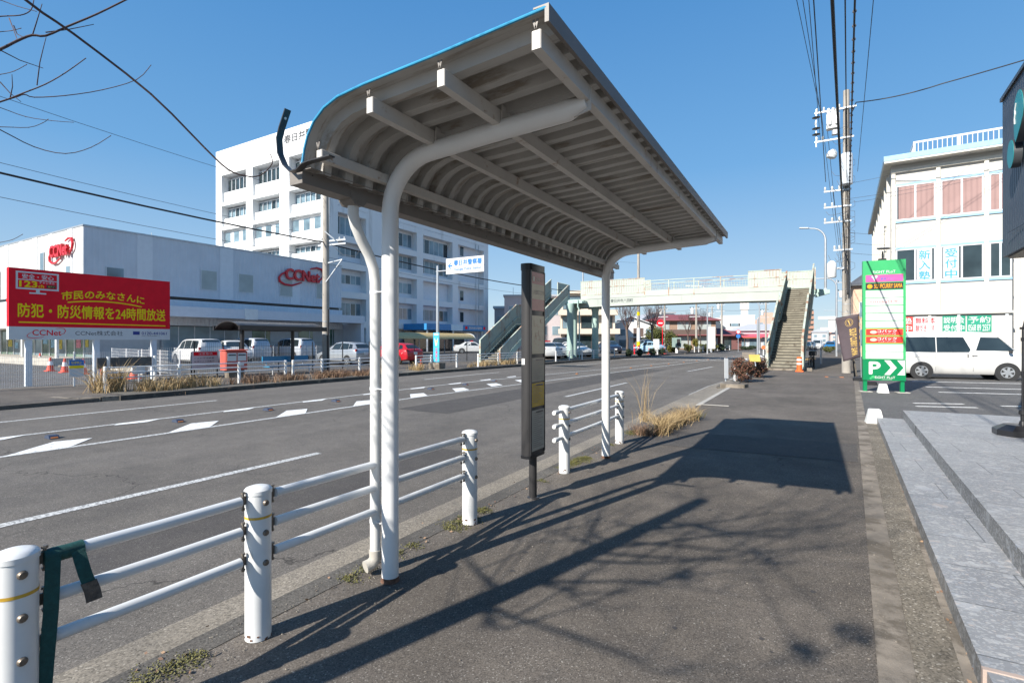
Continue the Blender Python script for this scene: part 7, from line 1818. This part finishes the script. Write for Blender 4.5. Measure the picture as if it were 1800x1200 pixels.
MB().box(-.32,.32,-.06,.06,.3,1.75).build('board', 'sign_white', t, 0); MB().box(-.08,.08,-.04,.04,0,.3).build('foot', 'steel', t, 0)
t = thing('control_box', 'grey-green roadside cabinet on a white pedestal beyond the no-entry sign', 'cabinet', (-14.9,67,0), .3)
MB().cbox(-.55,.55,-.3,.3,.75,1.95,.04).build('body', mat('cabinet_green', (.22,.30,.27), .5), t, 0); MB().box(-.14,.14,-.12,.12,0,.75).build('pedestal', 'white', t, 0); MB().box(.02,.42,-.315,-.301,.9,1.8).build('door', 'dark_metal', t, 0)
t = thing('traffic_gantry', 'grey mast with white edge-on direction signs over the far pavement', 'sign gantry', (2.95,84,0))
MB().lathe((0,0,0), [(.16,0),(.1,10)], 12).build('mast', 'steel', t)
for z, x0 in ((4.55,-2.2),(3.0,-1.9)): MB().box(x0,-.12,-.25,.25,z,z+.4).build('sign_box', 'sign_white', t, 0)
MB().box(-.95,-.14,-.06,.06,3.4,4.5).build('sign_plate', 'sign_white', t, 0)
for i, (x, y, lab) in enumerate(((4.4,86,'white barrier right of the far gantry mast, left one'),(5.6,88,'white barrier right of the far gantry mast, right one'))):
    t = thing('barrier', lab, 'barrier', (x,y,0)); MB().box(-.6,.6,-.02,.02,.55,1.0).build('board', 'refl_white', t, 0)
    for s in (-.5,.5): MB().box(s-.05,s+.05,-.3,.3,0,.55).build('leg', 'refl_white', t, 0)
for i, y in enumerate((52.6,54.0)):
    o = thing('bollard', ('red bollard beside the dark navy car, left one','red bollard beside the dark navy car, right one')[i], 'bollard', (-18.1+i*.5,59.6,0), 0, 'red bollards'); MB().cyl((0,0,0),(0,0,1.05),.09,n=10).build('shaft', 'sign_red', o); MB().lathe((0,0,.7), [(.093,0),(.093,.12)], 10).build('band', 'refl_white', o)
for i, (x, y) in enumerate(((-16.6,60.4),(-15.9,60.8),(-15.0,61.3))): cone('traffic_cone', ('orange cone left of the plain white board beyond the bridge','orange cone half behind the plain white board beyond the bridge','orange cone right of the plain white board beyond the bridge')[i], (x,y,0), .75, .18, 'red_cone', [(.3,.45)], 'orange cones beyond the bridge')
# far traffic
car('moving_car', 'blue car with a white plate coming towards the camera in the near lane', 'car', (2.6,97,ZR), -PI/2-.09, 4.0, 1.7, 1.55, 'hatch', BLC, 'cars on the road far ahead')
car('moving_car', 'dark saloon coming towards the camera left of the blue car', 'car', (-.9,101,ZR), -PI/2-.09, 4.5, 1.8, 1.5, 'suv', DKC, 'cars on the road far ahead')
car('moving_car', 'white car between the dark saloon and the blue car far ahead', 'car', (.9,114,ZR), -PI/2-.09, 4.4, 1.7, 1.85, 'minivan', WP, 'cars on the road far ahead')
car('moving_car', 'grey car just behind the dark saloon far ahead', 'car', (-.2,107,ZR), -PI/2-.09, 4.2, 1.7, 1.5, 'hatch', GY, 'cars on the road far ahead')

# trees and shrubs beyond the bridge
def bare_tree(label, x, y, h, sp, tr, seed, up=.45):
    rr = random.Random(seed); t = thing('bare_tree', label, 'tree', (x,y,0), 0, 'leafless trees beyond the bridge')
    MB().tube([(0,0,0),(.05,.02,h*.25),(-.04,0,h*.48),(.02,.03,h*.6)], [tr,tr*.85,tr*.8,tr*.75], 9).build('trunk', 'bark', t, 60)
    mb = MB()
    for k in range(9):
        a = 6.283*k/9+rr.uniform(-.3,.3); bare_crown(mb, (0,0,h*rr.uniform(.42,.6)), (math.cos(a)*sp,math.sin(a)*sp,1), h*.22, tr*.32, 3, rr, up, 4, 4, .42)
    mb.build('crown', 'twig', t, 60)
bare_tree('tall pruned bare tree left of the tall banded utility pole', -19.3, 60.5, 6.3, .65, .16, 2)
bare_tree('pruned bare tree with a crooked trunk right of the tall banded utility pole', -17.2, 64.0, 6.0, .6, .15, 3)
bare_tree('thin bare tree behind the grey-green cabinet', -15.0, 74.5, 5.4, .5, .10, 4)
bare_tree('thin bare tree left of the low wine-red building', -13.9, 77.5, 5.6, .5, .10, 6)
bare_tree('spindly bare sapling in front of the shop windows at the far left', -27.5, 6.2, 3.4, .45, .05, 9)
rnd = random.Random(41)
def shrub(name, label, x, y, rx, ry, rz, n, m, size=.09, cat='bush', group='shrubs beyond the bridge', trunk=0):
    t = thing(name, label, cat, (x,y,0), 0, group); mb = MB(); leaves(mb, (0,0,trunk+rz*.92), (rx,ry,rz), n, size, rnd); mb.build('crown' if trunk else 'leaves', m, t, 0)
    st = MB()
    for k in range(5): a = rnd.uniform(0,6.28); st.tube([(0,0,0),(0,0,trunk*.8),(math.cos(a)*rx*.5,math.sin(a)*ry*.5,trunk+rz)], .03+.03*bool(trunk), 5)
    st.build('trunk' if trunk else 'stems', 'bark', t)
shrub('round_tree', 'large round olive-green evergreen behind the tall banded utility pole', -18.6, 70.5, 1.6, 1.6, 1.75, 4200, 'leaf_olive', .11, 'tree', trunk=.6)
shrub('round_tree', 'round green evergreen right of the crooked bare tree', -16.6, 71.0, 1.05, 1.0, 1.3, 2600, 'leaf_olive', .10, 'tree', trunk=.5)
shrub('bush', 'dark green bush at the corner of the beige stepped house', -23.2, 64.5, 1.1, 1.0, 1.2, 2200, 'leaf_dark', .10)
shrub('bush', 'yellow-green rounded shrub left of the grey-green cabinet', -15.9, 69.4, .8, .7, .55, 1500, 'leaf_yel')
shrub('bush', 'dark rounded shrub just behind the grey-green cabinet', -14.2, 70.2, .7, .7, .7, 1400, 'leaf_olive')
shrub('bush', 'yellow shrub right of the grey-green cabinet', -13.6, 72.5, .55, .55, 1.0, 1200, 'leaf_yel')
shrub('bush', 'olive round shrub behind the closely set white posts', -12.9, 75.5, .8, .8, .7, 1400, 'leaf_olive')
shrub('bush', 'yellow-green shrub left of the white upright sign', -12.4, 79, 1.0, .8, .7, 1500, 'leaf_yel')
shrub('bush', 'dark low shrub at the foot of the white upright sign', -12.0, 83, .9, .8, .6, 1300, 'leaf_dark')
shrub('street_tree', 'dark evergreen tree half hidden by the brown advertising flag', 4.7, 80, 1.3, 1.3, 2.7, 3000, 'leaf_dark', .14, 'tree', trunk=1.6)
for i, (y0, lab) in enumerate(((49.0,'dark clipped hedge at the start of the hedged guard rail'),(52.0,'second dark clipped hedge along the hedged guard rail'),(55.4,'third dark clipped hedge along the hedged guard rail'),(58.6,'last dark clipped hedge before the side road'))):
    shrub('hedge', lab, -16.3+bend(y0)-1.0, y0, .45, 1.0, .42, 1700, 'leaf_dark', .06, 'hedge', 'dark hedges along the far kerb')
shrub('bush', 'brown-green bush on the kerb in front of the far blue car', 2.0, 78, .9, 1.4, .55, 1500, 'leaf_olive', .08)
shrub('bush', 'low dark hedge block by the far side-road corner', -9.0, 92, 1.6, .8, .45, 1400, 'leaf_dark', .09)
mb = MB()
for k in range(7):
    x = -200+70*k
    for _ in range(90):
        pass
cable('power_cable', 'thin wire between the utility poles under the footbridge, upper one', [(-18.6,76,7.3),(-13.6,73,7.2),(-12.9,91,8.6),(-6.6,95,7.8)], .015, 'grey_wire', .25, 'wires beyond the bridge')
cable('power_cable', 'thin wire between the utility poles under the footbridge, lower one', [(-18.1,61,7.6),(-18.6,76,6.2),(-13.6,73,6.0),(-6.6,95,6.9)], .015, 'grey_wire', .35, 'wires beyond the bridge')
